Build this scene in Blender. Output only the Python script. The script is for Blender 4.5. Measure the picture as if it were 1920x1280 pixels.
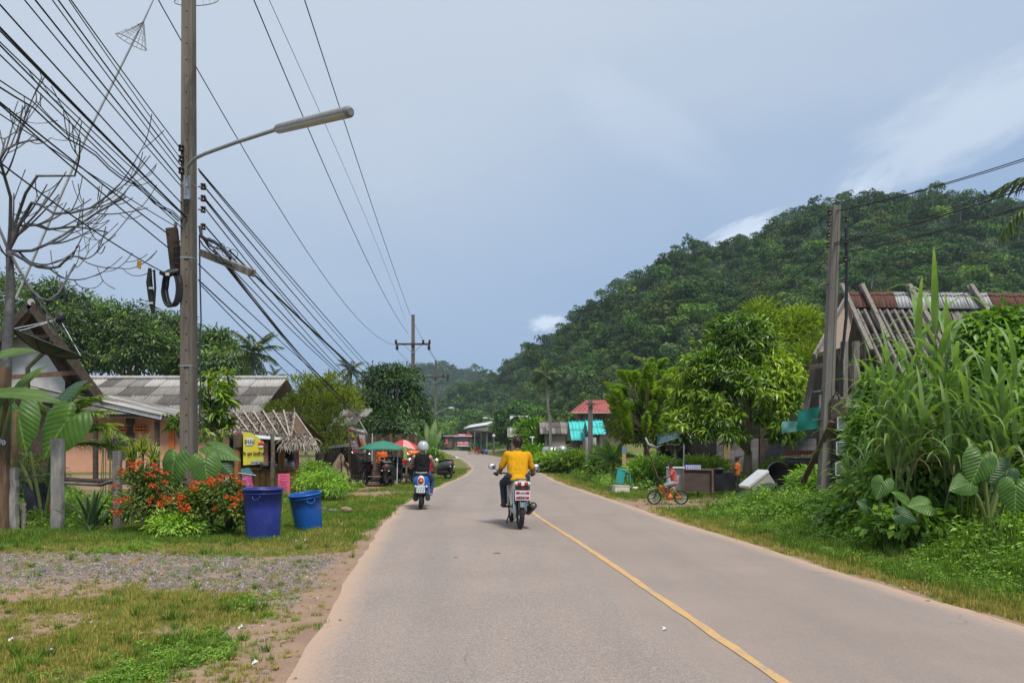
import bpy, bmesh, math, random
import numpy as np
from mathutils import Vector, Matrix, Euler
R = math.radians
rnd = random.Random(7)
rng = np.random.default_rng(7)
S = bpy.context.scene
COL = S.collection
for o in list(bpy.data.objects): bpy.data.objects.remove(o)

# ------------------------------------------------------------------ camera
F = 1400.0            # focal length in photo pixels (1920 wide)
HZ = 835.0            # horizon row of the photograph
CAMZ = 1.5
cam = bpy.data.cameras.new('camera'); camo = bpy.data.objects.new('camera', cam); COL.objects.link(camo)
camo.location = (0, 0, CAMZ); camo.rotation_euler = (R(90), 0, 0)
cam.sensor_width = 36; cam.lens = F/1920*36; cam.shift_x = 0; cam.shift_y = (HZ-640)/1920
cam.clip_start = 0.1; cam.clip_end = 9000
S.camera = camo
S.view_settings.view_transform = 'Standard'; S.view_settings.look = 'None'
S.view_settings.gamma = 1; S.view_settings.use_curve_mapping = False
S.view_settings.exposure = 0.54
S.render.engine = 'CYCLES'
S.cycles.max_bounces = 7; S.cycles.diffuse_bounces = 4; S.cycles.glossy_bounces = 2
S.cycles.transmission_bounces = 4; S.cycles.transparent_max_bounces = 6; S.cycles.volume_bounces = 0
S.cycles.use_denoising = True

def P(px, py, d):
    """the place in the world that stands at depth d where the photo shows pixel px, py"""
    return Vector(((px-960)/F*d, d, CAMZ+(HZ-py)/F*d))
def GP(px, d, z=0.0): return Vector(((px-960)/F*d, d, z))
def gd(py, z=0.0): return (CAMZ-z)*F/(py-HZ)

# ------------------------------------------------------------------ light and sky
SUN_EL, SUN_AZ = 58, 150      # azimuth clockwise from the view direction (+y): high, behind and to the right
world = bpy.data.worlds.new('World'); S.world = world; world.use_nodes = True
def nt_tools(nt):
    L = nt.links
    def put(inp, v):
        if isinstance(v, (int, float)): inp.default_value = v
        elif isinstance(v, (tuple, list)):
            inp.default_value = tuple(v) if len(v) == len(inp.default_value) else tuple(v)+(1,)
        else: L.new(v, inp)
    def N(t, **k):
        n = nt.nodes.new(t)
        for a, b in k.items(): setattr(n, a, b)
        return n
    def m(op, a, b=0.0, c=None, clamp=False):
        n = N('ShaderNodeMath', operation=op); n.use_clamp = clamp
        put(n.inputs[0], a); put(n.inputs[1], b)
        if c is not None: put(n.inputs[2], c)
        return n.outputs[0]
    def mix(f, a, b, bt='MIX'):
        n = N('ShaderNodeMix', data_type='RGBA', blend_type=bt); n.clamp_factor = True
        put(n.inputs[0], f); put(n.inputs[6], a); put(n.inputs[7], b); return n.outputs[2]
    def ramp(v, a, b, lo=0.0, hi=1.0, sm=True):
        n = N('ShaderNodeMapRange'); n.interpolation_type = 'SMOOTHSTEP' if sm else 'LINEAR'
        put(n.inputs[0], v); put(n.inputs[1], a); put(n.inputs[2], b); put(n.inputs[3], lo); put(n.inputs[4], hi); return n.outputs[0]
    def noise(vec, scale, detail=4, rough=.55, dist=0.0):
        n = N('ShaderNodeTexNoise')
        if vec is not None: L.new(vec, n.inputs['Vector'])
        n.inputs['Scale'].default_value = scale; n.inputs['Detail'].default_value = detail
        n.inputs['Roughness'].default_value = rough; n.inputs['Distortion'].default_value = dist
        return n.outputs['Fac']
    return N, m, mix, ramp, noise, put
nt = world.node_tree
for n in list(nt.nodes): nt.nodes.remove(n)
N, m, mix, ramp, noise, put = nt_tools(nt)
sky = N('ShaderNodeTexSky', sky_type='NISHITA'); sky.sun_disc = False
sky.sun_elevation = R(SUN_EL); sky.sun_rotation = R(SUN_AZ); sky.air_density = 1.2; sky.dust_density = 1.0; sky.ozone_density = 3.5
geo = N('ShaderNodeTexCoord'); sep = N('ShaderNodeSeparateXYZ'); nt.links.new(geo.outputs['Generated'], sep.inputs[0])
X, Y, Z = sep.outputs
el = m('ARCSINE', Z); az = m('ARCTAN2', X, Y)
def cloud(azd, eld, wa, we, tilt, ns, sc, seed):
    ca, sa = math.cos(R(tilt)), math.sin(R(tilt))
    da = m('SUBTRACT', az, R(azd)); de = m('SUBTRACT', el, R(eld))
    u = m('DIVIDE', m('ADD', m('MULTIPLY', da, ca), m('MULTIPLY', de, sa)), R(wa))
    v = m('DIVIDE', m('SUBTRACT', m('MULTIPLY', de, ca), m('MULTIPLY', da, sa)), R(we))
    r2 = m('SQRT', m('ADD', m('MULTIPLY', u, u), m('MULTIPLY', v, v)))
    cb = N('ShaderNodeCombineXYZ'); put(cb.inputs[0], u); put(cb.inputs[1], v); cb.inputs[2].default_value = seed
    f = noise(cb.outputs[0], sc, 5, .6)
    return ramp(m('ADD', m('SUBTRACT', 1.0, r2), m('MULTIPLY', m('SUBTRACT', f, .5), ns*1.5)), 0.02, .72)
mp = N('ShaderNodeMapping'); mp.inputs['Scale'].default_value = (1.0, 1.0, 2.6); nt.links.new(geo.outputs['Generated'], mp.inputs[0])
big = noise(mp.outputs[0], 1.6, 5, .5, .4)
# thin high overcast, thicker overhead and towards the left, blue and clearer low down and to the right
veil = ramp(m('ADD', m('ADD', el, m('MULTIPLY', az, -.22)), m('MULTIPLY', m('SUBTRACT', big, .5), .30)), R(2), R(32))
skyb = mix(1.0, sky.outputs[0], (.092, .092, .100), 'MULTIPLY')
low = mix(.85, skyb, (.24, .370, .58))
col = mix(m('MULTIPLY', veil, .96), low, (.48, .55, .645))
col = mix(ramp(el, R(30), R(80), 0, .8), col, (1.0, 1.0, 1.02))
hor = ramp(el, R(0), R(9), .35, 0)
col = mix(hor, col, (.275, .385, .585))
c1 = cloud(32, 20.5, 11, 3.2, 17, .9, 1.8, 3); c2 = cloud(24, 15.5, 5, 2.0, 40, .9, 1.8, 8); c3 = cloud(2.7, 9.3, 1.9, .8, 8, 1.0, 2.2, 5)
c4 = cloud(17.0, 15.2, 4.0, 1.1, 20, .8, 2, 9); c5 = cloud(10, 23, 9, 3.0, -35, .6, 1.6, 12)
col = mix(m('MULTIPLY', c1, .6), col, (.60, .68, .78)); col = mix(m('MULTIPLY', c2, .7), col, (.62, .71, .82))
col = mix(m('MULTIPLY', c3, .95), col, (.60, .70, .83)); col = mix(m('MULTIPLY', c4, .8), col, (.62, .71, .83))
col = mix(m('MULTIPLY', c5, .25), col, (.56, .64, .75))
bg = N('ShaderNodeBackground'); nt.links.new(col, bg.inputs[0]); bg.inputs[1].default_value = .83
wo = N('ShaderNodeOutputWorld'); nt.links.new(bg.outputs[0], wo.inputs[0])

sd = bpy.data.lights.new('sun', 'SUN'); sd.energy = 2.7; sd.angle = R(14); sd.color = (1, .94, .84)
so = bpy.data.objects.new('sun', sd); COL.objects.link(so)
sdir = Vector((math.sin(R(SUN_AZ))*math.cos(R(SUN_EL)), math.cos(R(SUN_AZ))*math.cos(R(SUN_EL)), math.sin(R(SUN_EL))))
so.rotation_euler = sdir.to_track_quat('Z', 'Y').to_euler()

# ------------------------------------------------------------------ materials
MATS = {}
def newmat(name):
    mt = bpy.data.materials.new(name); mt.use_nodes = True
    for n in list(mt.node_tree.nodes): mt.node_tree.nodes.remove(n)
    return mt
def M(name, c1, c2=None, rough=.75, scale=6, bump=.0, metal=0.0, stretch=(1, 1, 1), c3=None, spec=.4, isl=0.0, trans=0.0, obr=0.0, alpha=1.0, emit=None):
    """procedural surface: two or three real colours mixed by noise, with fine relief; isl/obr vary it from piece to piece"""
    if name in MATS: return MATS[name]
    mt = newmat(name); nt = mt.node_tree; N, m, mix, ramp, noise, put = nt_tools(nt)
    tc = N('ShaderNodeTexCoord'); mp = N('ShaderNodeMapping'); mp.inputs['Scale'].default_value = stretch
    nt.links.new(tc.outputs['Object'], mp.inputs[0]); v = mp.outputs[0]
    c2 = c2 or tuple(x*.7 for x in c1)
    f = ramp(noise(v, scale, 6, .62), .36, .64)
    col = mix(f, c1, c2)
    if c3: col = mix(ramp(noise(v, scale*.37, 5, .7, .5), .52, .66), col, c3)
    if isl:
        g = N('ShaderNodeNewGeometry'); k = m('MULTIPLY_ADD', g.outputs['Random Per Island'], 2*isl, 1-isl)
        cb = N('ShaderNodeCombineColor'); [put(cb.inputs[i], k) for i in range(3)]
        col = mix(1.0, col, cb.outputs[0], 'MULTIPLY')
    if obr:
        g = N('ShaderNodeObjectInfo'); k = m('MULTIPLY_ADD', g.outputs['Random'], 2*obr, 1-obr)
        cb = N('ShaderNodeCombineColor'); [put(cb.inputs[i], k) for i in range(3)]
        col = mix(1.0, col, cb.outputs[0], 'MULTIPLY')
    b = N('ShaderNodeBsdfPrincipled'); put(b.inputs['Base Color'], col); b.inputs['Roughness'].default_value = rough
    b.inputs['Metallic'].default_value = metal; b.inputs['Specular IOR Level'].default_value = spec
    if alpha < 1: b.inputs['Alpha'].default_value = alpha
    if emit: b.inputs['Emission Color'].default_value = (*emit, 1); b.inputs['Emission Strength'].default_value = .6
    if bump:
        bn = N('ShaderNodeBump'); bn.inputs['Strength'].default_value = min(1, bump); bn.inputs['Distance'].default_value = .02
        nt.links.new(noise(v, scale*5, 5, .6), bn.inputs['Height']); nt.links.new(bn.outputs[0], b.inputs['Normal'])
    out = N('ShaderNodeOutputMaterial'); s = b.outputs[0]
    if trans:
        t = N('ShaderNodeBsdfTranslucent'); put(t.inputs[0], mix(1.0, col, (1.15, 1.25, .6), 'MULTIPLY'))
        ms = N('ShaderNodeMixShader'); ms.inputs[0].default_value = trans
        nt.links.new(s, ms.inputs[1]); nt.links.new(t.outputs[0], ms.inputs[2]); s = ms.outputs[0]
    nt.links.new(s, out.inputs[0]); MATS[name] = mt; return mt
def LEAF(name, dark, mid, bright, fb=.18, rough=.5, trans=.3, spec=.45, obr=.12, lowf=.5, gain=1.0, gw=(2.15, 2.0, 1.35)):
    """leaves: each leaf (mesh island) gets its own tone; whole sprays drift between tones"""
    if name in MATS: return MATS[name]
    dark, mid, bright = [tuple(min(.6, q*gain*w_) for q, w_ in zip(c_, gw)) for c_ in (dark, mid, bright)]
    mt = newmat(name); nt = mt.node_tree; N, m, mix, ramp, noise, put = nt_tools(nt)
    g = N('ShaderNodeNewGeometry'); tc = N('ShaderNodeTexCoord'); oi = N('ShaderNodeObjectInfo')
    r = g.outputs['Random Per Island']; nz = noise(tc.outputs['Object'], lowf, 3, .6)
    k = m('ADD', m('MULTIPLY', r, .55), m('MULTIPLY', ramp(nz, .3, .7), .45))
    col = mix(ramp(k, .15, .75), dark, mid)
    col = mix(ramp(k, 1-fb*1.6, 1.0), col, bright)
    k2 = m('MULTIPLY_ADD', oi.outputs['Random'], 2*obr, 1-obr)
    cb = N('ShaderNodeCombineColor'); [put(cb.inputs[i], k2) for i in range(3)]
    col = mix(1.0, col, cb.outputs[0], 'MULTIPLY')
    b = N('ShaderNodeBsdfPrincipled'); put(b.inputs['Base Color'], col); b.inputs['Roughness'].default_value = rough
    b.inputs['Specular IOR Level'].default_value = spec
    t = N('ShaderNodeBsdfTranslucent'); put(t.inputs[0], mix(1.0, col, (1.3, 1.35, .5), 'MULTIPLY'))
    ms = N('ShaderNodeMixShader'); ms.inputs[0].default_value = trans
    nt.links.new(b.outputs[0], ms.inputs[1]); nt.links.new(t.outputs[0], ms.inputs[2])
    out = N('ShaderNodeOutputMaterial'); nt.links.new(ms.outputs[0], out.inputs[0]); MATS[name] = mt; return mt
def BIGLEAF(name, dark, light, vein, stripe=0.0):
    """broad leaf: veins run off the midrib (uv: u along the leaf, v across from the midrib)"""
    if name in MATS: return MATS[name]
    mt = newmat(name); nt = mt.node_tree; N, m, mix, ramp, noise, put = nt_tools(nt)
    uv = N('ShaderNodeUVMap'); sp = N('ShaderNodeSeparateXYZ'); nt.links.new(uv.outputs[0], sp.inputs[0])
    u, v = sp.outputs[0], sp.outputs[1]; av = m('ABSOLUTE', v)
    w = m('SINE', m('MULTIPLY', m('SUBTRACT', u, m('MULTIPLY', av, .35)), 62))
    tc = N('ShaderNodeTexCoord'); oi = N('ShaderNodeObjectInfo')
    col = mix(ramp(noise(tc.outputs['Object'], 3, 4, .6), .3, .7), dark, light)
    col = mix(ramp(oi.outputs['Random'], 0, 1, 0, .5), col, light)
    if stripe: col = mix(ramp(av, stripe, stripe+.12), col, vein)
    else:
        col = mix(ramp(w, .86, 1, 0, .16), col, vein); col = mix(ramp(av, .05, .0), col, vein)
    b = N('ShaderNodeBsdfPrincipled'); put(b.inputs['Base Color'], col); b.inputs['Roughness'].default_value = .42; b.inputs['Specular IOR Level'].default_value = .45
    bn = N('ShaderNodeBump'); bn.inputs['Strength'].default_value = .3; bn.inputs['Distance'].default_value = .012
    nt.links.new(w, bn.inputs['Height']); nt.links.new(bn.outputs[0], b.inputs['Normal'])
    t = N('ShaderNodeBsdfTranslucent'); put(t.inputs[0], mix(1.0, col, (1.4, 1.5, .5), 'MULTIPLY'))
    ms = N('ShaderNodeMixShader'); ms.inputs[0].default_value = .35
    nt.links.new(b.outputs[0], ms.inputs[1]); nt.links.new(t.outputs[0], ms.inputs[2])
    out = N('ShaderNodeOutputMaterial'); nt.links.new(ms.outputs[0], out.inputs[0]); MATS[name] = mt; return mt

# ------------------------------------------------------------------ object helpers
def world_of(o):
    mt = Matrix.Identity(4)
    while o is not None:
        mt = o.matrix_parent_inverse @ o.matrix_basis @ mt if o.parent else o.matrix_basis @ mt
        o = o.parent
    return mt
def tag(o, label=None, cat=None, group=None, kind=None):
    if label: o['label'] = label
    if cat: o['category'] = cat
    if group: o['group'] = group
    if kind: o['kind'] = kind
    return o
def thing(name, label, cat, loc=(0, 0, 0), group=None):
    o = bpy.data.objects.new(name, None); COL.objects.link(o); o.location = loc; o.empty_display_size = .2
    return tag(o, label, cat, group)
def link(name, mesh, parent=None, basis=None, label=None):
    o = bpy.data.objects.new(name, mesh); COL.objects.link(o)
    if parent is not None:
        o.parent = parent; o.matrix_parent_inverse = world_of(parent).inverted()
    if basis is not None: o.matrix_basis = basis
    if label: o['label'] = label
    return o
def npmesh(name, V, Fs, mat, smooth=False, mi=None, uv=None):
    """mesh from arrays: V (n,3), Fs = list of (k, m) face arrays"""
    me = bpy.data.meshes.new(name); V = np.asarray(V, dtype=np.float32)
    if not isinstance(Fs, list) or isinstance(Fs[0], tuple): Fs = [Fs]
    Fs = [np.asarray(f, dtype=np.int32) for f in Fs if len(f)]
    nl = sum(f.size for f in Fs); npg = sum(len(f) for f in Fs)
    me.vertices.add(len(V)); me.vertices.foreach_set('co', V.ravel())
    me.loops.add(nl); me.loops.foreach_set('vertex_index', np.concatenate([f.ravel() for f in Fs]))
    me.polygons.add(npg)
    tot = np.concatenate([np.full(len(f), f.shape[1], dtype=np.int32) for f in Fs]); st = np.concatenate([[0], np.cumsum(tot)[:-1]]).astype(np.int32)
    me.polygons.foreach_set('loop_start', st); me.polygons.foreach_set('loop_total', tot)
    if smooth: me.polygons.foreach_set('use_smooth', np.ones(npg, dtype=bool))
    for x in (mat if isinstance(mat, (list, tuple)) else [mat]): me.materials.append(x)
    if mi is not None: me.polygons.foreach_set('material_index', np.asarray(mi, dtype=np.int32))
    me.update(calc_edges=True)
    if uv is not None:
        l = me.uv_layers.new(name='UVMap'); idx = np.concatenate([f.ravel() for f in Fs])
        l.data.foreach_set('uv', np.asarray(uv, dtype=np.float32)[idx].ravel())
    return me
class MB:
    """collects simple solids into ONE mesh"""
    def __init__(s): s.v = []; s.f = []; s.sm = []
    def add(s, V, Fc, smooth=False):
        b = len(s.v); s.v += [tuple(p) for p in V]; s.f += [tuple(i+b for i in f) for f in Fc]; s.sm += [smooth]*len(Fc); return s
    def box(s, c, size, rot=None, taper=1.0):
        hx, hy, hz = [k/2 for k in size]
        V = [Vector((x*hx*(taper if z > 0 else 1), y*hy*(taper if z > 0 else 1), z*hz)) for z in (-1, 1) for y in (-1, 1) for x in (-1, 1)]
        if rot is not None: V = [rot @ p for p in V]
        c = Vector(c)
        return s.add([p+c for p in V], [(0, 2, 3, 1), (4, 5, 7, 6), (0, 1, 5, 4), (2, 6, 7, 3), (0, 4, 6, 2), (1, 3, 7, 5)])
    def beam(s, a, b, w, h, up=(0, 0, 1)):
        a, b = Vector(a), Vector(b); d = (b-a); L = d.length; d.normalize(); u = Vector(up)
        x = d.cross(u)
        if x.length < 1e-3: x = d.cross(Vector((1, 0, 0)))
        x.normalize(); z = x.cross(d)
        return s.box((a+b)/2, (w, L, h), Matrix((x, d, z)).transposed())
    def tube(s, pts, rad, n=8, cap=True, smooth=True):
        pts = [Vector(p) for p in pts]; k = len(pts)
        if isinstance(rad, (int, float)): rad = [rad]*k
        V = []; x = None
        for i, p in enumerate(pts):
            t = (pts[min(i+1, k-1)]-pts[max(i-1, 0)])
            if t.length < 1e-9: t = Vector((0, 0, 1))
            t.normalize()
            if x is None: x = t.orthogonal().normalized()
            x = (x-t*x.dot(t))
            x = t.orthogonal().normalized() if x.length < 1e-5 else x.normalized()
            y = t.cross(x)
            V += [p+(x*math.cos(2*math.pi*j/n)+y*math.sin(2*math.pi*j/n))*rad[i] for j in range(n)]
        Fc = [(i*n+j, i*n+(j+1) % n, (i+1)*n+(j+1) % n, (i+1)*n+j) for i in range(k-1) for j in range(n)]
        s.add(V, Fc, smooth)
        if cap:
            s.add(V[:n], [tuple(range(n))[::-1]]); s.add(V[-n:], [tuple(range(n))])
        return s
    def lathe(s, prof, c=(0, 0, 0), n=20, rot=None, smooth=True, sx=1, sy=1):
        V = []; c = Vector(c)
        for r, z in prof:
            for j in range(n):
                a = 2*math.pi*j/n; p = Vector((r*math.cos(a)*sx, r*math.sin(a)*sy, z))
                V.append((rot @ p if rot is not None else p)+c)
        k = len(prof)
        return s.add(V, [(i*n+j, i*n+(j+1) % n, (i+1)*n+(j+1) % n, (i+1)*n+j) for i in range(k-1) for j in range(n)], smooth)
    def ball(s, c, r, n=12, sc=(1, 1, 1), rot=None):
        k = max(5, n//2); prof = [(max(1e-4, r*math.sin(math.pi*i/k)), -r*math.cos(math.pi*i/k)) for i in range(k+1)]
        V0 = MB().lathe(prof, n=n); V = [Vector((p[0]*sc[0], p[1]*sc[1], p[2]*sc[2])) for p in V0.v]
        if rot is not None: V = [rot @ p for p in V]
        return s.add([p+Vector(c) for p in V], V0.f, True)
    def torus(s, c, R0, r, axis='x', n=28, k=8, rot=None):
        V = []
        for i in range(n):
            a = 2*math.pi*i/n
            for j in range(k):
                b = 2*math.pi*j/k; q = R0+r*math.cos(b); w = r*math.sin(b)
                p = Vector((w, q*math.cos(a), q*math.sin(a))) if axis == 'x' else Vector((q*math.cos(a), w, q*math.sin(a))) if axis == 'y' else Vector((q*math.cos(a), q*math.sin(a), w))
                V.append((rot @ p if rot is not None else p)+Vector(c))
        return s.add(V, [(i*k+j, i*k+(j+1) % k, ((i+1) % n)*k+(j+1) % k, ((i+1) % n)*k+j) for i in range(n) for j in range(k)], True)
    def loft(s, secs, n=16, p=2.4):
        """closed body through superellipse sections (centre, half width x, half height, [lean of the plane])"""
        V = []
        for c, hx, hz in secs:
            for j in range(n):
                a = 2*math.pi*j/n; ca, sa = math.cos(a), math.sin(a)
                V.append(Vector(c)+Vector((hx*math.copysign(abs(ca)**(2/p), ca), 0, hz*math.copysign(abs(sa)**(2/p), sa))))
        k = len(secs)
        Fc = [(i*n+j, i*n+(j+1) % n, (i+1)*n+(j+1) % n, (i+1)*n+j) for i in range(k-1) for j in range(n)]
        s.add(V, Fc, True); s.add(V[:n], [tuple(range(n))[::-1]]); s.add(V[-n:], [tuple(range(n))]); return s
    def quad(s, a, b, c, d, nx=1, ny=1, fn=None, thick=0):
        a, b, c, d = map(Vector, (a, b, c, d)); V = []
        nrm = (b-a).cross(d-a).normalized()
        for j in range(ny+1):
            for i in range(nx+1):
                u, v = i/nx, j/ny; p = a*(1-u)*(1-v)+b*u*(1-v)+c*u*v+d*(1-u)*v
                if fn: p = p+nrm*fn(u, v)
                V.append(p)
        Fc = [(j*(nx+1)+i, j*(nx+1)+i+1, (j+1)*(nx+1)+i+1, (j+1)*(nx+1)+i) for j in range(ny) for i in range(nx)]
        s.add(V, Fc, fn is not None)
        if thick:
            s.add([p-nrm*thick for p in V], [f[::-1] for f in Fc], fn is not None)
        return s
    def mesh(s, name, mat):
        me = bpy.data.meshes.new(name); me.from_pydata([tuple(p) for p in s.v], [], s.f); me.materials.append(mat)
        me.polygons.foreach_set('use_smooth', s.sm); me.update()
        return me
    def build(s, name, mat, parent=None, label=None, bevel=0):
        me = s.mesh(name, mat)
        if bevel:
            bm = bmesh.new(); bm.from_mesh(me); bmesh.ops.remove_doubles(bm, verts=bm.verts, dist=1e-5)
            bmesh.ops.bevel(bm, geom=[e for e in bm.edges if len(e.link_faces) == 2 and e.calc_face_angle(0) > .7], offset=bevel, segments=2, affect='EDGES', profile=.5)
            bm.to_mesh(me); bm.free()
        return link(name, me, parent, None, label)
def copy_tree(o, parent=None):
    c = o.copy(); COL.objects.link(c); c.parent = parent
    if parent is not None: c.matrix_parent_inverse = o.matrix_parent_inverse.copy()
    for ch in [x for x in o.children]: copy_tree(ch, c)
    return c
def text(s, size, mat, parent, basis, name='lettering', ext=.002, bold=0.0, align='CENTER'):
    c = bpy.data.curves.new(name, 'FONT'); c.body = s; c.size = size; c.extrude = ext; c.align_x = align; c.align_y = 'CENTER'; c.offset = bold
    c.materials.append(mat); o = link(name, c, parent, basis); TEXTS.append(o); return o
TEXTS = []
def facing(loc, rz=0, rx=90): return Matrix.Translation(loc) @ Euler((R(rx), 0, R(rz))).to_matrix().to_4x4()

# ---- leaves, branches, scatter
DIA = (np.array([[0, 0, 0], [.5, .42, .10], [0, 1, -.08], [-.5, .42, .10]]), np.array([[0, 1, 2], [0, 2, 3]]))
LANCE = (np.array([[0, 0, 0], [.5, .3, .10], [.42, .65, .05], [0, 1, -.18], [-.42, .65, .05], [-.5, .3, .10]]), np.array([[0, 1, 2], [0, 2, 4], [0, 4, 5], [2, 3, 4]]))
def unit(a): return a/np.maximum(1e-9, np.linalg.norm(a, axis=1, keepdims=True))
def leafcloud(T, Pn, D, U, L, W):
    tv, tf = T; n = len(Pn); Yv = unit(D); Xv = unit(np.cross(Yv, U)); Zv = np.cross(Xv, Yv)
    L = np.broadcast_to(L, (n,)); W = np.broadcast_to(W, (n,))
    V = Pn[:, None, :]+tv[None, :, 0:1]*W[:, None, None]*Xv[:, None, :]+tv[None, :, 1:2]*L[:, None, None]*Yv[:, None, :]+tv[None, :, 2:3]*L[:, None, None]*Zv[:, None, :]
    Fc = tf[None]+(np.arange(n)*len(tv))[:, None, None]
    return V.reshape(-1, 3), Fc.reshape(-1, tf.shape[1])
def clusters(r, blobs, n, lo=.5):
    w = np.array([b[3]*b[4]*b[5] for b in blobs])**.67; w /= w.sum(); k = r.choice(len(blobs), n, p=w); B = np.array(blobs)[k]
    d = unit(r.normal(size=(n, 3))); d[:, 2] = np.where(d[:, 2] < -.55, -d[:, 2], d[:, 2])
    return B[:, :3]+d*B[:, 3:]*(r.uniform(lo**2, 1, (n, 1))**.5), d
def crown_arrays(seed, blobs, nc, npc, cr, ll, lw, T=DIA, droop=.3, out=.5, lo=.5, whorl=False):
    r = np.random.default_rng(seed); C, d = clusters(r, blobs, nc, lo); n = nc*npc
    k = np.repeat(np.arange(nc), npc); off = r.normal(size=(n, 3))*np.array([1, 1, .6])*cr*(.25 if whorl else .55)
    Pn = C[k]+off; D = unit(off)*(1.0 if whorl else .6)+d[k]*out+np.array([0, 0, -droop])+r.normal(size=(n, 3))*.25
    U = np.array([0, 0, 1.0])+d[k]*.7+r.normal(size=(n, 3))*.45
    V, Fc = leafcloud(T, Pn, D, U, ll*r.uniform(.65, 1.25, n), lw*r.uniform(.7, 1.2, n))
    return V, Fc, C
def limbs(mb, base, top, r0, C, nb, rs, n=7):
    """tapered trunk from base to fork, limbs on towards nb of the leaf clusters"""
    base, top = Vector(base), Vector(top); mid = base.lerp(top, .5)+Vector((rs.uniform(-1, 1), rs.uniform(-1, 1), 0))*r0*.8
    mb.tube([base-Vector((0, 0, .1)), base+Vector((0, 0, .05)), mid, top], [r0*1.35, r0*1.1, r0*.9, r0*.75], n)
    idx = list(range(len(C))); rs.shuffle(idx)
    for i in idx[:nb]:
        c = Vector(C[i]); s = top.lerp(base, rs.uniform(0, .12)); q = s.lerp(c, .45)+Vector((0, 0, (c-s).length*.12))+Vector((rs.uniform(-1, 1), rs.uniform(-1, 1), 0))*.1*(c-s).length
        mb.tube([s, s.lerp(q, .5), q, c], [r0*.5, r0*.42, r0*.3, r0*.08], 5, cap=False)
def tree(name, label, blobs, base, fork, r0, lm, bark, nc=60, npc=40, cr=.5, ll=.2, lw=.09, group=None, cat='tree', nb=14, seed=1, **k):
    rs = random.Random(seed); V, Fc, C = crown_arrays(seed, blobs, nc, npc, cr, ll, lw, **k)
    t = thing(name, label, cat, base, group)
    mb = MB(); limbs(mb, base, fork, r0, C, nb, rs); mb.build('trunk', bark, t)
    link('crown', npmesh('crown', V, Fc, lm), t); return t
def scatter(name, pts, rot, scl, idx, sources, kind='stuff', label=None):
    """one object: source meshes instanced on points by geometry nodes (never linked to the scene themselves)"""
    me = bpy.data.meshes.new(name); pts = np.asarray(pts, dtype=np.float32); me.vertices.add(len(pts)); me.vertices.foreach_set('co', pts.ravel())
    for nm, ty, arr, key in (('rot', 'FLOAT_VECTOR', rot, 'vector'), ('scl', 'FLOAT_VECTOR', scl, 'vector'), ('idx', 'INT', idx, 'value')):
        a = me.attributes.new(nm, ty, 'POINT'); a.data.foreach_set(key, np.asarray(arr, dtype=np.int32 if ty == 'INT' else np.float32).ravel())
    o = link(name, me); tag(o, label, None, None, kind)
    g = bpy.data.node_groups.new(name, 'GeometryNodeTree')
    g.interface.new_socket('Geometry', in_out='INPUT', socket_type='NodeSocketGeometry'); g.interface.new_socket('Geometry', in_out='OUTPUT', socket_type='NodeSocketGeometry')
    nn = g.nodes.new; gi = nn('NodeGroupInput'); go = nn('NodeGroupOutput'); jn = nn('GeometryNodeJoinGeometry')
    for s in reversed(sources):
        so_ = bpy.data.objects.new(name+'_source', s); oi = nn('GeometryNodeObjectInfo'); oi.inputs['Object'].default_value = so_; oi.inputs['As Instance'].default_value = False
        gt = nn('GeometryNodeGeometryToInstance'); g.links.new(oi.outputs['Geometry'], gt.inputs[0]); g.links.new(gt.outputs[0], jn.inputs[0])
    ip = nn('GeometryNodeInstanceOnPoints'); ip.inputs['Pick Instance'].default_value = True
    def at(nm, ty, sock):
        a = nn('GeometryNodeInputNamedAttribute'); a.data_type = ty; a.inputs[0].default_value = nm; g.links.new(a.outputs[0], sock)
    g.links.new(gi.outputs[0], ip.inputs['Points']); g.links.new(jn.outputs[0], ip.inputs['Instance'])
    at('idx', 'INT', ip.inputs['Instance Index']); at('scl', 'FLOAT_VECTOR', ip.inputs['Scale'])
    a = nn('GeometryNodeInputNamedAttribute'); a.data_type = 'FLOAT_VECTOR'; a.inputs[0].default_value = 'rot'
    er = nn('FunctionNodeEulerToRotation'); g.links.new(a.outputs[0], er.inputs[0]); g.links.new(er.outputs[0], ip.inputs['Rotation'])
    g.links.new(ip.outputs[0], go.inputs[0])
    md = o.modifiers.new('scatter', 'NODES'); md.node_group = g; return o
def vnoise(x, y, s, seed=0):
    """cheap smooth value noise on arrays"""
    r = np.random.default_rng(seed).uniform(0, 1, (256, 256)); X_ = np.asarray(x)/s+1000; Y_ = np.asarray(y)/s+1000
    i, j = np.floor(X_).astype(int), np.floor(Y_).astype(int); fx, fy = X_-i, Y_-j; fx = fx*fx*(3-2*fx); fy = fy*fy*(3-2*fy)
    g = lambda a, b: r[a % 256, b % 256]
    return (g(i, j)*(1-fx)+g(i+1, j)*fx)*(1-fy)+(g(i, j+1)*(1-fx)+g(i+1, j+1)*fx)*fy
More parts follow.
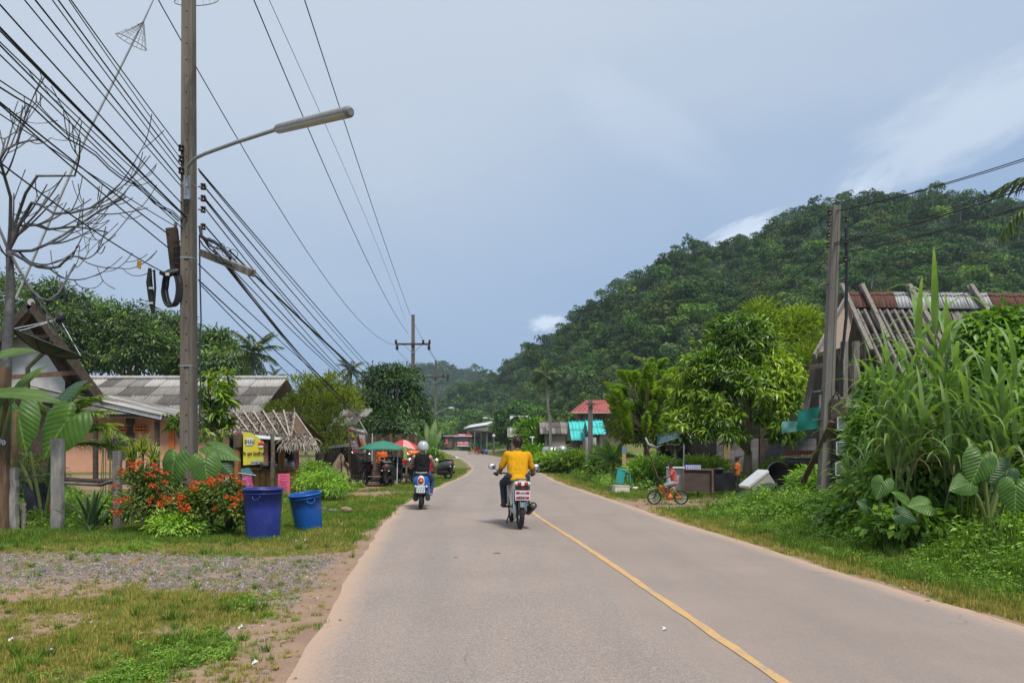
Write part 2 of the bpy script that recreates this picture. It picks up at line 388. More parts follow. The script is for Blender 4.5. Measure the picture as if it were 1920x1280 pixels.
# ================================================================== the ground, the road, the hills
XL = np.array([(-30, 2.3), (0, -.9), (4.72, -1.4), (9.3, -1.98), (17.2, -2.74), (27, -2.74), (34, -2.42), (40.4, -2.34), (47.7, -2.62), (61.8, -3.62), (80.8, -5.48), (123, -9.9), (168, -15.4), (260, -32), (300, -44)])
XR = np.array([(-30, 8), (0, 4.88), (6.1, 4.25), (10, 3.7), (16.8, 3.06), (21.6, 2.63), (30, 1.93), (38.2, 1.64), (50, 1.15), (65, .3), (80.8, -.75), (95, -1.6), (131, -5.2), (191, -10.8), (247, -18), (300, -30)])
def sm(T, y, w=2.5):
    y = np.asarray(y, float); return sum(np.interp(y+o, T[:, 0], T[:, 1]) for o in (-w, -w/2, 0, w/2, w))/5
xl = lambda y: sm(XL, y); xr = lambda y: sm(XR, y)
sst = lambda v, a, b: (lambda t: t*t*(3-2*t))(np.clip((np.asarray(v, float)-a)/(b-a), 0, 1))
def hgt(x, y):
    x = np.asarray(x, float); y = np.asarray(y, float)
    dr = x-xr(y); dl = xl(y)-x
    h = sst(dr, .7, 4.5)*.45*(1-sst(y, 14.5, 17.5))*sst(y, -6, 3)
    off = sst(np.maximum(dr, dl), .3, 1.5)
    h = h+off*(vnoise(x, y, 1.3, 3)-.5)*.07-sst(np.maximum(dr, dl), 0, .35)*.015
    h = h+sst(dr, 5, 14)*sst(y, 38, 60)*.9+sst(dr, 1.5, 5)*sst(y, 48, 62)*.8
    h = h*(1-sst(y, 120, 160)*.45)
    return h
def dirtmask(x, y):
    dr = x-xr(y); dl = xl(y)-x; n = vnoise(x, y, .55, 11); n2 = vnoise(x, y, 1.7, 12)
    e = np.where(dr > 0, 1-sst(dr+(n-.5)*.3, .02, .22), 1-sst(dl+(n-.5)*.4, .03, .25))
    near = (dl > 0)*(1-sst(dl+(n-.5)*.8, .3, 1.05))*(1-sst(y, 10.2, 11))*.9
    sand = np.exp(-(((x+4.6)/1.5)**2+((y-23.6)/1.2)**2))*(n+.5)+np.exp(-(((x+7.5)/.9)**2+((y-15.5)/1.2)**2))*.4+np.exp(-(((x-5.5)/4.2)**2+((y-40)/1.6)**2))*1.2+np.exp(-(((x-5.35)/.55)**2+((y-10.2)/.5)**2))*(.5+n)
    drive = (dr > 0)*sst(y, 17.2, 18)*(1-sst(y, 20.0, 21.3+n*1.5))*(.55+.5*n)
    gr = gravmask(x, y)*.8
    yard = sst(-x, 4.2, 5.2)*sst(y, 24.5, 26.5)*(1-sst(y, 36, 40))*.9
    patch = (dl > 0)*sst(n2+(n-.5)*.3, .50, .72)*.75*(1-sst(y, 9, 12))
    return np.clip(np.maximum.reduce([e, near, sand, drive, gr, yard, patch]), 0, 1)
def gravmask(x, y):
    n = vnoise(x, y, .9, 21); n2 = vnoise(x, y, .3, 22)
    return np.clip((xl(y)-x > .35)*sst(y+(n-.5)*2.0, 6.9, 7.8)*(1-sst(y+(n-.5)*1.0, 10.0, 10.8))*(.65+.6*n2), 0, 1)
ys = np.concatenate([np.arange(-6, 2, 1), np.arange(2, 26, .2), np.arange(26, 70, .7), np.arange(70, 150, 4), [170, 200, 260, 350, 500, 800, 1400, 3000]])
xs = np.concatenate([[-3000, -1200, -500, -250, -120, -80, -60, -45, -35], np.arange(-28, -12, .8), np.arange(-12, 12, .2), np.arange(12, 28, .8), [30, 35, 45, 60, 80, 120, 250, 500, 1200, 3000]])
ys = np.concatenate([[-400, -100, -30], ys])
GX, GY = np.meshgrid(xs, ys); GZ = hgt(GX, GY); GZ[(np.abs(GX) > 100) | (GY > 200)] = -.3
nx, ny = len(xs), len(ys)
q = (np.arange(ny-1)[:, None]*nx+np.arange(nx-1)[None]).ravel(); gf = np.stack([q, q+1, q+nx+1, q+nx], 1)
gme = npmesh('ground', np.stack([GX, GY, GZ], 2).reshape(-1, 3), gf, [], smooth=True)
for nm, arr in (('dirt', dirtmask(GX, GY)), ('gravel', gravmask(GX, GY)), ('tone_noise', vnoise(GX, GY, 2.2, 31))):  # the last attribute is random tone noise, unused by the material
    a = gme.attributes.new(nm, 'FLOAT', 'POINT'); a.data.foreach_set('value', arr.ravel().astype(np.float32))
mt = newmat('ground_soil'); nt = mt.node_tree; N, m, mix, ramp, noise, put = nt_tools(nt)
tc = N('ShaderNodeTexCoord'); v = tc.outputs['Object']
def attr(nm): a = N('ShaderNodeAttribute', attribute_name=nm); return a.outputs['Fac']
n1 = noise(v, 14, 6, .7); n2 = noise(v, 2.2, 5, .65); n3 = noise(v, 70, 4, .6)
grass = mix(ramp(n2, .35, .65), (.10, .13, .032), (.16, .15, .055)); grass = mix(ramp(n1, .5, .75), grass, (.19, .14, .085))
soil = mix(ramp(n2, .3, .7), (.30, .205, .145), (.23, .155, .11)); soil = mix(ramp(n3, .5, .8), soil, (.37, .29, .23))
vo = N('ShaderNodeTexVoronoi'); vo.inputs['Scale'].default_value = 42; nt.links.new(v, vo.inputs['Vector'])
bw = N('ShaderNodeSeparateColor'); nt.links.new(vo.outputs['Color'], bw.inputs[0])
stone = mix(bw.outputs[0], (.13, .125, .12), (.36, .32, .28)); stone = mix(ramp(bw.outputs[1], .72, .8), stone, (.33, .19, .13))
gk = m('MULTIPLY', attr('gravel'), ramp(noise(v, 1.4, 5, .7), .34, .56))
df = ramp(m('ADD', attr('dirt'), m('MULTIPLY', m('SUBTRACT', n1, .5), .9)), .3, .62)
col = mix(df, grass, soil); col = mix(ramp(m('ADD', gk, m('MULTIPLY', m('SUBTRACT', bw.outputs[2], .5), .7)), .35, .5), col, stone)
b = N('ShaderNodeBsdfPrincipled'); put(b.inputs['Base Color'], col); b.inputs['Roughness'].default_value = .95; b.inputs['Specular IOR Level'].default_value = .15
bn = N('ShaderNodeBump'); bn.inputs['Strength'].default_value = .8; bn.inputs['Distance'].default_value = .02
put(bn.inputs['Height'], m('ADD', n1, m('MULTIPLY', vo.outputs['Distance'], m('MULTIPLY', gk, -2.5)))); nt.links.new(bn.outputs[0], b.inputs['Normal'])
out = N('ShaderNodeOutputMaterial'); nt.links.new(b.outputs[0], out.inputs[0]); gme.materials.append(mt)
tag(link('ground', gme), 'verge ground of pinkish soil, gravel and thin grass', kind='structure')

# road: pale worn asphalt, sandy along the edges
ry = np.concatenate([np.arange(-30, 4, 2), np.arange(4, 60, .25), np.arange(60, 300, 2)])
jl = (vnoise(ry, ry*0, 1.3, 5)-.5)*.10+(vnoise(ry, ry*0, .35, 6)-.5)*.05; jr = (vnoise(ry, ry*0, 1.5, 7)-.5)*.10+(vnoise(ry, ry*0, .35, 8)-.5)*.05
us = np.linspace(0, 1, 13); L_, R_ = xl(ry)+jl, xr(ry)+jr
RV = np.stack([L_[:, None]*(1-us)+R_[:, None]*us, np.repeat(ry[:, None], 13, 1), np.full((len(ry), 13), .014)+.03*np.sin(us*math.pi)[None]], 2)
q = (np.arange(len(ry)-1)[:, None]*13+np.arange(12)[None]).ravel(); rf = np.stack([q, q+1, q+14, q+13], 1)
ruv = np.stack([np.repeat(us[None], len(ry), 0), np.repeat(ry[:, None]*.1, 13, 1)], 2).reshape(-1, 2)
mt = newmat('asphalt'); nt = mt.node_tree; N, m, mix, ramp, noise, put = nt_tools(nt)
tc = N('ShaderNodeTexCoord'); v = tc.outputs['Object']; uv = N('ShaderNodeUVMap'); sp = N('ShaderNodeSeparateXYZ'); nt.links.new(uv.outputs[0], sp.inputs[0]); u = sp.outputs[0]
mp = N('ShaderNodeMapping'); mp.inputs['Scale'].default_value = (1.6, .12, 1); nt.links.new(v, mp.inputs[0])
n1 = noise(v, 95, 3, .7); n2 = noise(v, .55, 4, .6); n3 = noise(mp.outputs[0], 1.6, 4, .6); n4 = noise(v, 24, 5, .7)
col = mix(ramp(n2, .3, .7), (.285, .230, .200), (.245, .199, .174)); col = mix(m('MULTIPLY', ramp(n3, .4, .7), .35), col, (.20, .185, .182))
vo = N('ShaderNodeTexVoronoi'); vo.inputs['Scale'].default_value = 120; nt.links.new(v, vo.inputs['Vector']); bw = N('ShaderNodeSeparateColor'); nt.links.new(vo.outputs['Color'], bw.inputs[0])
rg = ramp(u, .42, .5)            # the left lane is coarser, with more aggregate showing
col = mix(m('MULTIPLY', ramp(bw.outputs[0], .55, .95), m('SUBTRACT', .5, m('MULTIPLY', rg, .32))), col, (.44, .41, .385))
col = mix(m('MULTIPLY', ramp(bw.outputs[1], .7, 1), m('SUBTRACT', .55, m('MULTIPLY', rg, .35))), col, (.12, .11, .11))
ed = m('SUBTRACT', .5, m('ABSOLUTE', m('SUBTRACT', u, .5)))
trk = m('ADD', m('MULTIPLY', ramp(m('ABSOLUTE', m('SUBTRACT', u, .17)), .07, .0), .5), m('MULTIPLY', ramp(m('ABSOLUTE', m('SUBTRACT', u, .40)), .06, .0), .5)); trk = m('ADD', trk, m('MULTIPLY', ramp(m('ABSOLUTE', m('SUBTRACT', u, .72)), .09, .0), .4))
col = mix(m('MULTIPLY', trk, m('MULTIPLY', n3, .55)), col, (.17, .15, .14))
ef = ramp(m('ADD', ed, m('MULTIPLY', m('SUBTRACT', n4, .5), .07)), .062, .0)
col = mix(m('MULTIPLY', ef, .9), col, (.42, .30, .225))
sp_ = ramp(noise(v, 3.1, 2, .3), .795, .80); col = mix(sp_, col, (.08, .07, .07))
vc = N('ShaderNodeTexVoronoi', feature='DISTANCE_TO_EDGE'); vc.inputs['Scale'].default_value = .42
wv = N('ShaderNodeVectorMath', operation='ADD'); sc_ = N('ShaderNodeTexNoise'); sc_.inputs['Scale'].default_value = 1.2; sc_.inputs['Detail'].default_value = 6; nt.links.new(v, sc_.inputs['Vector'])
nt.links.new(v, wv.inputs[0]); nt.links.new(sc_.outputs['Color'], wv.inputs[1]); nt.links.new(wv.outputs[0], vc.inputs['Vector'])
crk = m('MULTIPLY', ramp(vc.outputs['Distance'], .006, .0), ramp(noise(v, .35, 3, .6), .52, .62)); col = mix(m('MULTIPLY', crk, .55), col, (.12, .105, .1))
b = N('ShaderNodeBsdfPrincipled'); put(b.inputs['Base Color'], col); b.inputs['Roughness'].default_value = .88; b.inputs['Specular IOR Level'].default_value = .25
bn = N('ShaderNodeBump'); bn.inputs['Strength'].default_value = .6; bn.inputs['Distance'].default_value = .008
put(bn.inputs['Height'], m('ADD', n1, m('MULTIPLY', n4, 1.0))); nt.links.new(bn.outputs[0], b.inputs['Normal'])
out = N('ShaderNodeOutputMaterial'); nt.links.new(b.outputs[0], out.inputs[0])
tag(link('road', npmesh('road', RV.reshape(-1, 3), rf, mt, True, uv=ruv)), 'pale worn asphalt village road', kind='structure')
CL = np.array([(-30, 6.3), (0, 2.06), (4.72, 1.66), (10, 1.14), (15.8, .47), (25, -.10), (35, -.42), (50, -.75), (65, -1.7), (95, -4.4), (131, -8.3), (191, -15.5)])
def cl_z(x, y):
    u = (x-xl(y))/(xr(y)-xl(y)); return .014+.03*np.sin(np.clip(u, 0, 1)*math.pi)
def line(name, y0, y1, w, mat, label):
    yy = np.arange(y0, y1, .3); c = sm(CL, yy, 1.5); j = lambda s: (vnoise(yy, yy*0, .3, s)-.5)*.02
    V = np.concatenate([np.stack([c-w/2+j(1), yy, cl_z(c, yy)+.005], 1), np.stack([c+w/2+j(2), yy, cl_z(c, yy)+.005], 1)]); n = len(yy); q = np.arange(n-1)
    tag(link(name, npmesh(name, V, np.stack([q, q+n, q+n+1, q+1], 1), mat)), label, kind='structure')
def paint(nm, wear, c):
    mt = newmat(nm); nt = mt.node_tree; N, m, mix, ramp, noise, put = nt_tools(nt); tc = N('ShaderNodeTexCoord'); v = tc.outputs['Object']
    w = ramp(m('ADD', noise(v, 45, 5, .8), m('MULTIPLY', m('SUBTRACT', noise(v, 3, 3, .6), .5), .5)), wear-.12, wear+.12)
    col = mix(w, c, (.26, .225, .20)); b = N('ShaderNodeBsdfPrincipled'); put(b.inputs['Base Color'], col); b.inputs['Roughness'].default_value = .75
    out = N('ShaderNodeOutputMaterial'); nt.links.new(b.outputs[0], out.inputs[0]); return mt
line('road_marking', -30, 16.2, .082, paint('line_paint', .58, (.52, .32, .125)), 'continuous orange yellow centre line')
line('road_marking', 16.2, 110, .10, paint('line_paint_worn', .50, (.42, .29, .18)), 'worn faded far stretch of the centre line')

# ---- hills
RIDGE = np.array([(560, 835), (700, 812), (750, 795), (800, 778), (850, 757), (900, 740), (930, 728), (950, 712), (985, 682), (1040, 650), (1080, 612), (1150, 567), (1230, 524), (1290, 488), (1350, 478), (1430, 448), (1520, 408), (1600, 398), (1700, 390), (1800, 393), (1870, 402), (1920, 410), (2100, 430), (2400, 470), (3200, 600), (4200, 700)], float)
FAR = np.array([(380, 800), (600, 770), (700, 740), (760, 708), (800, 697), (830, 693), (870, 702), (910, 712), (945, 728), (1000, 745), (1200, 760), (1600, 770)], float)
def Bf(px, T, B): return np.interp(px, [700, 940, 1060, 1230], [300, 290, 190, B]) if T is RIDGE else np.full(np.shape(px), float(B))
def hillz(px, d, T, B, Rd, seed):
    B = Bf(px, T, B)
    t = (HZ-np.interp(px, T[:, 0], T[:, 1]))/F; zr = 1.5+t*Rd; s = np.clip((d-B)/(Rd-B), 0, 1.0)
    prof = .75*s+.25*s*s; back = np.clip((d-Rd)/(Rd*.6), 0, 1); x = (px-960)/F*d
    h = zr*prof*(1-sst(back, 0, 1))+(vnoise(x, d, 38, seed)-.5)*16*np.sin(np.clip(s, 0, 1)*math.pi)*np.clip(zr/70, .1, 1)+(vnoise(x, d, 13, seed+1)-.5)*4*np.clip(s*4, 0, 1)*np.clip(zr/50, .05, 1)
    return np.where(d < B, -.6, h)
def hill(name, T, B, Rd, px0, px1, seed, label):
    pxs = np.linspace(px0, px1, 150); ts = np.concatenate([np.linspace(-.02, 1, 60), np.linspace(1.05, 1.9, 14)]); ds = ts; A, T_ = np.meshgrid(pxs, ts); B_ = Bf(A, T, B); D = B_+(Rd-B_)*T_
    Z_ = hillz(A, D, T, B, Rd, seed); Z_[0] = -1.5; Z_[:, 0] = -1.5
    V = np.stack([(A-960)/F*D, D, Z_], 2).reshape(-1, 3); n = 150
    q = (np.arange(len(ds)-1)[:, None]*n+np.arange(n-1)[None]).ravel()
    tag(link(name, npmesh(name, V, np.stack([q, q+1, q+n+1, q+n], 1), M('hill_soil', (.028, .045, .014), (.04, .058, .018), rough=.95, scale=.05, spec=.1), True)), label, kind='structure')
hill('hill', RIDGE, 105, 420, 540, 4200, 41, 'steep jungle covered hillside on the right')
hill('distant_hill', FAR, 560, 950, 340, 1600, 51, 'low blue green hill beyond the road bend')

# forest crowns: lobed domes of leaf clumps
def dome(seed, n, size, lobes=6, flat=.75, trunk=0.0, jit=.45, spread=.55):
    r = np.random.default_rng(seed); B = [(0, 0, .0, .62, .62, .55)]
    for i in range(lobes):
        a = r.uniform(0, 2*math.pi); q = r.uniform(.3, spread); B.append((q*math.cos(a), q*math.sin(a), r.uniform(-.1, .45), r.uniform(.28, .46), r.uniform(.28, .46), r.uniform(.25, .4)))
    C, d = clusters(r, B, n, .85); U = d+r.normal(size=(n, 3))*jit; D = np.cross(U, r.normal(size=(n, 3))); D[:, 2] -= .3
    V, Fc = leafcloud(DIA, C, D, U, size*r.uniform(.6, 1.4, n), size*.8*r.uniform(.6, 1.3, n)); V[:, 2] *= flat; V[:, 2] += trunk
    mats = 0
    if trunk:
        mb = MB().tube([(0, 0, -1.2), (.03, 0, 0), (0, .02, trunk)], [.07, .05, .035], 6, cap=False)
        for i in range(4):
            a = i*1.6; mb.tube([(0, .02, trunk*.8), (.3*math.cos(a), .3*math.sin(a), trunk+.15)], [.025, .01], 4, cap=False)
        tv = np.array([tuple(p) for p in mb.v]); tf = np.array(mb.f); V2 = np.concatenate([V, tv]); return V2, [Fc, tf+len(V)], np.concatenate([np.zeros(len(Fc), int), np.ones(len(tf), int)])
    return V, Fc, None
FD = LEAF('forest_dark', (.014, .032, .010), (.034, .065, .017), (.08, .12, .028), rough=.6, spec=.25, obr=.35, lowf=.9, gw=(1.45, 1.7, 1.45))
FM = LEAF('forest_mid', (.028, .054, .013), (.060, .105, .022), (.13, .19, .035), rough=.6, spec=.25, obr=.3, lowf=.9, gw=(1.45, 1.7, 1.45))
FG = LEAF('forest_grey', (.05, .070, .030), (.10, .13, .055), (.16, .185, .085), rough=.7, spec=.2, obr=.2, lowf=.9, gw=(1.45, 1.7, 1.45))
FY = LEAF('forest_bright', (.05, .085, .014), (.11, .17, .028), (.22, .27, .05), rough=.6, spec=.25, obr=.25, lowf=.9, gw=(1.45, 1.7, 1.45))
FO = LEAF('forest_olive', (.035, .048, .014), (.075, .09, .022), (.14, .13, .035), rough=.6, spec=.25, obr=.25, lowf=.9, gw=(1.45, 1.7, 1.45))
BARKP = M('bark_pale', (.20, .18, .15), (.12, .105, .085), scale=3, stretch=(1, 1, .3)); BARKD = M('bark_dark', (.10, .08, .06), (.17, .14, .11), scale=6, bump=.5, stretch=(1, 1, .3))
src = []
for i, (mm, tr) in enumerate([(FD, 0), (FD, 0), (FM, 0), (FM, 0), (FG, 0), (FY, 0), (FO, 0), (FD, 1.1), (FM, 1.3)]):
    V, Fc, mi = dome(100+i, 420 if not tr else 240, .17 if not tr else .19, lobes=7 if not tr else 5, trunk=tr, jit=.5)
    src.append(npmesh('forest_crown', V, Fc, [mm, BARKP], mi=mi))
def forest(name, T, B, Rd, px0, px1, n, s0, s1, seed, label, far=False):
    r = np.random.default_rng(seed); px = r.uniform(px0, px1, n); Bq = Bf(px, T, B if B < 240 else 112); d = (Bq if B < 200 else np.maximum(B, Bq)); d = d+(Rd*1.03-d)*r.uniform(0, 1, n)**.8
    k = r.uniform(0, 1, n) < .12; d[k] = Rd*r.uniform(.97, 1.02, k.sum())
    z = hillz(px, d, T, B, Rd, 51 if far else 41); x = (px-960)/F*d
    s = (s0*.65+(s1*1.15-s0*.65)*r.uniform(0, 1, n)**1.6)*(.75+.5*vnoise(x, d, 40, 61)); sf = (d-Bq)/(Rd-Bq)
    c = vnoise(x, d, 60, 62)+r.normal(size=n)*.10; up = sst(sf+(c-.5)*.35, .38, .62)
    idx = np.where(r.uniform(size=n) < up, r.choice([0, 1, 0, 1, 2, 3, 6, 0, 5, 2, 1, 7], n), r.choice([2, 3, 4, 4, 5, 6, 4, 0], n))
    idx = np.where((c > .62) & (sf < .7) & (sf > .15), r.choice([4, 4, 6, 3], n), idx)
    idx = np.where((z < 14) & ~np.full(n, far), r.choice([5, 2, 3, 6, 1, 4, 2], n), idx)
    idx = np.where((np.abs(d-Rd) < Rd*.035) & (r.uniform(size=n) < .35), r.choice([7, 8], n), idx)
    if far: idx = r.choice([0, 1, 2, 3, 0, 1, 7], n)
    rot = np.stack([r.normal(size=n)*.12, r.normal(size=n)*.12, r.uniform(0, 6.28, n)], 1)
    sc = np.stack([s, s, s*r.uniform(.75, 1.25, n)], 1); tall = idx >= 7; sc[tall] *= .72
    scatter(name, np.stack([x, d, z+s*.15], 1), rot, sc, idx, src, label=label)
forest('forest', RIDGE, 112, 420, 700, 2080, 5200, 4.2, 6.8, 71, 'dense mixed jungle covering the hillside')
forest('forest', RIDGE, 250, 420, 2080, 3600, 700, 5, 9, 72, 'continuing jungle further along the hill')
forest('forest', RIDGE, 106, 250, 780, 2080, 2000, 2.6, 4.8, 74, 'scrubby woods on the lowest slope of the hill')
forest('forest', FAR, 562, 950, 400, 1250, 3200, 8, 13, 73, 'far off woods on the distant hill', True)
# ================================================================== poles, lamps, wires
CONC = M('weathered_concrete', (.17, .148, .125), (.115, .10, .085), rough=.9, scale=5, bump=.5, stretch=(1, 1, .12), c3=(.07, .06, .052))
CONCL = M('grey_concrete', (.19, .175, .158), (.13, .12, .108), rough=.9, scale=4, bump=.4, stretch=(1, 1, .15), c3=(.12, .11, .10))
BLK = M('black_rubber', (.012, .012, .014), (.02, .02, .022), rough=.5); GALV = M('galvanised_steel', (.42, .44, .46), (.30, .32, .34), rough=.4, metal=.7, scale=20)
STEELW = M('white_steel', (.62, .64, .66), (.50, .52, .54), rough=.45, scale=9); RUSTY = M('rusty_steel', (.16, .08, .045), (.09, .055, .04), rough=.9, scale=18, bump=.4)
WOODG = M('grey_timber', (.26, .235, .21), (.15, .135, .12), rough=.9, scale=7, bump=.6, stretch=(3, 3, .3), c3=(.08, .07, .06))
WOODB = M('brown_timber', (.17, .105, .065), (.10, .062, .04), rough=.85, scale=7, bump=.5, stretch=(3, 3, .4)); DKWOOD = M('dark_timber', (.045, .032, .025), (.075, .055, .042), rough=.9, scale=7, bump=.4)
PORC = M('brown_insulator', (.035, .018, .014), (.05, .028, .02), rough=.25); DIF = M('lamp_diffuser', (.42, .38, .31), (.36, .33, .28), rough=.35, spec=.5)
TIN = M('corrugated_iron', (.25, .26, .27), (.18, .185, .19), rough=.5, metal=.3, scale=3, stretch=(1, .3, 1), c3=(.20, .15, .12))
def shaft(parent, base, h, w0, w1, mat, name='shaft', dx=0.0):
    """square concrete pole with a shallow channel down the faces"""
    V = []; Fc = []
    prof = lambda w: [(-w/2, -w/2), (-w*.22, -w/2), (-w*.18, -w/2+w*.09), (w*.18, -w/2+w*.09), (w*.22, -w/2), (w/2, -w/2), (w/2, w/2), (-w/2, w/2)]
    ks = 6
    for i in range(ks):
        t = i/(ks-1); w = w0+(w1-w0)*t
        V += [(base[0]+dx*t+x, base[1]+y, base[2]+h*t) for x, y in prof(w)]
    Fc = [(i*8+j, i*8+(j+1) % 8, (i+1)*8+(j+1) % 8, (i+1)*8+j) for i in range(ks-1) for j in range(8)]
    mb = MB(); mb.add(V, Fc); mb.add(V[-8:], [tuple(range(8))]); return mb.build(name, mat, parent, bevel=.006)
def spool(parent, c, r=.045, axis='z', name='insulator'):
    rot = Euler((0, R(90), 0)).to_matrix() if axis == 'x' else None
    return MB().lathe([(.001, -.055), (r, -.05), (r*1.05, -.03), (r*.55, -.012), (r*.55, .012), (r*1.05, .03), (r, .05), (.001, .055)], c, 12, rot).build(name, PORC, parent)
np_ = thing('utility_pole', 'tall near concrete power pole with a street lamp arm behind the red flowers', 'utility pole', GP(354, 13.5))
shaft(np_, (np_.location.x, 13.5, -.2), 12.4, .245, .175, CONC)
hm = MB()
for i in range(38): hm.box((np_.location.x-.005, 13.5-.100+.0008*i, .6+i*.29), (.026, .012, .02), None)
hm.build('bolt_hole', M('hole_shadow', (.015, .013, .012), (.01, .01, .01)), np_)['kind'] = 'stuff'  # dark boxes proud of the face imitate the shadow in the holes
for z in (2.93, 4.87, 6.2):
    MB().box((np_.location.x, 13.5, z), (.252-.0058*z, .252-.0058*z, .022)).build('steel_band', GALV, np_)
MB().beam((np_.location.x-1.55, 13.28, 11.7), (np_.location.x+1.55, 13.28, 11.7), .1, .1).build('crossarm', CONCL, np_)
for i, py in enumerate((350, 372, 393, 425)):
    p = P(381, py, 13.4); MB().tube([P(372, py, 13.45), p+Vector((.06, 0, 0))], .012, 6).build('bracket', RUSTY, np_); spool(np_, p)
for py in (278, 298, 320):
    p = P(340, py, 13.35); MB().tube([P(346, py, 13.4), p-Vector((.05, 0, 0))], .012, 6).build('bracket', RUSTY, np_); spool(np_, p, .05)
# service meters/clamps and cable drop down the shaft
MB().box(P(351, 352, 13.30), (.1, .06, .42)).build('clamp_plate', GALV, np_)
MB().tube([P(374, 440, 13.3), P(375, 520, 13.3), P(377, 600, 13.25), P(374, 650, 13.3), P(376, 720, 13.25), P(374, 800, 13.3)], .014, 6).build('drop_cable', M('blue_black_cable', (.03, .045, .08), (.02, .025, .04)), np_)
# lamp arm: a pipe off the shaft, bent out over the road, with a long fluorescent fitting
lt = thing('street_lamp', 'long tube street lamp on a bent pipe arm fixed to the near pole', 'street lamp', P(352, 330, 13.2))
d = 13.2; arm = [P(350, 350, d), P(350, 325, d), P(354, 310, d-.1), P(366, 297, d-.25), P(385, 288, d-.5), P(440, 268, d-1.3), P(517, 243, d-2.2)]
MB().tube(arm, [.03]*7, 10).build('arm', GALV, lt)
a, b = P(517, 243, d-2.2), P(658, 209, d-4.4); ax = (b-a).normalized()
mb = MB(); mb.tube([a-ax*.02, a+ax*.06, a+ax*.14, b-ax*.06, b], [.028, .05, .068, .068, .04], 14); hd = mb.build('lamp_head', M('lamp_grey', (.24, .24, .235), (.18, .18, .18), rough=.5), lt)
off = Vector((0, -.022, -.022)); mb = MB(); mb.tube([a+ax*.08+off, a+ax*.16+off, b-ax*.10+off, b-ax*.05+off], [.03, .052, .052, .03], 14); mb.build('diffuser', DIF, lt)
# broken timber crossarm, plank and cable coils
t = thing('timber_crossarm', 'broken weathered timber arm hanging off the right of the near pole', 'timber', P(376, 474, 13.3))
mb = MB().beam(P(378, 474, 13.3), P(474, 512, 12.2), .11, .12); mb.build('beam', WOODG, t, bevel=.01)
for k in range(4):
    mb = MB(); q = [P(374+rnd.uniform(0, 4), 425+k*9, 13.2)]
    for j in range(6): q.append(P(380+j*11+rnd.uniform(-4, 4), 440+k*7+j*9+rnd.uniform(-6, 6), 13.1-j*.14))
    mb.tube(q, .013 if k else .03, 5); mb.build('wire_tangle', BLK, t)
for k in range(5):
    p = P(392+k*11, 452+k*7+rnd.uniform(-3, 3), 12.95); MB().torus(p, .05+.01*k, .006, 'y', 14, 5).build('wire_loop', BLK, t)
t = thing('splice_plank', 'dark timber plank carrying cable clamps left of the near pole', 'timber', P(330, 470, 13.5))
MB().beam(P(322, 428, 13.6), P(332, 515, 13.6), .19, .1, (0, 1, 0)).build('plank', DKWOOD, t)
MB().beam(P(329, 418, 13.65), P(333, 505, 13.65), .04, .05, (0, 1, 0)).build('batten', WOODG, t)
for k in range(7): MB().tube([P(326, 455+k*10, 13.5), P(342, 452+k*11, 13.4)], .014, 6).build('clamp', BLK, t)
t = thing('cable_coil', 'loop of thick black cable hanging left of the near pole', 'cable', P(322, 510, 13.3))
lp = [P(322+14*math.cos(a)*(1 if a < 3.2 else .9), 540+34*math.sin(a), 13.3) for a in np.linspace(-2.2, 4.0, 26)]
for o in (0, .035, -.03): MB().tube([p+Vector((o, o*.8, o*.4)) for p in lp], .022, 6).build('cable', BLK, t)
MB().tube([P(300, 511, 13.2), P(312, 515, 13.2), P(334, 508, 13.3)], [.03, .06, .05], 8).build('splice_case', BLK, t)
MB().box(P(314, 514, 13.05), (.06, .02, .05)).build('label_plate', STEELW, t)
t = thing('cable_coil', 'long narrow black cable bundle hanging furthest left of the near pole', 'cable', P(284, 545, 13.0))
MB().tube([P(281, 503, 13), P(280, 530, 13), P(284, 560, 13), P(287, 588, 13)], [.03, .055, .055, .03], 8).build('cable', BLK, t)
MB().tube([P(289, 506, 13), P(291, 540, 13), P(288, 586, 13)], .02, 8).build('cable', BLK, t)
for py in (540, 568): MB().box(P(283, py, 12.93), (.07, .02, .03)).build('tie', STEELW, t)
tag(MB().quad(P(258, 488, 12.5), P(266, 490, 12.5), P(264, 505, 12.5), P(256, 502, 12.5), thick=.006).build('marker_tag', M('yellow_tag', (.55, .30, .05), (.5, .26, .05))), 'small yellow tag hanging on the lowest wire at the left', 'tag')

def tpole(px, d, ztop, arms, label, w=.3, group=None, lamp=None, ins=True):
    b_ = GP(px, d); t = thing('utility_pole', label, 'utility pole', b_, group); shaft(t, (b_.x, d, -.2), ztop+.2, w*1.15, w*.8, CONC)
    for (z, L, ox, mat, s) in arms:
        MB().beam((b_.x-L/2+ox, d-.2, z), (b_.x+L/2+ox, d-.2, z), .12, .14).build('crossarm', mat, t)
        if s:
            for q in (-1, 1): MB().beam((b_.x+q*L*.27+ox, d-.22, z-.03), (b_.x, d-.18, z-.75), .04, .05).build('brace', GALV, t)
            for q in (-.48, .48, .30):
                k = MB().lathe([(.02, 0), (.13, .02), (.06, .1), (.12, .13), (.06, .2), (.1, .24), (.001, .32)], (b_.x+q*L+ox, d-.2, z+.06), 10); k.build('insulator', PORC, t)
            for q in (-.44, .47): MB().lathe([(.02, -.45), (.13, -.4), (.08, -.3), (.13, -.25), (.08, -.15), (.12, -.1), (.01, 0)], (b_.x+q*L+ox, d-.3, z-.05), 10).build('insulator', PORC, t)
    return t
tpole(774.5, 60, 12, [(9.62, 2.8, 0, DKWOOD, 1), (4.5, 1.9, -.1, CONCL, 0)], 'concrete power pole with a crossarm behind the green and red umbrellas')
tpole(817, 92, 12, [(9.9, 3.2, 0, DKWOOD, 1)], 'next farther power pole seen behind the bend in the road')
t = thing('street_lamp', 'white double street lamp on the farther left roadside pole', 'street lamp', P(818, 770, 91.4))
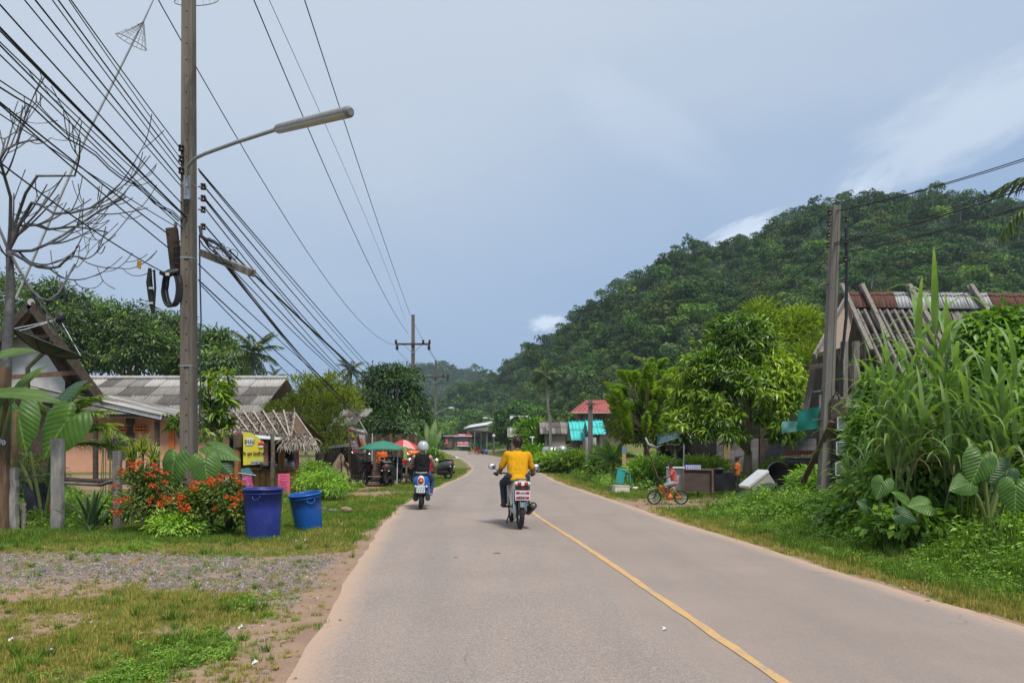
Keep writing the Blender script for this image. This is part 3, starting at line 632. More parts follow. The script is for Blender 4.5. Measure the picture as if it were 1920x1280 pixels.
for q, L in ((1, 1.6), (-1, .6)):
    MB().tube([P(818, 775, 91.4), P(818, 775, 91.4)+Vector((q*L*.4, -.2, .35)), P(818, 770, 91.4)+Vector((q*L*.9, -.4, .35))], .05, 6).build('arm', GALV, t)
    MB().ball(P(818, 770, 91.4)+Vector((q*(L+.25), -.45, .33)), .16, 10, (2.4, 1, .7)).build('lamp_head', STEELW, t)
tpole(850.5, 300, 10.5, [(9.9, 2.4, 0, CONCL, 0)], 'small distant pole behind the red roadside kiosk', .34)
tp = tpole(925, 125, 6.6, [], 'distant pole with a white lamp beside the dark green hedge', .26)
MB().tube([P(925, 786, 124.7), P(916, 783, 124.6)], .05, 6).build('lamp_arm', GALV, tp); MB().ball(P(910, 783.5, 124.6), .22, 10, (2.2, 1, .7)).build('lamp_head', STEELW, tp)
t = thing('garden_lamp', 'short white globe lamp post by the far roadside', 'lamp', GP(926, 116)); MB().tube([GP(927, 116), P(926, 820, 116)], .08, 8).build('post', CONCL, t); MB().ball(P(926, 817, 116), .27, 12).build('globe', STEELW, t)
# right-hand poles
b_ = GP(1543, 17); rp = thing('utility_pole', 'leaning grey concrete pole with electric meters beside the old barn', 'utility pole', b_)
shaft(rp, (b_.x, 17, 0), 6.95, .245, .17, CONCL, dx=.29)
def onp(z, ox=0, oy=-.15): return Vector((b_.x+.29*z/6.95+ox, 17+oy, z))
for i, z in enumerate((1.99, 1.44, .98)):
    c = onp(z, .22, -.24); m_ = MB().box(c, (.25, .14, .30)).build('electric_meter', M('meter_grey', (.09, .09, .09), (.06, .06, .06), rough=.3), rp, bevel=.02)
    MB().box(c-Vector((0, .075, -.0)), (.20, .012, .24)).build('meter_glass', M('meter_glass', (.13, .16, .14), (.08, .10, .09), rough=.08, spec=.9), m_)
    for a, b in (((-.11, 0, -.14), (-.11, 0, .14)), ((.11, 0, -.14), (.11, 0, .14)), ((-.11, 0, .14), (.11, 0, .14)), ((-.11, 0, -.14), (.11, 0, -.14))):
        MB().beam(c+Vector(a)-Vector((0, .085, 0)), c+Vector(b)-Vector((0, .085, 0)), .018, .018).build('meter_frame', STEELW, m_)
MB().box(onp(1.5, .22, -.14), (.34, .04, 2.1)).build('meter_board', DKWOOD, rp)
MB().tube([onp(2.6, .26), onp(3.4, .22), onp(4.4, .28), onp(5.6, .24), onp(6.4, .2)], .035, 7).build('cable_bundle', BLK, rp)
MB().tube([onp(2.6, .05), onp(2.7, .14), onp(2.55, .2)], .02, 7).build('conduit', BLK, rp)
for z in (2.75, 2.1, 5.2): MB().box(onp(z, 0, .2), (.36, .36, .025)).build('steel_band', GALV, rp)
for z in (6.75, 6.5, 6.25, 6.02):
    spool(rp, onp(z, -.2), .05)
for z in (6.6, 6.1, 5.7): spool(rp, onp(z, .2), .05)
MB().beam(P(1560, 790, 16.6), P(1505, 905, 17.6), .12, .05, (0, 1, 0)).build('propped_plank', WOODB, rp)
for px, lbl, d, pyt in ((1107, 'short grey pole with a pale cloth banner in front of the turquoise roof', 38, 750),):
    tp = thing('utility_pole', lbl, 'utility pole', GP(px, d)); shaft(tp, (tp.location.x, d, 0), P(0, pyt, d).z, .26, .2, CONCL)
    MB().box(P(px, 757, d-.2), (.5, .06, .06)).build('crossarm', DKWOOD, tp)
for px in (1032,):
    tp = thing('utility_pole', 'thin pole standing among the shrubs below the coconut palm', 'utility pole', GP(px, 62)); shaft(tp, (tp.location.x, 62, 0), P(0, 778, 62).z, .24, .2, CONCL)

# ---- wires: each hangs in one vertical plane between two points; via points give its height on the way
WIRE = M('wire_black', (.010, .010, .012), (.014, .014, .016), rough=.6)
def wire(pts, da, db, r, label, group, sag=0.0):
    """pts = photo points along the wire, first and last at depths da and db; depth between follows the straight plan line"""
    (xa, ya), (xb, yb) = pts[0], pts[-1]; A = P(xa, ya, da); B = P(xb, yb, db); out = []
    for px, py in pts[1:-1]:
        s = (px-960)/F; dx, dy = B.x-A.x, B.y-A.y; k = (s*A.y-A.x)/(dx-s*dy); out.append((k, P(px, py, A.y+k*dy).z))
    ks = [(0, A.z)]+out+[(1, B.z)]; n = 22; V = []
    ka, kz = [k for k, _ in ks], [z for _, z in ks]
    if len(ks) == 2: zf = lambda k: A.z+(B.z-A.z)*k-4*sag*k*(1-k)
    else:
        co = np.polyfit(ka, kz, min(2, len(ks)-1)); zf = lambda k: float(np.polyval(co, k))
    V = [Vector((A.x+(B.x-A.x)*i/n, A.y+(B.y-A.y)*i/n, zf(i/n))) for i in range(n+1)]
    o = MB().tube(V, r*.88, 5, cap=False).build('overhead_wire', WIRE); tag(o, label, 'wire', group); return o
ORD = 'first second third fourth fifth sixth seventh eighth ninth tenth eleventh twelfth thirteenth fourteenth fifteenth sixteenth seventeenth'.split()
gl = 'wires from the near pole to the upper left'
near = [((339, 280), (133, 0), .011), ((339, 298), (129, 0), .009), ((338, 309), (109, 0), .013), ((339, 322), (98, 0), .010), ((339, 338), (66, 0), .014), ((340, 350), (46, 0), .011), ((341, 382), (0, 9), .013),
        ((350, 408), (0, 52), .018), ((346, 405), (0, 58), .012), ((344, 404), (0, 79), .010), ((335, 415), (0, 85), .013), ((342, 428), (0, 103), .011), ((341, 412), (0, 147), .010), ((341, 416), (0, 160), .013),
        ((317, 440), (0, 192), .014), ((316, 465), (0, 196), .013), ((330, 425), (0, 214), .009)]
for i, (a, b, r) in enumerate(near):
    db = -5.8/((b[0]-960)/F); L_ = 1.9
    q = ((b[0]-a[0]), (b[1]-a[1])); 
    A = P(a[0], a[1], 13.4); B = P(b[0], b[1], db); C = A+(B-A)*L_; n = 26
    sg = rnd.uniform(.02, .10)
    V = [A+(C-A)*(k/n)+Vector((0, 0, 4*sg*((k/n)*(1-(k/n))-(1/L_)*(1-1/L_)*(k/n)*L_)))*-1 for k in range(n+1)]
    if i in (12, 13): V = [v+Vector((0, 0, .035*math.sin(k*1.7))) for k, v in enumerate(V)]
    lb = ORD[i]+' wire from the top, rising from the near pole to the upper left' if r <= .017 else 'thickest black cable running from the near pole to the upper left'
    tag(MB().tube(V, r*.85, 5, cap=False).build('overhead_wire', WIRE), lb, 'wire', gl)
wire([(302, 508), (205, 452), (100, 378), (-60, 258)], 13.2, 8.2, .012, 'lowest wire at the left, the one carrying the yellow tag', gl)
gr = 'wires from the near pole down to the far crossarm'
for i, (a, mid, b, r) in enumerate([((372, 317), (633, 620), (768, 764), .016), ((374, 322), (610, 603), (766, 764), .012), ((383, 350), (600, 608), (762, 765), .016), ((384, 372), (580, 607), (775, 765), .016), ((386, 378), (574, 608), (778, 765), .012), ((386, 393), (545, 590), (783, 766), .013),
                       ((386, 425), (540, 600), (786, 766), .016), ((400, 470), (540, 640), (764, 775), .02), ((410, 480), (520, 620), (770, 780), .012), ((420, 490), (545, 650), (758, 778), .012), ((430, 500), (550, 650), (752, 776), .013), ((372, 495), (470, 588), (750, 800), .013), ((372, 525), (440, 588), (720, 810), .016), ((374, 532), (430, 590), (690, 830), .012), ((474, 512), (640, 668), (768, 768), .018), ((430, 470), (620, 652), (765, 768), .02), ((376, 440), (560, 632), (790, 767), .013)]):
    wire([a, mid, b], 13.3 if a[0] < 395 else 12.9, 60, r, ('wire to the far crossarm leaving the near pole %s' % ('at the lamp arm, upper', 'at the lamp arm, lower', 'at the top brown insulator', 'at insulator two, upper strand', 'at insulator two, lower strand', 'at the third insulator', 'at the fourth insulator', 'above the broken timber arm', 'over the timber arm, upper', 'over the timber arm, middle', 'over the timber arm, lower', 'below the broken timber arm', 'as the second lowest strand', 'as the very lowest strand', 'at the timber arm tip', 'as the thick tangled cable', 'between insulators and timber arm')[i]), gr)
hv = 'high wires across the sky'
wire([(215, -150), (290, 0), (343, 82), (440, 240), (600, 510), (741, 646)], 13.5, 59.8, .014, 'high wire passing behind the near pole to the left end of the far crossarm', hv)
wire([(415, -150), (475, 0), (570, 225), (680, 470), (765, 625)], 13.5, 59.8, .015, 'middle high wire running down the sky to the far pole', hv)
wire([(440, -150), (500, 0), (640, 300), (760, 600)], 13.5, 59.9, .008, 'faint thin high wire running down the sky to the far pole', hv)
wire([(520, -160), (570, 0), (658, 265), (770, 592)], 13.5, 59.8, .015, 'rightmost high wire running down the sky to the far pole top', hv)
for i, (a, b) in enumerate((((741, 652), (797, 703)), ((772, 597), (817, 676)), ((804, 652), (838, 702)), ((770, 766), (815, 790)))): wire([a, b], 59.7, 92, .016, 'short far wire running from the far pole %s to the pole beyond' % ('left insulator', 'top', 'right insulator', 'lower crossarm')[i], 'wires between the far poles', .2)
for a, b, c_ in (((817, 772), (850, 793), 300), ((925, 778), (1032, 782), 62)): wire([a, b], 92 if a[0] < 900 else 125, c_, .02, 'slack far wire hanging above the distant %s' % ('red kiosk' if a[0] < 900 else 'grey roofed huts'), 'slack far wires', .5)
gq = 'wires from the meter pole to the upper right'
for i, (a, b, r) in enumerate((((1566, 396), (1925, 296), .010), ((1568, 396), (1925, 300), .008), ((1562, 456), (1925, 341), .010), ((1562, 458), (1925, 346), .008), ((1564, 460), (1925, 352), .013), ((1574, 474), (1925, 385), .010), ((1575, 476), (1925, 388), .008))):
    A = P(a[0], a[1], 17); B = P(b[0], b[1], 11.0); C = A+(B-A)*1.5; V = [A+(C-A)*(k/16)-Vector((0, 0, .25*(k/16)*(1-k/16)*4*.5-.25*.5*4*(1/1.5)*(1-1/1.5)*(k/16)*1.5)) for k in range(17)]
    tag(MB().tube(V, r*.85, 5, cap=False).build('overhead_wire', WIRE), ORD[i]+' wire from the top rising from the meter pole towards the upper right', 'wire', gq)
gb = 'wires from the meter pole down to the roadside pole'
for i, (a, mid, b) in enumerate((((1556, 396), (1420, 535), (1107, 760)), ((1558, 460), (1440, 560), (1107, 762)), ((1560, 476), (1450, 590), (1110, 765)))): wire([a, mid, b], 17, 38, .009, '%s thin wire sagging from the meter pole past the mango tree' % ('highest', 'middle', 'lowest')[i], gb)
# long pole with two fine net cones (at the left, against the sky)
t = thing('net_pole', 'tall pale bamboo pole with a thin cone shaped net leaning across the sky', 'pole', P(60, 700, 15))
GH = M('pale_bamboo', (.42, .43, .46), (.34, .35, .38), rough=.6); NET = M('fine_net', (.20, .18, .19), (.16, .14, .15), rough=.8)
MB().tube([P(30, 560, 15), P(165, 250, 15), P(268, 42, 15), P(292, -10, 15)], [.026, .022, .018, .012], 7).build('rod', GH, t)
ap = P(270, 40, 14.9); rc = P(246, 79, 14.9); rim = [rc+Vector((.29*math.cos(a), .2*math.sin(a), -.15*math.cos(a)*.9)) for a in np.linspace(0, 2*math.pi, 33)]
mb = MB().tube(rim, .008, 4, cap=False)
for k in range(0, 32, 2): mb.tube([rim[k], rim[k].lerp(ap, .5)+Vector((0, 0, -.03))+(ap-rim[k].lerp(ap, .5))*.15, ap], .0035, 3, cap=False)
for f in (.25, .5, .75): mb.tube([p.lerp(ap, f)+(ap-p.lerp(ap, f))*.1 for p in rim], .0035, 3, cap=False)
mb.build('net_cone', NET, t)
t = thing('net_hoop', 'thin round net hoop hanging high beside the near pole top', 'hoop', P(372, -5, 15)); rc = P(368, 2, 15.5)
rim = [rc+Vector((.45*math.cos(a), .2*math.sin(a), .22*math.sin(a))) for a in np.linspace(0, 2*math.pi, 37)]; mb = MB().tube(rim, .009, 4, cap=False); ap = rc+Vector((0, 0, .9))
for k in range(0, 36, 2): mb.tube([rim[k], ap], .0035, 3, cap=False)
for f in (.15, .3): mb.tube([p.lerp(ap, f) for p in rim], .0035, 3, cap=False)
mb.build('net', NET, t)

# ================================================================== buildings
def corr(name, w, L, pitch, amp, mat, th=.012, per=4):
    n = max(4, int(round(w/pitch))*per); xs_ = np.linspace(0, w, n+1); z = amp*np.cos(xs_/pitch*2*math.pi)
    V = []; 
    for yy in (0, L):
        V += [(x, yy, zz) for x, zz in zip(xs_, z)]
    k = n+1; V += [(x, 0, zz-th) for x, zz in zip(xs_, z)]
    Fc = [(i, i+1, k+i+1, k+i) for i in range(n)]+[(2*k+i, 2*k+i+1, i+1, i) for i in range(n)]
    return npmesh(name, V, Fc, mat, True)
def sheets(parent, A, U, Vv, nx, ny, mats, pitch=.18, amp=.028, per=4, lap=.08, name='roof_sheet', seed=3, th=.012, skip=(), pick=None):
    """corrugated sheets one by one: A = lower left corner, U along the eave, Vv up the slope"""
    A, U, Vv = Vector(A), Vector(U), Vector(Vv); u = U.normalized(); w = U.length/nx; L = Vv.length/ny; rs = random.Random(seed)
    nrm = u.cross(Vv).normalized(); v = nrm.cross(u); sh = (Vv/ny)
    ms = [corr(name, w*.995, L+lap, pitch if isinstance(pitch, float) else w, amp, mt, th, per) for mt in mats]
    for j in range(ny):
        for i in range(nx):
            if (i, j) in skip: continue
            o = A+u*w*i+sh*j+nrm*(.018*(i % 2)+.0*j)+nrm*(rs.uniform(0, .008))
            vv = (v*(L+lap)-nrm*.03).normalized(); uu = u; nn = uu.cross(vv).normalized()
            link(name, ms[pick(i, j) if pick else rs.randrange(len(ms))], parent, Matrix(((uu.x, vv.x, nn.x, o.x), (uu.y, vv.y, nn.y, o.y), (uu.z, vv.z, nn.z, o.z), (0, 0, 0, 1))))
FCL = M('fibre_cement_light', (.40, .39, .375), (.31, .30, .285), rough=.9, scale=2.5, stretch=(2, .3, 1), c3=(.22, .21, .20)); FCM = M('fibre_cement_grey', (.24, .225, .21), (.17, .16, .15), rough=.9, scale=2.5, stretch=(2, .3, 1), c3=(.11, .10, .095))
FCD = M('fibre_cement_dark', (.12, .11, .10), (.08, .073, .068), rough=.92, scale=2.5, stretch=(2, .3, 1), c3=(.19, .18, .165))
SAL = M('salmon_plaster', (.62, .33, .22), (.56, .30, .20), rough=.85, scale=2, c3=(.5, .27, .19)); ORG = M('orange_paint', (.62, .17, .035), (.52, .14, .03), rough=.6); DARK = M('interior_shadow', (.012, .010, .009), (.02, .017, .015), rough=.95)  # the near-black colour paints in shadow inside sheds, stall and vent slots
WPL = M('white_plaster', (.62, .63, .64), (.52, .53, .54), rough=.85, scale=1.5, c3=(.42, .42, .41))
# salmon house
h = thing('house', 'salmon walled house with a long grey corrugated cement roof behind the flowers', 'house', (-20, 42, 0))
MB().box((-20.2, 44.5, 1.6), (12.6, 5, 3.2)).build('wall', SAL, h)
A = Vector((-26.6, 41, 3.22)); sheets(h, A, (12.75, 0, 0), (0, 5, 2.4), 14, 4, [FCM, FCD, FCL], .182, .03, 4, pick=lambda i, j: 2 if j == 3 and i not in (2, 3, 4) else (0 if (i*5+j*3) % 4 < 2 else 1))
A2 = Vector((-13.85, 51, 3.22)); sheets(h, A2, (-12.75, 0, 0), (0, -5, 2.4), 7, 2, [FCM], .36, .03, 2)
for i in range(14): MB().tube([(-26.6+i*.91, 46, 5.68), (-26.6+i*.91+.93, 46, 5.68)], [.13, .12], 8).build('ridge_cap', FCL, h)
for px in (226, 263):
    f = MB().box(P(px, 803, 41.9), (.72, .08, .42)).build('vent', ORG, h)
    for rz_ in (-.09, .09):
        for q in range(4): MB().box(P(px, 803, 41.84)+Vector((-.25+q*.165, 0, rz_)), (.11, .02, .07)).build('vent_slot', DARK, f)
MB().box(P(244, 830, 41.95), (.45, .1, 2.9)).build('door', DKWOOD, h); MB().box(P(222, 840, 41.95), (1.2, .06, 1.1)).build('window', M('window_dark', (.02, .025, .03), (.03, .035, .04), rough=.15, spec=.7), h)
MB().box(P(322, 820, 41.94), (.30, .1, 3.0)).build('pillar', ORG, h)
MB().box((-20.2, 41.1, 3.1), (12.7, .06, .18)).build('fascia', DKWOOD, h)
# gable house at the far left with a lean-to roof
h = thing('house', 'white gabled house with a dark barge board at the left edge', 'house', (-18.4, 28, 0))
ap = P(58, 568, 27.4); er = P(190, 742, 27.4); el_ = Vector((2*ap.x-er.x-.8, 27.4, er.z-.4)); DV = Vector((-.60, .80, 0)); yb = 9.0; W0 = DV*1.1
MB().add([Vector((el_.x+1.0, 27.4, 0))+W0, Vector((er.x-1.2, 27.4, 0))+W0, Vector((er.x-1.2, 27.4, er.z+.6))+W0, Vector((ap.x, 27.4, ap.z-.7))+W0, Vector((el_.x+1.0, 27.4, el_.z+.6))+W0], [(0, 1, 2, 3, 4)]).add([Vector((er.x-1.2, 27.4, 0))+W0, Vector((er.x-1.2, 27.4, 0))+DV*8, Vector((er.x-1.2, 27.4, er.z+.6))+DV*8, Vector((er.x-1.2, 27.4, er.z+.6))+W0], [(0, 1, 2, 3)]).build('wall', WPL, h)
MB().add([Vector((el_.x+1.0, 27.36, 0))+W0, Vector((er.x-1.15, 27.36, 0))+W0, Vector((er.x-1.15, 27.36, 3.35))+W0, Vector((el_.x+1.0, 27.36, 3.35))+W0], [(0, 1, 2, 3)]).build('lower_wall_shadow', DKWOOD, h)  # dark panel added over the white wall to imitate the shadow low down
def skew(A, U, Vv, nx, ny, mats):
    for j in range(ny):
        for i in range(nx):
            p = A+U*(i/nx)+Vv*(j/ny); u, v = U/nx, Vv/ny*1.04; n_ = u.cross(v).normalized(); n_ = n_ if n_.z > 0 else -n_
            MB().quad(p, p+u, p+u+v, p+v, 12, 1, lambda a_, b_: .03*math.cos(a_*6.283*3), .012).build('roof_sheet', mats[(i*3+j) % len(mats)], h)
skew(er, DV*yb, ap-er, 6, 3, [FCD, FCM]); skew(el_, DV*yb, ap-el_, 6, 3, [FCL, FCM])
for a, b, w in ((er, ap, .30), (el_, ap, .24)):
    MB().beam(a+Vector((0, -.06, -.05)), b+Vector((0, -.06, -.05)), .05, w, (0, 0, 1)).build('barge_board', DKWOOD, h)
    MB().beam(a+Vector((0, .12, -.30)), b+Vector((0, .12, -.30)), .07, .10).build('rafter', WOODB, h)
    for k in (1, 2, 3, 4, 5): p = a.lerp(b, k/6)+Vector((0, 0, -.17)); MB().beam(p, p+DV*3, .06, .09).build('purlin', WOODB, h)
MB().beam(er.lerp(ap, .35)+Vector((0, .3, -.3)), el_.lerp(ap, .35)+Vector((0, .3, -.3)), .08, .16).build('tie_beam', WOODB, h)
MB().beam(er.lerp(ap, .72)+Vector((0, .3, -.2)), el_.lerp(ap, .72)+Vector((0, .3, -.2)), .06, .12).build('tie_beam', WOODB, h)
for k in range(5): q_ = ap+DV*(-.1+k*1.7)+Vector((0, 0, .02)); MB().tube([q_, q_+DV*1.75], [.13, .12], 8).build('ridge_cap', FCL, h)
lt_ = P(75, 726, 28.2); sheets(h, Vector((P(312, 779, 28).x, 34.5, P(312, 779, 28).z)), (0, -7, 0), Vector((lt_.x-P(312, 779, 28).x, 0, lt_.z-P(312, 779, 28).z)), 7, 2, [FCM, FCL], .3, .035, 4)
e_ = P(312, 779, 28); MB().beam(lt_+Vector((0, -.55, -.12)), Vector((e_.x, 27.6, e_.z-.1)), .05, .12).build('fascia', STEELW, h)
for yy in (27.8, 31, 34): MB().beam(lt_+Vector((0, yy-28.2, -.2)), Vector((e_.x, yy, e_.z-.16)), .07, .12).build('rafter', DKWOOD, h)
for xx, yy in ((e_.x-.3, 27.9), (e_.x-.3, 34), (e_.x-2.6, 27.9)): MB().box((xx, yy, e_.z/2-.1), (.14, .14, e_.z-.2)).build('post', DKWOOD, h)
# satellite dish
t = thing('satellite_dish', 'black mesh satellite dish on a post in front of the white gable', 'satellite dish', GP(52, 20))
dc = P(86, 652, 20); ax = Vector((.38, .10, .92)).normalized(); rot = ax.to_track_quat('Z', 'Y').to_matrix(); prof = [(.02, 0), (.3, .03), (.55, .1), (.78, .2), (.93, .29), (.95, .30)]
DM = M('dish_mesh', (.022, .022, .026), (.03, .03, .034), rough=.6); MB().lathe(prof, dc-ax*.15, 28, rot).build('dish', DM, t); MB().torus(dc+ax*.15, .95, .02, 'z', 32, 6, rot).build('rim', BLK, t)
for k in range(8): a = k*math.pi/4; MB().tube([dc-ax*.15+rot @ Vector((r_*math.cos(a), r_*math.sin(a), z_-.012)) for r_, z_ in prof], .014, 5).build('rib', BLK, t)
fh = dc+ax*.85
for k in range(3): a = k*2.1+.3; MB().tube([dc+ax*.15+rot @ Vector((.93*math.cos(a), .93*math.sin(a), 0)), fh], .013, 6).build('strut', GALV, t)
MB().lathe([(.001, -.12), (.09, -.12), (.12, .02), (.11, .16), (.05, .2), (.001, .2)], fh, 14, rot).build('feed_horn', BLK, t)
MB().tube([GP(52, 20), P(52, 690, 20), dc-ax*.15], .06, 8).build('post', M('mossy_post', (.12, .15, .06), (.2, .2, .12)), t)
MB().tube([P(22, 622, 19.7), P(45, 618, 19.7), fh], .012, 6).build('cable', STEELW, t)
# thatched snack stall
TH = M('dry_thatch', (.34, .295, .255), (.22, .185, .155), rough=.95, scale=14, isl=.45); TH2 = M('bamboo_batten', (.42, .37, .30), (.33, .28, .22), rough=.8, scale=9)
st = thing('food_stall', 'thatched bamboo snack stall with wooden posts behind the blue bins', 'stall', GP(490, 22.5))
RL, RR, EL, ER = P(372, 778, 26.5), P(553, 774, 23.6), P(372, 799, 24.8), P(545, 824, 21.8)
nrm = (ER-EL).cross(RL-EL).normalized(); nrm = nrm if nrm.z > 0 else -nrm
MB().quad(EL, ER, RR, RL, 8, 3, lambda u, v: -.02, .03).build('roof_deck', DKWOOD, st)
MB().quad(RL, RR, RR+Vector((.5, 2.0, -.9)), RL+Vector((.5, 2.0, -.9)), 6, 2, thick=.06).build('roof_deck', M('thatch_back', (.2, .165, .14), (.14, .115, .1)), st)
def thatch(A, B, C, D, n, L, seed, w=.05, drop=0.0, wild=.2, mat=TH):
    """A,B lower edge; D,C upper edge: loose palm strips lying down the slope"""
    r = np.random.default_rng(seed); u, v = r.uniform(0, 1, n), r.uniform(0, 1, n)**.9; a, b, c, d_ = [np.array(x) for x in (A, B, C, D)]
    Pn = (a*((1-u)*(1-v))[:, None]+b*(u*(1-v))[:, None]+c*(u*v)[:, None]+d_*((1-u)*v)[:, None]); dn = unit(((a-d_)*(1-u)[:, None]+(b-c)*u[:, None])); nn = np.cross(b-a, d_-a); nn = nn/np.linalg.norm(nn); nn = nn if nn[2] > 0 else -nn
    D_ = dn+r.normal(size=(n, 3))*wild+np.array([0, 0, -drop]); U = nn+r.normal(size=(n, 3))*.3
    U = nn+r.normal(size=(n, 3))*.15; V, Fc = leafcloud(LANCE, Pn+nn*r.uniform(.0, .05, (n, 1)), D_, U, L*r.uniform(.6, 1.3, n), w*r.uniform(.6, 1.5, n)); return npmesh('thatch', V, Fc, mat)
link('thatch', thatch(EL, ER, RR, RL, 6500, .15, 5, w=.03, wild=.5), st)['kind'] = 'stuff'
link('thatch_fringe', thatch(EL, ER, ER+(RR-ER)*.1, EL+(RL-EL)*.1, 380, .22, 6, drop=.8), st)['kind'] = 'stuff'
PK = P(583, 822, 22.4); S1, S2, S3, S4 = P(528, 832, 21.4), P(596, 836, 21.4), P(578, 816, 22.6), P(545, 815, 22.0)
link('thatch_skirt', thatch(S1, S2, S3, S4, 650, .34, 7, w=.03, drop=.25, wild=.3), st)['kind'] = 'stuff'
MB().add([RR, ER, PK], [(0, 1, 2)]).build('gable_panel', WOODB, st)
MB().beam(RR, PK+Vector((.05, 0, 0)), .04, .06).build('gable_pole', TH2, st); MB().beam(RR, ER, .05, .06).build('gable_pole', TH2, st); MB().beam(RL, RR+Vector((0, 0, .0)), .06, .06).build('ridge_pole', TH2, st)
MB().tube([RR-Vector((0, 0, .1)), RR+Vector((-.02, 0, .18))], [.02, .012], 6).build('finial', TH2, st)
for i in range(10):
    f = i/10; a = RL.lerp(RR, f); b = EL.lerp(ER, min(1, f+.18)); MB().beam(a+nrm*.11, b+nrm*.11, .042, .03).build('roof_batten', TH2, st)
for f in (.06,): MB().beam(EL.lerp(RL, f)+nrm*.07, ER.lerp(RR, f)+nrm*.07, .03, .03).build('roof_batten', TH2, st)
MB().quad(P(470, 820, 22.1), P(543, 826, 21.7), P(543, 820, 22.0), P(478, 815, 22.6), thick=.01).build('metal_flashing', STEELW, st)
PW = M('orange_brown_post', (.30, .14, .045), (.20, .09, .035), rough=.7, scale=6, stretch=(2, 2, .4)); HAIR = M('palm_fibre_post', (.16, .125, .09), (.10, .075, .055), rough=.95, scale=20, bump=.8)
for px, d, r, mt, pt in ((445, 22.4, .11, PW, 812), (511, 21.9, .065, M('bark_branch', (.21, .17, .13), (.14, .11, .09), scale=9, bump=.6), 812), (529, 22.9, .10, PW, 822), (552, 24.0, .06, DKWOOD, 820), (398, 24.3, .08, WOODB, 806)):
    mb = MB(); k = 6; mb.tube([GP(px, d)+(P(px, pt, d)-GP(px, d))*(i/k)+Vector((rnd.uniform(-1, 1)*.02, 0, 0)) for i in range(k+1)], [r*rnd.uniform(.88, 1.1) for _ in range(k+1)], 9); mb.build('post', mt, st)
MB().tube([P(446, 815, 22.35), P(446, 838, 22.35)], [.15, .11], 9).build('fibre_wrap', HAIR, st)
CW = M('orange_counter', (.34, .17, .04), (.26, .12, .03), rough=.6, scale=4, stretch=(1, 1, 3)); CY = M('yellow_counter', (.48, .26, .05), (.38, .20, .04), rough=.6, scale=4)
c0, c1, c2, c3 = GP(435, 23.4), GP(541, 22.3), GP(562, 24.6), GP(455, 25.6); zt = P(0, 881, 22.3).z
MB().add([c0, c1, c1+Vector((0, 0, zt)), c0+Vector((0, 0, zt))], [(0, 1, 2, 3)]).build('counter_front', CW, st); MB().add([c1, c2, c2+Vector((0, 0, zt+.05)), c1+Vector((0, 0, zt))], [(0, 1, 2, 3)]).build('counter_side', CY, st)
MB().quad(c0+Vector((-.1, -.1, zt)), c1+Vector((.08, -.1, zt)), c2+Vector((.1, .1, zt)), c3+Vector((-.1, .1, zt)), thick=.05).build('counter_top', CW, st)
for i in range(9): p = c0.lerp(c1, (i+.5)/9); MB().box(p+Vector((0, -.02, zt/2)), (.012, .012, zt-.05)).build('board_joint', WOODB, st)
MB().quad(GP(430, 26.5), GP(552, 25.6), P(552, 805, 25.6), P(430, 800, 26.5), thick=.03).build('back_wall', DARK, st)  # near-black sheet stands for the shadowed inside of the stall
MB().quad(P(494, 830, 22.25), P(503, 830, 22.2), P(503, 872, 22.2), P(494, 872, 22.25), thick=.02).build('side_panel', M('pinkish_board', (.42, .25, .2), (.36, .2, .16)), st)
MB().quad(GP(390, 24.2, .55), GP(432, 23.8, .55), GP(432, 24.6, .6), GP(390, 25.2, .6), thick=.05).build('bench_top', M('magenta_cloth', (.38, .03, .16), (.3, .03, .13)), st)
# grey roofed shed beyond the tamarind
h = thing('shed', 'small open shed with a grey corrugated roof behind the banner', 'shed', GP(640, 31))
a_, b2, c_, d_ = P(622, 800, 30), P(672, 798, 30), P(680, 774.5, 33), P(640, 774.5, 33)
sheets(h, P(608, 797, 29.5), P(668, 797, 29.5)-P(608, 797, 29.5), Vector((.35, 2.6, .78)), 4, 2, [FCM, FCD], .18, .025, 4)
MB().beam(P(600, 797, 29.4), P(688, 814, 28.2), .06, .1).build('fascia', WOODG, h); MB().beam(P(672, 786, 30.5), P(688, 814, 28.4), .05, .08).build('barge_board', WOODG, h)
for px in (610, 642, 686): MB().box(GP(px, 29.5, .85), (.12, .12, 1.75)).build('post', DKWOOD, h)
MB().box(GP(646, 33.5, .95), (2.6, .08, 1.9)).build('back_wall', DARK, h)  # shadow of the open shed is put into this wall's colour
MB().quad(P(596, 843, 28.6), P(655, 836, 28.6), P(655, 830, 29.4), P(600, 838, 29.4), thick=.03).build('lean_roof', FCM, h)
# old barn behind the reeds on the right
RUS = M('rusted_iron', (.12, .05, .036), (.075, .036, .028), rough=.85, scale=3, stretch=(6, .5, 1), c3=(.16, .09, .06))
h = thing('barn', 'old grey roofed barn with rusty ridge behind the tall reeds', 'barn', GP(1600, 18.5))
d0 = 18.5; rl, rr_ = P(1583, 556, d0+2.2), P(1985, 560, d0+1.0); elf = P(1668, 745, d0-1.0); U_ = rr_-rl; dn_ = Vector((elf.x-rl.x, elf.y-rl.y, elf.z-rl.z))
sheets(h, rl+dn_*1.15, U_, -dn_*1.15, 9, 3, [FCM, FCD, FCD], .17, .03, 4, skip=((0, 0), (1, 0)), th=.03)
b3 = Vector((-dn_.x*.2, -dn_.y, dn_.z)); sheets(h, rl+U_+b3+Vector((0, 0, 0)), -U_, -b3, 5, 2, [FCM], .34, .03, 2)
for i in range(9):
    f0 = i/9; a = rl+U_*f0+Vector((0, 0, .04)); w = U_/9*1.01; mt = RUS if i in (0, 1, 6, 7, 8) else TIN
    sheets(h, a+dn_*.16+Vector((0, -.03, .05)), w, -dn_*.17, 1, 1, [mt], .09, .012, 4, name='ridge_sheet')
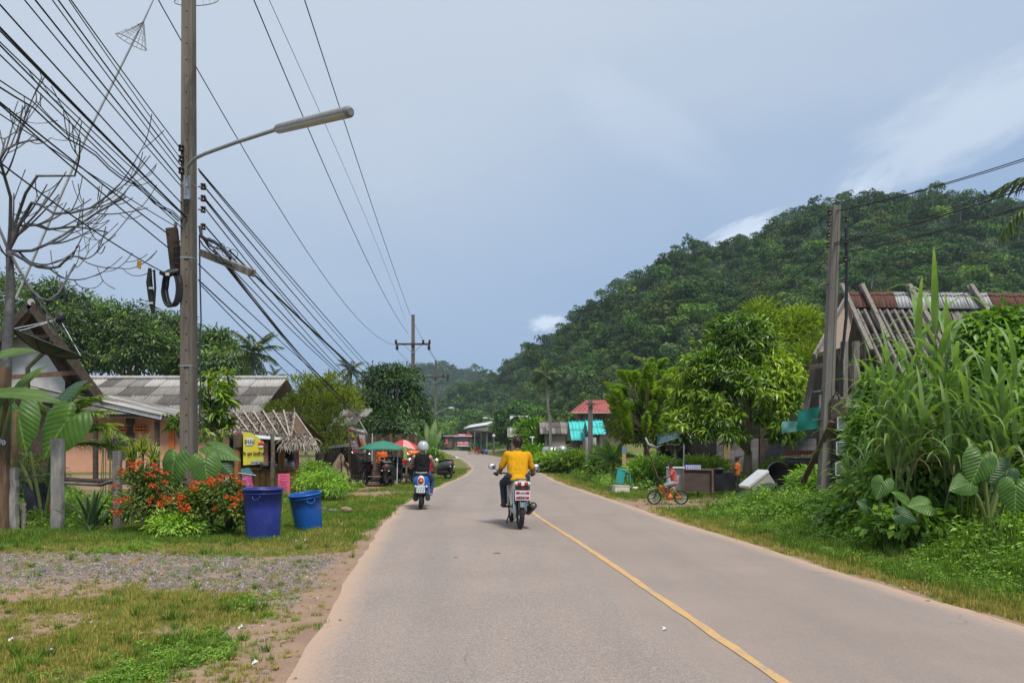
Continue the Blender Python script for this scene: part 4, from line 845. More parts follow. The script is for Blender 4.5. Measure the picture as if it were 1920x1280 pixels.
for f, l in ((.0, .62), (.10, .5), (.33, .9), (.62, 1.0)):
    a = rl+U_*f; s_ = -dn_.normalized(); MB().beam(a+s_*.35+Vector((-.05, -.15, .12)), a-s_*dn_.length*l+Vector((-.05, -.15, .10)), .10, .09).build('roof_pole', WOODG, h)
    MB().beam(a+Vector((.12, .5, .42)), a+Vector((-.05, -.3, -.1)), .07, .07).build('roof_pole', WOODG, h)
for i in range(9): a = rl+U_*(.02+i*.035); MB().tube([a+dn_*.17+Vector((0, -.12, .03)), a+dn_*(.75+.2*((i*7) % 3)/2)+Vector((0, -.12, .03))], .04, 6).build('roof_batten', WOODG, h)
g0, g1 = P(1530, 655, d0+.8), P(1590, 560, d0+2.0)
MB().quad(P(1528, 662, d0+.2), P(1588, 650, d0+.6), P(1604, 572, d0+1.8), P(1583, 562, d0+2.1), thick=.04).build('gable_mat', M('woven_gable', (.30, .24, .19), (.22, .17, .135), rough=.9, scale=30, bump=.6), h)
MB().beam(P(1527, 668, d0), P(1586, 560, d0+2), .06, .14).build('barge_board', WOODG, h); MB().beam(P(1512, 690, d0-.6), P(1548, 684, d0), .12, .10).build('purlin_end', DKWOOD, h)
for px, d in ((1580, d0+.2), (1602, d0+.4), (1625, d0+1.4), (1650, d0), (1700, d0), (1800, d0), (1900, d0)): MB().beam(GP(px, d), P(px+3, 640+(px > 1640)*60, d), .14, .14, (0, 1, 0)).build('post', WOODG if px < 1640 else DKWOOD, h)
for k in range(5): MB().beam(P(1570+k*14, 640+k*3, d0+.9), P(1590+k*14, 755-k*12, d0+1.1), .05, .05, (0, 1, 0)).build('strut', WOODG, h)
MB().quad(GP(1590, d0+3), GP(1960, d0+1.6), P(1960, 690, d0+1.6), P(1610, 690, d0+3), thick=.05).build('wall', DKWOOD, h)
for i in range(13): px = 1592+i*9; MB().beam(GP(px, d0+2.6-i*.03), P(px, 760, d0+2.6-i*.03), .12, .02, (0, 1, 0)).build('wall_board', WOODG if i % 3 else DKWOOD, h)
MB().box(P(1578, 752, d0-.2), (1.1, .05, .32)).build('shelf_board', WOODG, h)
# low lean-to and plank wall behind the mango tree
h = thing('shed', 'dark low shed of grey planks behind the mango tree', 'shed', GP(1440, 29))
PLK = M('purple_grey_board', (.20, .19, .20), (.14, .13, .14), rough=.9, scale=3, stretch=(.4, 3, 3), c3=(.10, .09, .09))
for i in range(11): px = 1352+i*17; MB().box(GP(px, 29, .95), (.345, .04, 1.55+.1*(i % 3))).build('wall_board', PLK, h)
MB().quad(P(1488, 765, 26), P(1560, 716, 24), P(1570, 735, 29), P(1440, 790, 31), thick=.06).build('roof', TIN, h)
MB().box(P(1420, 872, 28.7), (5.2, .12, .5)).build('low_wall', CONCL, h)
MB().box(GP(1362, 28.4, 1.05), (.22, .14, 2.1)).build('post', M('tan_post', (.42, .31, .16), (.33, .24, .12)), h)
for px in (1430, 1548): MB().box(GP(px, 28, 1.1), (.25, .2, 2.3)).build('post', DKWOOD, h)
MB().quad(P(1225, 838, 34), P(1600, 790, 34), P(1600, 770, 33), P(1225, 800, 33), thick=.04).build('back_roof', TIN, h); MB().box(GP(1420, 34.5, 1.1), (9, .1, 2.2)).build('back_wall', DARK, h)  # near-black back wall imitates the shadow under the roof
# houses of the far village
def hut(name, label, pxa, pxb, pyr, pye, d, slope, wallm, roofm, wall_h=None, ny=2, nx=6, over=.4, pitch=.3):
    a, b = P(pxa, pye, d), P(pxb, pye, d); hh = thing(name, label, 'house', ((a.x+b.x)/2, d+slope, 0)); zr = P(0, pyr, d+slope).z
    sheets(hh, a, b-a, (0, slope, zr-a.z), nx, ny, roofm, pitch, .03, 2); sheets(hh, b+Vector((0, 2*slope, 0)), a-b, (0, -slope, zr-a.z), 3, 1, roofm[:1], pitch, .03, 2)
    MB().box(((a.x+b.x)/2, d+slope, a.z/2-.15), (b.x-a.x-over*2, 2*slope-over*2, a.z+.25)).build('wall', wallm, hh)
    for e in (a, b): MB().add([e+Vector((0, over, 0)), e+Vector((0, 2*slope-over, 0)), Vector((e.x, d+slope, zr-.1))], [(0, 1, 2)]).build('gable', wallm, hh)
    return hh, a, b
TQ = M('turquoise_roof', (.045, .44, .43), (.05, .52, .50), rough=.45, scale=2); BRW = M('dim_board_wall', (.10, .075, .06), (.16, .12, .10), rough=.9, scale=4); CRM = M('cream_wall', (.46, .42, .36), (.38, .34, .29), rough=.9, scale=2)
h_, a, b = hut('house', 'house with a bright turquoise sheet roof near the cloth banner', 1071, 1104, 789, 825, 52, 2.4, BRW, [TQ], nx=5, ny=2)
h_, a, b = hut('house', 'second turquoise roof beside the banner pole, tilted the other way', 1103, 1137, 787, 814, 50, 2.2, BRW, [TQ], nx=5, ny=2)
RT = M('red_tile_roof', (.34, .09, .085), (.27, .07, .07), rough=.7, scale=12)
rh = thing('house', 'raised wooden house with a red hipped roof above the turquoise roofs', 'house', GP(1118, 68)); a, b = P(1072, 772, 66), P(1165, 772, 66); r1, r2 = P(1098, 750, 69), P(1160, 750, 69)
mb = MB(); mb.quad(a, b, r2, r1, 1, 1, thick=.1); mb.add([a, r1, a+Vector((0, 6, 0))], [(0, 1, 2)]); mb.build('roof', RT, rh)
for i in range(12): f = (i+.5)/12; MB().beam(a.lerp(b, f)+Vector((0, -.02, .06)), (r1.lerp(r2, f))+Vector((0, 0, .06)), .05, .05).build('roof_rib', RT, rh)
MB().beam(a+Vector((0, -.05, -.05)), b+Vector((0, -.05, -.05)), .08, .16).build('fascia', M('pinkish_fascia', (.5, .3, .24), (.42, .25, .2)), rh)
MB().box(GP(1120, 69.5, 2.2), (3.6, 5, 4.4)).build('wall', BRW, rh); MB().box(P(1104, 783, 66.9), (1.1, .06, .8)).build('window', M('pane_grey', (.12, .12, .13), (.2, .2, .2), rough=.2), rh); MB().box(P(1086, 785, 66.7), (.3, .2, 1.4)).build('pillar', M('brick_pillar', (.3, .13, .09), (.24, .1, .07)), rh)
BMB = M('bamboo_wall', (.30, .26, .22), (.20, .17, .145), rough=.9, scale=2, stretch=(20, 1, 1))
h_, a, b = hut('house', 'low hut with a weathered grey ribbed roof above the rider', 951, 990, 801, 819, 78, 1.8, BRW, [FCM, FCL], nx=8, ny=2, pitch=.27)
h_, a, b = hut('house', 'long hut with a grey ribbed roof left of the turquoise roofs', 1013, 1070, 790, 813, 62, 2, BMB, [FCM, FCD], nx=10, ny=2, pitch=.25)
h_, a, b = hut('house', 'pale low house roof partly hidden among the far trees', 956, 992, 779, 786, 115, 3, CRM, [FCL], nx=6, ny=1)
h = thing('house', 'long low building with a slanting pale roof edge beyond the kiosk', 'house', GP(895, 250)); a, b = P(868, 803, 246), P(914, 796, 236)
MB().quad(a, b, b+Vector((2, 12, 1.6)), a+Vector((2, 12, 1.6)), thick=.45).build('roof', STEELW, h); MB().quad(a+Vector((.6, .6, -.4)), b+Vector((.2, .5, -.4)), Vector((b.x, b.y+.5, b.z-1.9)), Vector((a.x+4.6, a.y+.5, a.z-1.4)), thick=.1).build('wall', CRM, h)
MB().quad(GP(876, 250), GP(914, 244), P(914, 804, 244), P(876, 806, 250), thick=.3).build('wall', BRW, h)
for px in (878, 890, 902, 913): MB().box(GP(px, 241, 3.1), (.35, .35, 6.2)).build('post', CONCL, h)
# ================================================================== plants
def Bb(px, py, d, rx, ry, rd=None):
    k = d/F; p = P(px, py, d); return (p.x, p.y, p.z, rx*k, (rd if rd is not None else rx*k*.85), ry*k)
G_MANGO = LEAF('mango_leaf', (.025, .06, .010), (.072, .155, .018), (.23, .35, .035), fb=.34, rough=.36, spec=.55, trans=.32)
G_MANGOD = LEAF('dark_mango_leaf', (.010, .030, .009), (.026, .062, .016), (.06, .12, .03), fb=.2, rough=.4, spec=.5, trans=.2)
G_RUB = LEAF('rubber_tree_leaf', (.020, .044, .020), (.055, .10, .038), (.11, .20, .035), fb=.22, rough=.42, spec=.55, trans=.28)
G_OLIVE = LEAF('tamarind_leaf', (.040, .065, .012), (.11, .155, .022), (.22, .28, .04), fb=.3, rough=.5, trans=.35)
G_YEL = LEAF('yellow_green_leaf', (.05, .085, .012), (.095, .155, .022), (.20, .26, .04), fb=.3, rough=.5, trans=.4)
G_BRI = LEAF('bright_vine_leaf', (.028, .07, .014), (.078, .17, .026), (.19, .33, .05), fb=.25, rough=.42, spec=.5, trans=.35)
G_WEED = LEAF('weed_leaf', (.055, .115, .024), (.12, .22, .045), (.23, .35, .07), fb=.25, rough=.5, trans=.35, obr=.25)
G_PALM = LEAF('palm_leaflet', (.018, .040, .014), (.045, .080, .025), (.14, .16, .07), fb=.2, rough=.4, spec=.6, trans=.25, obr=.25)
G_PALMY = LEAF('areca_leaflet', (.03, .06, .012), (.08, .14, .025), (.2, .24, .05), fb=.25, rough=.4, spec=.6, trans=.35, obr=.2)
G_IXO = LEAF('ixora_leaf', (.016, .040, .012), (.045, .085, .020), (.13, .15, .03), fb=.25, rough=.4, spec=.5, trans=.25)
G_PLUME = LEAF('plume_leaf', (.065, .13, .024), (.15, .26, .045), (.25, .38, .07), fb=.25, rough=.5, trans=.35, lowf=1.2)
G_DRY = LEAF('dry_leaf', (.10, .06, .03), (.22, .14, .07), (.34, .26, .15), fb=.3, trans=.2)
STEM = M('green_stem', (.10, .16, .04), (.16, .18, .06), rough=.6, scale=8); BARK = M('rough_bark', (.20, .165, .13), (.12, .10, .08), scale=9, bump=.7, stretch=(1, 1, .3), c3=(.28, .25, .2))
GRY = M('bare_bark', (.10, .10, .105), (.07, .07, .075), scale=9, bump=.5, c3=(.16, .155, .15))

# ---- trees of the left side
rubber = [(28, 505, 70, 60), (95, 520, 60, 58), (165, 540, 62, 60), (238, 562, 62, 58), (300, 580, 55, 62), (345, 590, 40, 64), (398, 618, 52, 60), (432, 655, 28, 64)]
for i, (px, pt, rx, d) in enumerate(rubber):
    h = (735-pt)/2; B = [Bb(px, pt+h, d, rx, h*.96), Bb(px-rx*.5, pt+h*1.3, d+1.5, rx*.7, h*.7), Bb(px+rx*.5, pt+h*1.2, d-1, rx*.7, h*.75), Bb(px+rnd.uniform(-20, 20), pt+h*.5, d, rx*.55, h*.5)]
    lab = ['tall rubber tree at the far left edge behind the bare branches', 'rubber tree rising right behind the gabled house', 'leafy rubber tree between the gable and the long roof', 'rubber tree above the left end of the corrugated roof', 'rubber tree crown left of the concrete pole', 'rubber tree directly behind the concrete pole', 'rubber tree just right of the concrete pole', 'lower rubber tree beside the left coconut palm'][i]
    tree('rubber_tree', lab, B, GP(px, d), P(px, 720, d), .2, G_RUB, BARK, nc=230, npc=34, cr=.62, ll=.36, lw=.15, group='rubber trees behind the houses', seed=20+i, droop=.55, lo=.4, nb=6)
def frond_mesh(name, L, n, ll, droop, lw=.035, mat=None, hang=.5, up=.5, seed=1, stem=.03, sweep=.5):
    """a pinnate frond: arched rachis with paired leaflets"""
    r = np.random.default_rng(seed); t = np.linspace(0, 1, 14); ang = up-droop*t; ds = L/13; y = np.concatenate([[0], np.cumsum(np.cos(ang[:-1])*ds)]); z = np.concatenate([[0], np.cumsum(np.sin(ang[:-1])*ds)])
    tt = np.repeat(np.linspace(.12, .99, n), 2); sd = np.tile([-1, 1], n); py = np.interp(tt, t, y); pz = np.interp(tt, t, z); aa = np.interp(tt, t, ang)
    Pn = np.stack([np.zeros(2*n), py, pz], 1); fw = np.stack([np.zeros(2*n), np.cos(aa), np.sin(aa)], 1)
    D = np.stack([sd*1.0, np.zeros(2*n), np.full(2*n, -hang)], 1)*(1-.25*tt[:, None])+fw*(sweep+.5*tt[:, None])+r.normal(size=(2*n, 3))*.10; U = np.array([0, 0, 1.0])+r.normal(size=(2*n, 3))*.3
    lng = ll*np.sin(np.clip(tt*1.05+.08, 0, 1)*math.pi)**.5*r.uniform(.85, 1.1, 2*n); V, Fc = leafcloud(LANCE, Pn, D, U, lng, lw)
    mb = MB().tube([(0, y[k], z[k]) for k in range(14)], [stem*(1-.85*k/13) for k in range(14)], 4, cap=False); tv = np.array([tuple(p) for p in mb.v]); tf = np.array(mb.f)
    return npmesh(name, np.concatenate([V, tv]), [Fc, tf+len(V)], [mat or G_PALM, STEM], mi=np.concatenate([np.zeros(len(Fc), int), np.ones(len(tf), int)]))
FR = [frond_mesh('frond', 3.6, 34, .85, d_, hang=h_, up=u_, seed=i, lw=.07) for i, (d_, h_, u_) in enumerate([(1.3, .6, .9), (1.5, .9, .5), (1.3, 1.2, .1), (1.1, .5, 1.25)])]
def palm(label, base, top, n=20, sc=1.0, group='coconut palms', meshes=None, name='coconut_palm', r0=.2, seed=1, pit=(-.9, .35)):
    rs = random.Random(seed); t = thing(name, label, 'palm tree', base, group); base, top = Vector(base), Vector(top); mid = base.lerp(top, .5)+Vector(((top.x-base.x)*.15, 0, 0))
    MB().tube([base-Vector((0, 0, .2)), base.lerp(mid, .1), mid, top], [r0*1.5, r0, r0*.8, r0*.7], 8).build('trunk', BARKP, t)
    for i in range(n):
        a = i*2.399+rs.uniform(-.2, .2); f = i/n; me = (meshes or FR)[min(3, int(rs.random()*4))]
        link('frond', me, t, Matrix.Translation(top) @ Euler((pit[1]-f*(pit[1]-pit[0])+rs.uniform(-.15, .15), rs.uniform(-.2, .2), a), 'XYZ').to_matrix().to_4x4() @ Matrix.Diagonal((sc, sc*rs.uniform(.85, 1.1), sc, 1)))
    return t
palm('coconut palm with drooping fronds left of the overhead wires', GP(466, 52), P(474, 664, 52), 24, .72, seed=3)
palm('small far coconut palm just right of the big left palm', GP(515, 80), P(515, 706, 80), 16, .5, seed=4)
palm('small coconut palm standing against the sky above the olive tree', GP(660, 85), P(658, 694, 85), 18, .62, seed=5)
palm('coconut palm with a thin leaning trunk below the hillside', GP(1040, 78), P(1023, 706, 78), 24, .66, seed=6)
B = [Bb(735, 740, 50, 55, 52), Bb(700, 775, 49, 38, 40), Bb(770, 780, 50, 35, 45), Bb(735, 800, 48, 60, 30), Bb(705, 712, 50, 28, 25), Bb(755, 705, 51, 25, 20)]
tree('mango_tree', 'large dense dark green mango tree behind the umbrellas', B, GP(730, 51), P(733, 815, 50), .35, G_MANGOD, BARK, nc=330, npc=30, cr=.45, ll=.34, lw=.09, seed=31, T=LANCE, droop=.5)
B = [Bb(600, 745, 28, 52, 34), Bb(560, 770, 27.5, 38, 28), Bb(640, 760, 28, 42, 30), Bb(610, 800, 27, 45, 28), Bb(575, 720, 28, 25, 16), Bb(625, 715, 28, 25, 14), Bb(660, 735, 28, 20, 12), Bb(520, 768, 27, 24, 12), Bb(632, 832, 26.5, 26, 22)]
tree('tamarind_tree', 'feathery olive green tree right of the thatched stall', B, GP(607, 28), P(607, 820, 28), .12, G_OLIVE, BARKD, nc=240, npc=42, cr=.26, ll=.13, lw=.035, seed=32, droop=-.5, out=.7, nb=26)
B = [Bb(412, 712, 16, 30, 18), Bb(400, 745, 15.6, 26, 26), Bb(430, 740, 16, 22, 22), Bb(408, 785, 15.7, 30, 22), Bb(390, 812, 15.3, 24, 16)]
tree('mango_sapling', 'slender young mango tree just right of the concrete pole', B, GP(404, 15.8), P(404, 800, 15.8), .05, G_MANGO, BARKD, nc=48, npc=17, cr=.14, ll=.24, lw=.05, seed=33, T=LANCE, droop=.7, nb=20, whorl=True)
B = [Bb(335, 795, 14.6, 24, 14)]
tree('mango_sapling', 'little mango shoot poking out left of the concrete pole', B, GP(340, 14.6), P(340, 815, 14.6), .025, G_MANGO, BARKD, nc=9, npc=14, cr=.10, ll=.22, lw=.05, seed=34, T=LANCE, droop=.6, nb=9, whorl=True)

# bare tree at the far left
t = thing('bare_tree', 'leafless grey tree with curling branches at the left edge', 'tree', GP(8, 13.6)); mb = MB(); rs = random.Random(5)
mb.tube([GP(2, 13.6), P(8, 760, 13.6), P(14, 640, 13.6), P(20, 545, 13.6), P(18, 480, 13.6)], [.12, .10, .085, .075, .06], 9)
def twig(pts, r0, r1, depth=0):
    pts = [Vector(p) for p in pts]; n = 10; q = []
    for i in range(n+1):
        f = i/n*(len(pts)-1); k = min(int(f), len(pts)-2); u = f-k; a, b, c, e = pts[max(k-1, 0)], pts[k], pts[k+1], pts[min(k+2, len(pts)-1)]
        q.append(.5*((2*b)+(c-a)*u+(2*a-5*b+4*c-e)*u*u+(3*b-a-3*c+e)*u**3))
    mb.tube(q, [r0+(r1-r0)*i/n for i in range(n+1)], 6, cap=False)
    if depth < 3:
        for _ in range(rs.choice((4, 5, 6)) if depth < 1 else rs.choice((1, 2, 3)) if depth < 2 else rs.choice((0, 1, 1))):
            k = rs.randint(3, n); s = q[k]; L = (.75 if depth == 0 else .42)*rs.uniform(.6, 1.2)*(.75 if depth == 2 else 1); dr = (q[k]-q[k-1]).normalized()
            d1 = (dr+Vector((rs.uniform(-.8, 1.0), rs.uniform(-.9, .9), rs.uniform(-.7, .5)))).normalized(); d2 = (d1+Vector((rs.uniform(-.2, .5), 0, rs.uniform(.3, 1.2)))).normalized(); r_ = (r0+(r1-r0)*k/n)*.7
            twig([s, s+d1*L*.4, s+d1*L*.6+d2*L*.3, s+d1*L*.6+d2*L*.8], r_, max(.008, r_*.5), depth+1)
for br in ([(18, 480), (60, 470), (120, 440), (180, 400), (235, 370)], [(18, 500), (70, 500), (110, 500), (130, 480), (160, 485)], [(10, 470), (-10, 400), (-5, 330), (10, 260)], [(14, 470), (35, 400), (70, 330), (140, 330), (150, 260)],
           [(16, 455), (60, 380), (100, 400), (170, 390), (225, 345)], [(12, 440), (20, 370), (0, 300), (30, 270), (75, 262)], [(16, 520), (60, 545), (100, 560), (140, 495)], [(15, 470), (50, 420), (90, 430), (140, 425), (200, 435)]):
    br = [(18, 488), (16, 470)]+br[1:]; twig([P(x, y, 13.6+(0 if k < 2 else rs.uniform(-.2, .2)+k*rs.uniform(-.25, .25))) for k, (x, y) in enumerate(br)], .036, .014)
mb.build('trunk', GRY, t)

# ---- broad leaves
def leafgrid(name, L, W, kind, mat, seed=1, nu=14, nv=8, droop=.25, fold=.25):
    u, v = np.meshgrid(np.linspace(0, 1, nu+1), np.linspace(-1, 1, nv+1), indexing='ij'); r = np.random.default_rng(seed)
    if kind == 'taro':
        RH, TH_ = np.meshgrid(np.linspace(.02, 1, nu-5), np.linspace(-math.pi, math.pi, nv*2+1), indexing='ij')
        ro = np.interp(np.abs(np.degrees(TH_)), [0, 8, 25, 50, 80, 110, 140, 160, 172, 180], [.75, .67, .56, .48, .45, .45, .43, .36, .24, .12])*(1+.03*np.sin(TH_*9+seed))
        x = RH*ro*np.sin(TH_)*W/.5; y = RH*ro*np.cos(TH_)*L; z = fold*np.abs(x)-droop*RH**2.2*.45+.012*np.sin(TH_*22)*RH+.015*(r.uniform(size=x.shape)-.5)
        V = np.stack([x, y, z], 2).reshape(-1, 3); mc_ = nv*2; q = (np.arange(nu-6)[:, None]*(mc_+1)+np.arange(mc_)[None]).ravel()
        return npmesh(name, V, np.stack([q, q+1, q+mc_+2, q+mc_+1], 1), mat, True, uv=np.stack([(y+.45)/1.2, x/.46], 2).reshape(-1, 2))
    if kind == 'taro':
        w = W*1.55*(u+.10)**.38*(1-u)**.62; y = L*(u-(1-u)**4*.34*np.abs(v)**.8)
    elif kind == 'banana': w = W*(np.clip(u*6, 0, 1)**.6)*np.clip((1-u)*3.2, 0, 1)**.55; y = L*u
    else: w = W*np.sin(np.clip(u*.93+.05, 0, 1)*math.pi)**.8; y = L*u
    x = v*w; z = fold*np.abs(x)*(1 if kind != 'banana' else .8)-droop*L*u**2-.35*W*np.abs(v)**2.2*u+np.sin(u*34+np.abs(v)*3)*.018*np.abs(v)*W*2+(r.uniform(size=u.shape)-.5)*.02*W
    V = np.stack([x, y, z], 2).reshape(-1, 3); q = (np.arange(nu)[:, None]*(nv+1)+np.arange(nv)[None]).ravel()
    return npmesh(name, V, np.stack([q, q+1, q+nv+2, q+nv+1], 1), mat, True, uv=np.stack([u, v], 2).reshape(-1, 2))
TARO = BIGLEAF('taro_leaf', (.035, .095, .018), (.095, .20, .03), (.22, .32, .09)); TAROD = BIGLEAF('taro_leaf_dark', (.022, .065, .02), (.045, .11, .03), (.12, .2, .07)); BANA = BIGLEAF('banana_leaf', (.04, .10, .02), (.11, .20, .035), (.28, .34, .10))
me_t = leafgrid('leaf', 1, .5, 'taro', TARO, fold=.10, nu=14, nv=12); me_td = leafgrid('leaf', 1, .5, 'taro', TAROD, 2, fold=.14, nu=14, nv=12); me_b = leafgrid('leaf', 1, .17, 'banana', BANA, 3, 16, 6, .45, .3)
def orient(pos, tip, nrm, s, sx=1.0):
    Yv = Vector(tip).normalized(); Z_ = Vector(nrm); X_ = Yv.cross(Z_).normalized(); Z_ = X_.cross(Yv)
    return Matrix(((X_.x*s*sx, Yv.x*s, Z_.x*s, pos.x), (X_.y*s*sx, Yv.y*s, Z_.y*s, pos.y), (X_.z*s*sx, Yv.z*s, Z_.z*s, pos.z), (0, 0, 0, 1)))
def bigplant(name, label, cat, base, leaves, group=None, r=.022):
    """leaves: (px, py of the leaf's stalk end, depth, image angle of the tip, length, normal, mesh)"""
    t = thing(name, label, cat, base, group); base = Vector(base)
    for (px, py, d, ang, L, nrm, me, sx) in leaves:
        p = P(px, py, d); a = R(ang); tip = Vector((math.cos(a), -.15, math.sin(a))); lf = link('leaf', me, t, orient(p, tip, nrm, L, sx))
        q = base+Vector((rnd.uniform(-.06, .06), rnd.uniform(-.06, .06), 0)); c = q.lerp(p, .5)+Vector((0, 0, .12*(p-q).length))
        MB().tube([q, q.lerp(c, .5), c, p], [r*1.3, r*1.1, r, r*.6], 6).build('stalk', STEM, t)
    return t
N1, N2, N3 = (0, -1, .35), (.3, -1, .5), (-.5, -.9, .3)
bigplant('elephant_ear', 'giant elephant ear plant with huge leaves behind the left fence posts', 'plant', GP(85, 14.4), [(108, 752, 14.3, 40, .95, (-.5, -.7, .75), me_td, 1.0), (124, 790, 13.9, 238, 1.05, (0, -1, .2), me_t, .95), (34, 775, 14.2, 285, 1.0, (.25, -1, .15), me_t, .8), (-25, 775, 14.2, 262, .9, N1, me_t, 1)], r=.03)
bigplant('banana_plant', 'banana plant with split leaves crossing the left edge', 'plant', GP(-20, 13.3), [(-25, 745, 12.8, 18, 1.1, (-.2, -.6, .9), me_b, 1), (-40, 690, 12.8, 40, .85, (-.2, -.7, .8), me_b, 1.1), (20, 760, 13.2, 70, .8, N3, me_b, 1.1), (5, 760, 13.2, 118, .7, N1, me_b, 1.1)], r=.04)
bigplant('elephant_ear', 'pair of round elephant ear leaves on both sides of the concrete pole base', 'plant', GP(350, 13.0), [(326, 864, 12.9, 265, .66, (-.3, -1, .2), me_t, .95), (384, 868, 12.9, 283, .62, (.3, -1, .2), me_t, .95), (408, 862, 13.2, 318, .5, (.5, -1, .4), me_td, 1.0), (402, 838, 13.3, 340, .7, (.2, -.7, .9), me_t, .7)])
EE = 'wild taro plants in the right hand weeds'
bigplant('taro_plant', 'wild taro with large drooping leaves at the right edge of the weeds', 'plant', GP(1860, 9.3, .5), [(1840, 862, 9.2, 245, .46, N1, me_t, 1.0), (1905, 915, 8.9, 262, .42, N3, me_t, 1.0), (1890, 880, 9.3, 215, .38, N2, me_td, 1), (1815, 905, 9.2, 200, .34, N2, me_t, 1)], EE)
bigplant('taro_plant', 'wild taro leaf pair low in the middle of the right hand weeds', 'plant', GP(1710, 9.6, .5), [(1738, 945, 9.5, 180, .34, (0, -.8, .8), me_t, 1.1), (1700, 935, 9.6, 150, .30, (0, -.7, .9), me_t, 1), (1690, 965, 9.4, 340, .27, N1, me_td, 1)], EE)
bigplant('taro_plant', 'single wild taro leaf standing up below the meter pole', 'plant', GP(1650, 10.2, .45), [(1655, 905, 10.1, 245, .32, N3, me_t, 1.0), (1628, 950, 10.2, 150, .24, N1, me_td, 1)], EE)
bigplant('taro_plant', 'dark broad leaved taro beside the tilted white foam box', 'plant', GP(1450, 19, .2), [(1430, 915, 18.8, 25, .5, (0, -.6, .9), me_td, .8), (1400, 925, 18.6, 200, .5, (0, -.6, 1), me_td, .8), (1470, 918, 18.8, 20, .5, (0, -.6, 1), me_td, .9), (1440, 932, 18.3, 330, .5, N1, me_t, .9)], EE)
bigplant('banana_plant', 'dark banana plant right of the roadside umbrellas', 'plant', GP(806, 47), [(808, 850, 46.8, a_, l_, n_, me_b, .62) for a_, l_, n_ in ((100, 1.9, N1), (65, 1.6, N2), (130, 2.0, N3), (150, 1.8, N3), (85, 2.1, N1), (168, 1.5, N3))], r=.08)
bigplant('banana_plant', 'dark banana clump beneath the plume leaved tree', 'plant', GP(1150, 33), [(1150, 862, 32.8, a_, l_, n_, me_b, .62) for a_, l_, n_ in ((110, 1.1, N1), (60, 1.0, N2), (145, 1.1, N3), (20, 1.0, N2), (165, 1.0, N3), (-15, .9, N2), (200, .9, N1))], r=.06)

# ---- strap leaves: reeds, agave, dragon plants
def blade(name, L, w, a0, bend, mat, n=9, fold=.25, seed=0, tipw=.35):
    t = np.linspace(0, 1, n+1); ang = a0+bend*t**1.4; ds = L/n; y = np.concatenate([[0], np.cumsum(np.sin(ang[:-1])*ds)]); z = np.concatenate([[0], np.cumsum(np.cos(ang[:-1])*ds)])
    ww = w*np.clip((t+.12)/tipw, 0, 1)**.4*np.clip((1-t)/.6, 0, 1)**.8/2+.001; V = []; UV = []
    for k in range(n+1):
        ny_, nz_ = -math.cos(ang[k]), math.sin(ang[k])
        for s in (-1, 0, 1): V.append((s*ww[k], y[k]+(ny_*fold*ww[k] if s else 0), z[k]+(nz_*fold*ww[k] if s else 0))); UV.append((t[k]*.3, s))
    Fc = [(3*k+s, 3*k+s+1, 3*k+s+4, 3*k+s+3) for k in range(n) for s in (0, 1)]
    return npmesh(name, V, Fc, mat, True, uv=UV)
REED = BIGLEAF('reed_leaf', (.13, .24, .06), (.25, .37, .13), (.32, .42, .22), stripe=2.0); REEDD = M('dry_reed', (.36, .29, .17), (.26, .20, .11), trans=.2)
reedm = [blade('leaf', 1.5, .10, .08, .45, REED), blade('leaf', 1.5, .10, .25, 2.0, REED), blade('leaf', 1.7, .09, .3, 2.5, REED), blade('leaf', 1.4, .10, .15, 1.2, REED), blade('leaf', 1.5, .09, .45, 2.8, REED), blade('leaf', 1.3, .06, .5, 2.5, REEDD)]
def strap(parent, me, pos, az, s, tilt=0.0, name='leaf'): link(name, me, parent, Matrix.Translation(pos) @ Euler((tilt, 0, az), 'XYZ').to_matrix().to_4x4() @ Matrix.Scale(s, 4))
def reeds(label, base, stems, seed, sc=1.0):
    rs = random.Random(seed); t = thing('elephant_grass', label, 'reed', base, 'tall reeds in front of the barn'); base = Vector(base)
    for (px, py, d, n) in stems:
        top = P(px, py, d); b0 = base+Vector((rs.uniform(-.25, .25), rs.uniform(-.2, .2), 0)); q = [b0, b0.lerp(top, .4)+Vector((rs.uniform(-.05, .05), 0, .05)), b0.lerp(top, .8), top]
        MB().tube(q, [.014, .013, .011, .007], 6).build('stem', STEM, t)
        for i in range(n):
            f = 1-.62*(i/n)**1.1; k = rs.choice((0, 3, 1) if i < 2 else (1, 2, 3, 4, 1, 2) if i < n-2 else (4, 5, 5, 2)); a = i*2.6+rs.uniform(-.4, .4)
            strap(t, reedm[k], b0.lerp(top, f), a, sc*rs.uniform(.75, 1.1)*(.9 if i < 3 else .85))
reeds('tallest clump of elephant grass in front of the barn roof', GP(1745, 10.8, .4), [(1722, 655, 10.7, 14), (1752, 605, 10.8, 13), (1778, 660, 10.6, 14), (1700, 720, 10.9, 12), (1792, 720, 10.5, 11)], 1, 1.0)
reeds('arching clump of elephant grass left of the tallest reeds', GP(1680, 11.3, .4), [(1662, 800, 11.2, 14), (1690, 800, 11.0, 13), (1645, 850, 11.4, 11), (1700, 860, 10.9, 11)], 2, .72)
reeds('clump of elephant grass near the right edge of the picture', GP(1870, 9.8, .4), [(1858, 790, 9.8, 14), (1885, 800, 9.7, 13), (1835, 850, 9.9, 12), (1905, 830, 9.6, 12), (1930, 760, 9.9, 10)], 3, .68)
reeds('broad clump of arching elephant grass between the tall reeds and the right edge', GP(1800, 10.2, .4), [(1800, 830, 10.1, 13), (1822, 790, 10.2, 14), (1778, 850, 10.0, 12), (1845, 860, 9.8, 11)], 5, .8)
reeds('wide drooping elephant grass hiding the lower barn roof', GP(1690, 10.6, .4), [(1640, 745, 10.8, 14), (1668, 720, 10.6, 14), (1700, 760, 10.4, 13), (1730, 790, 10.2, 13), (1655, 800, 10.7, 12)], 7, .85)
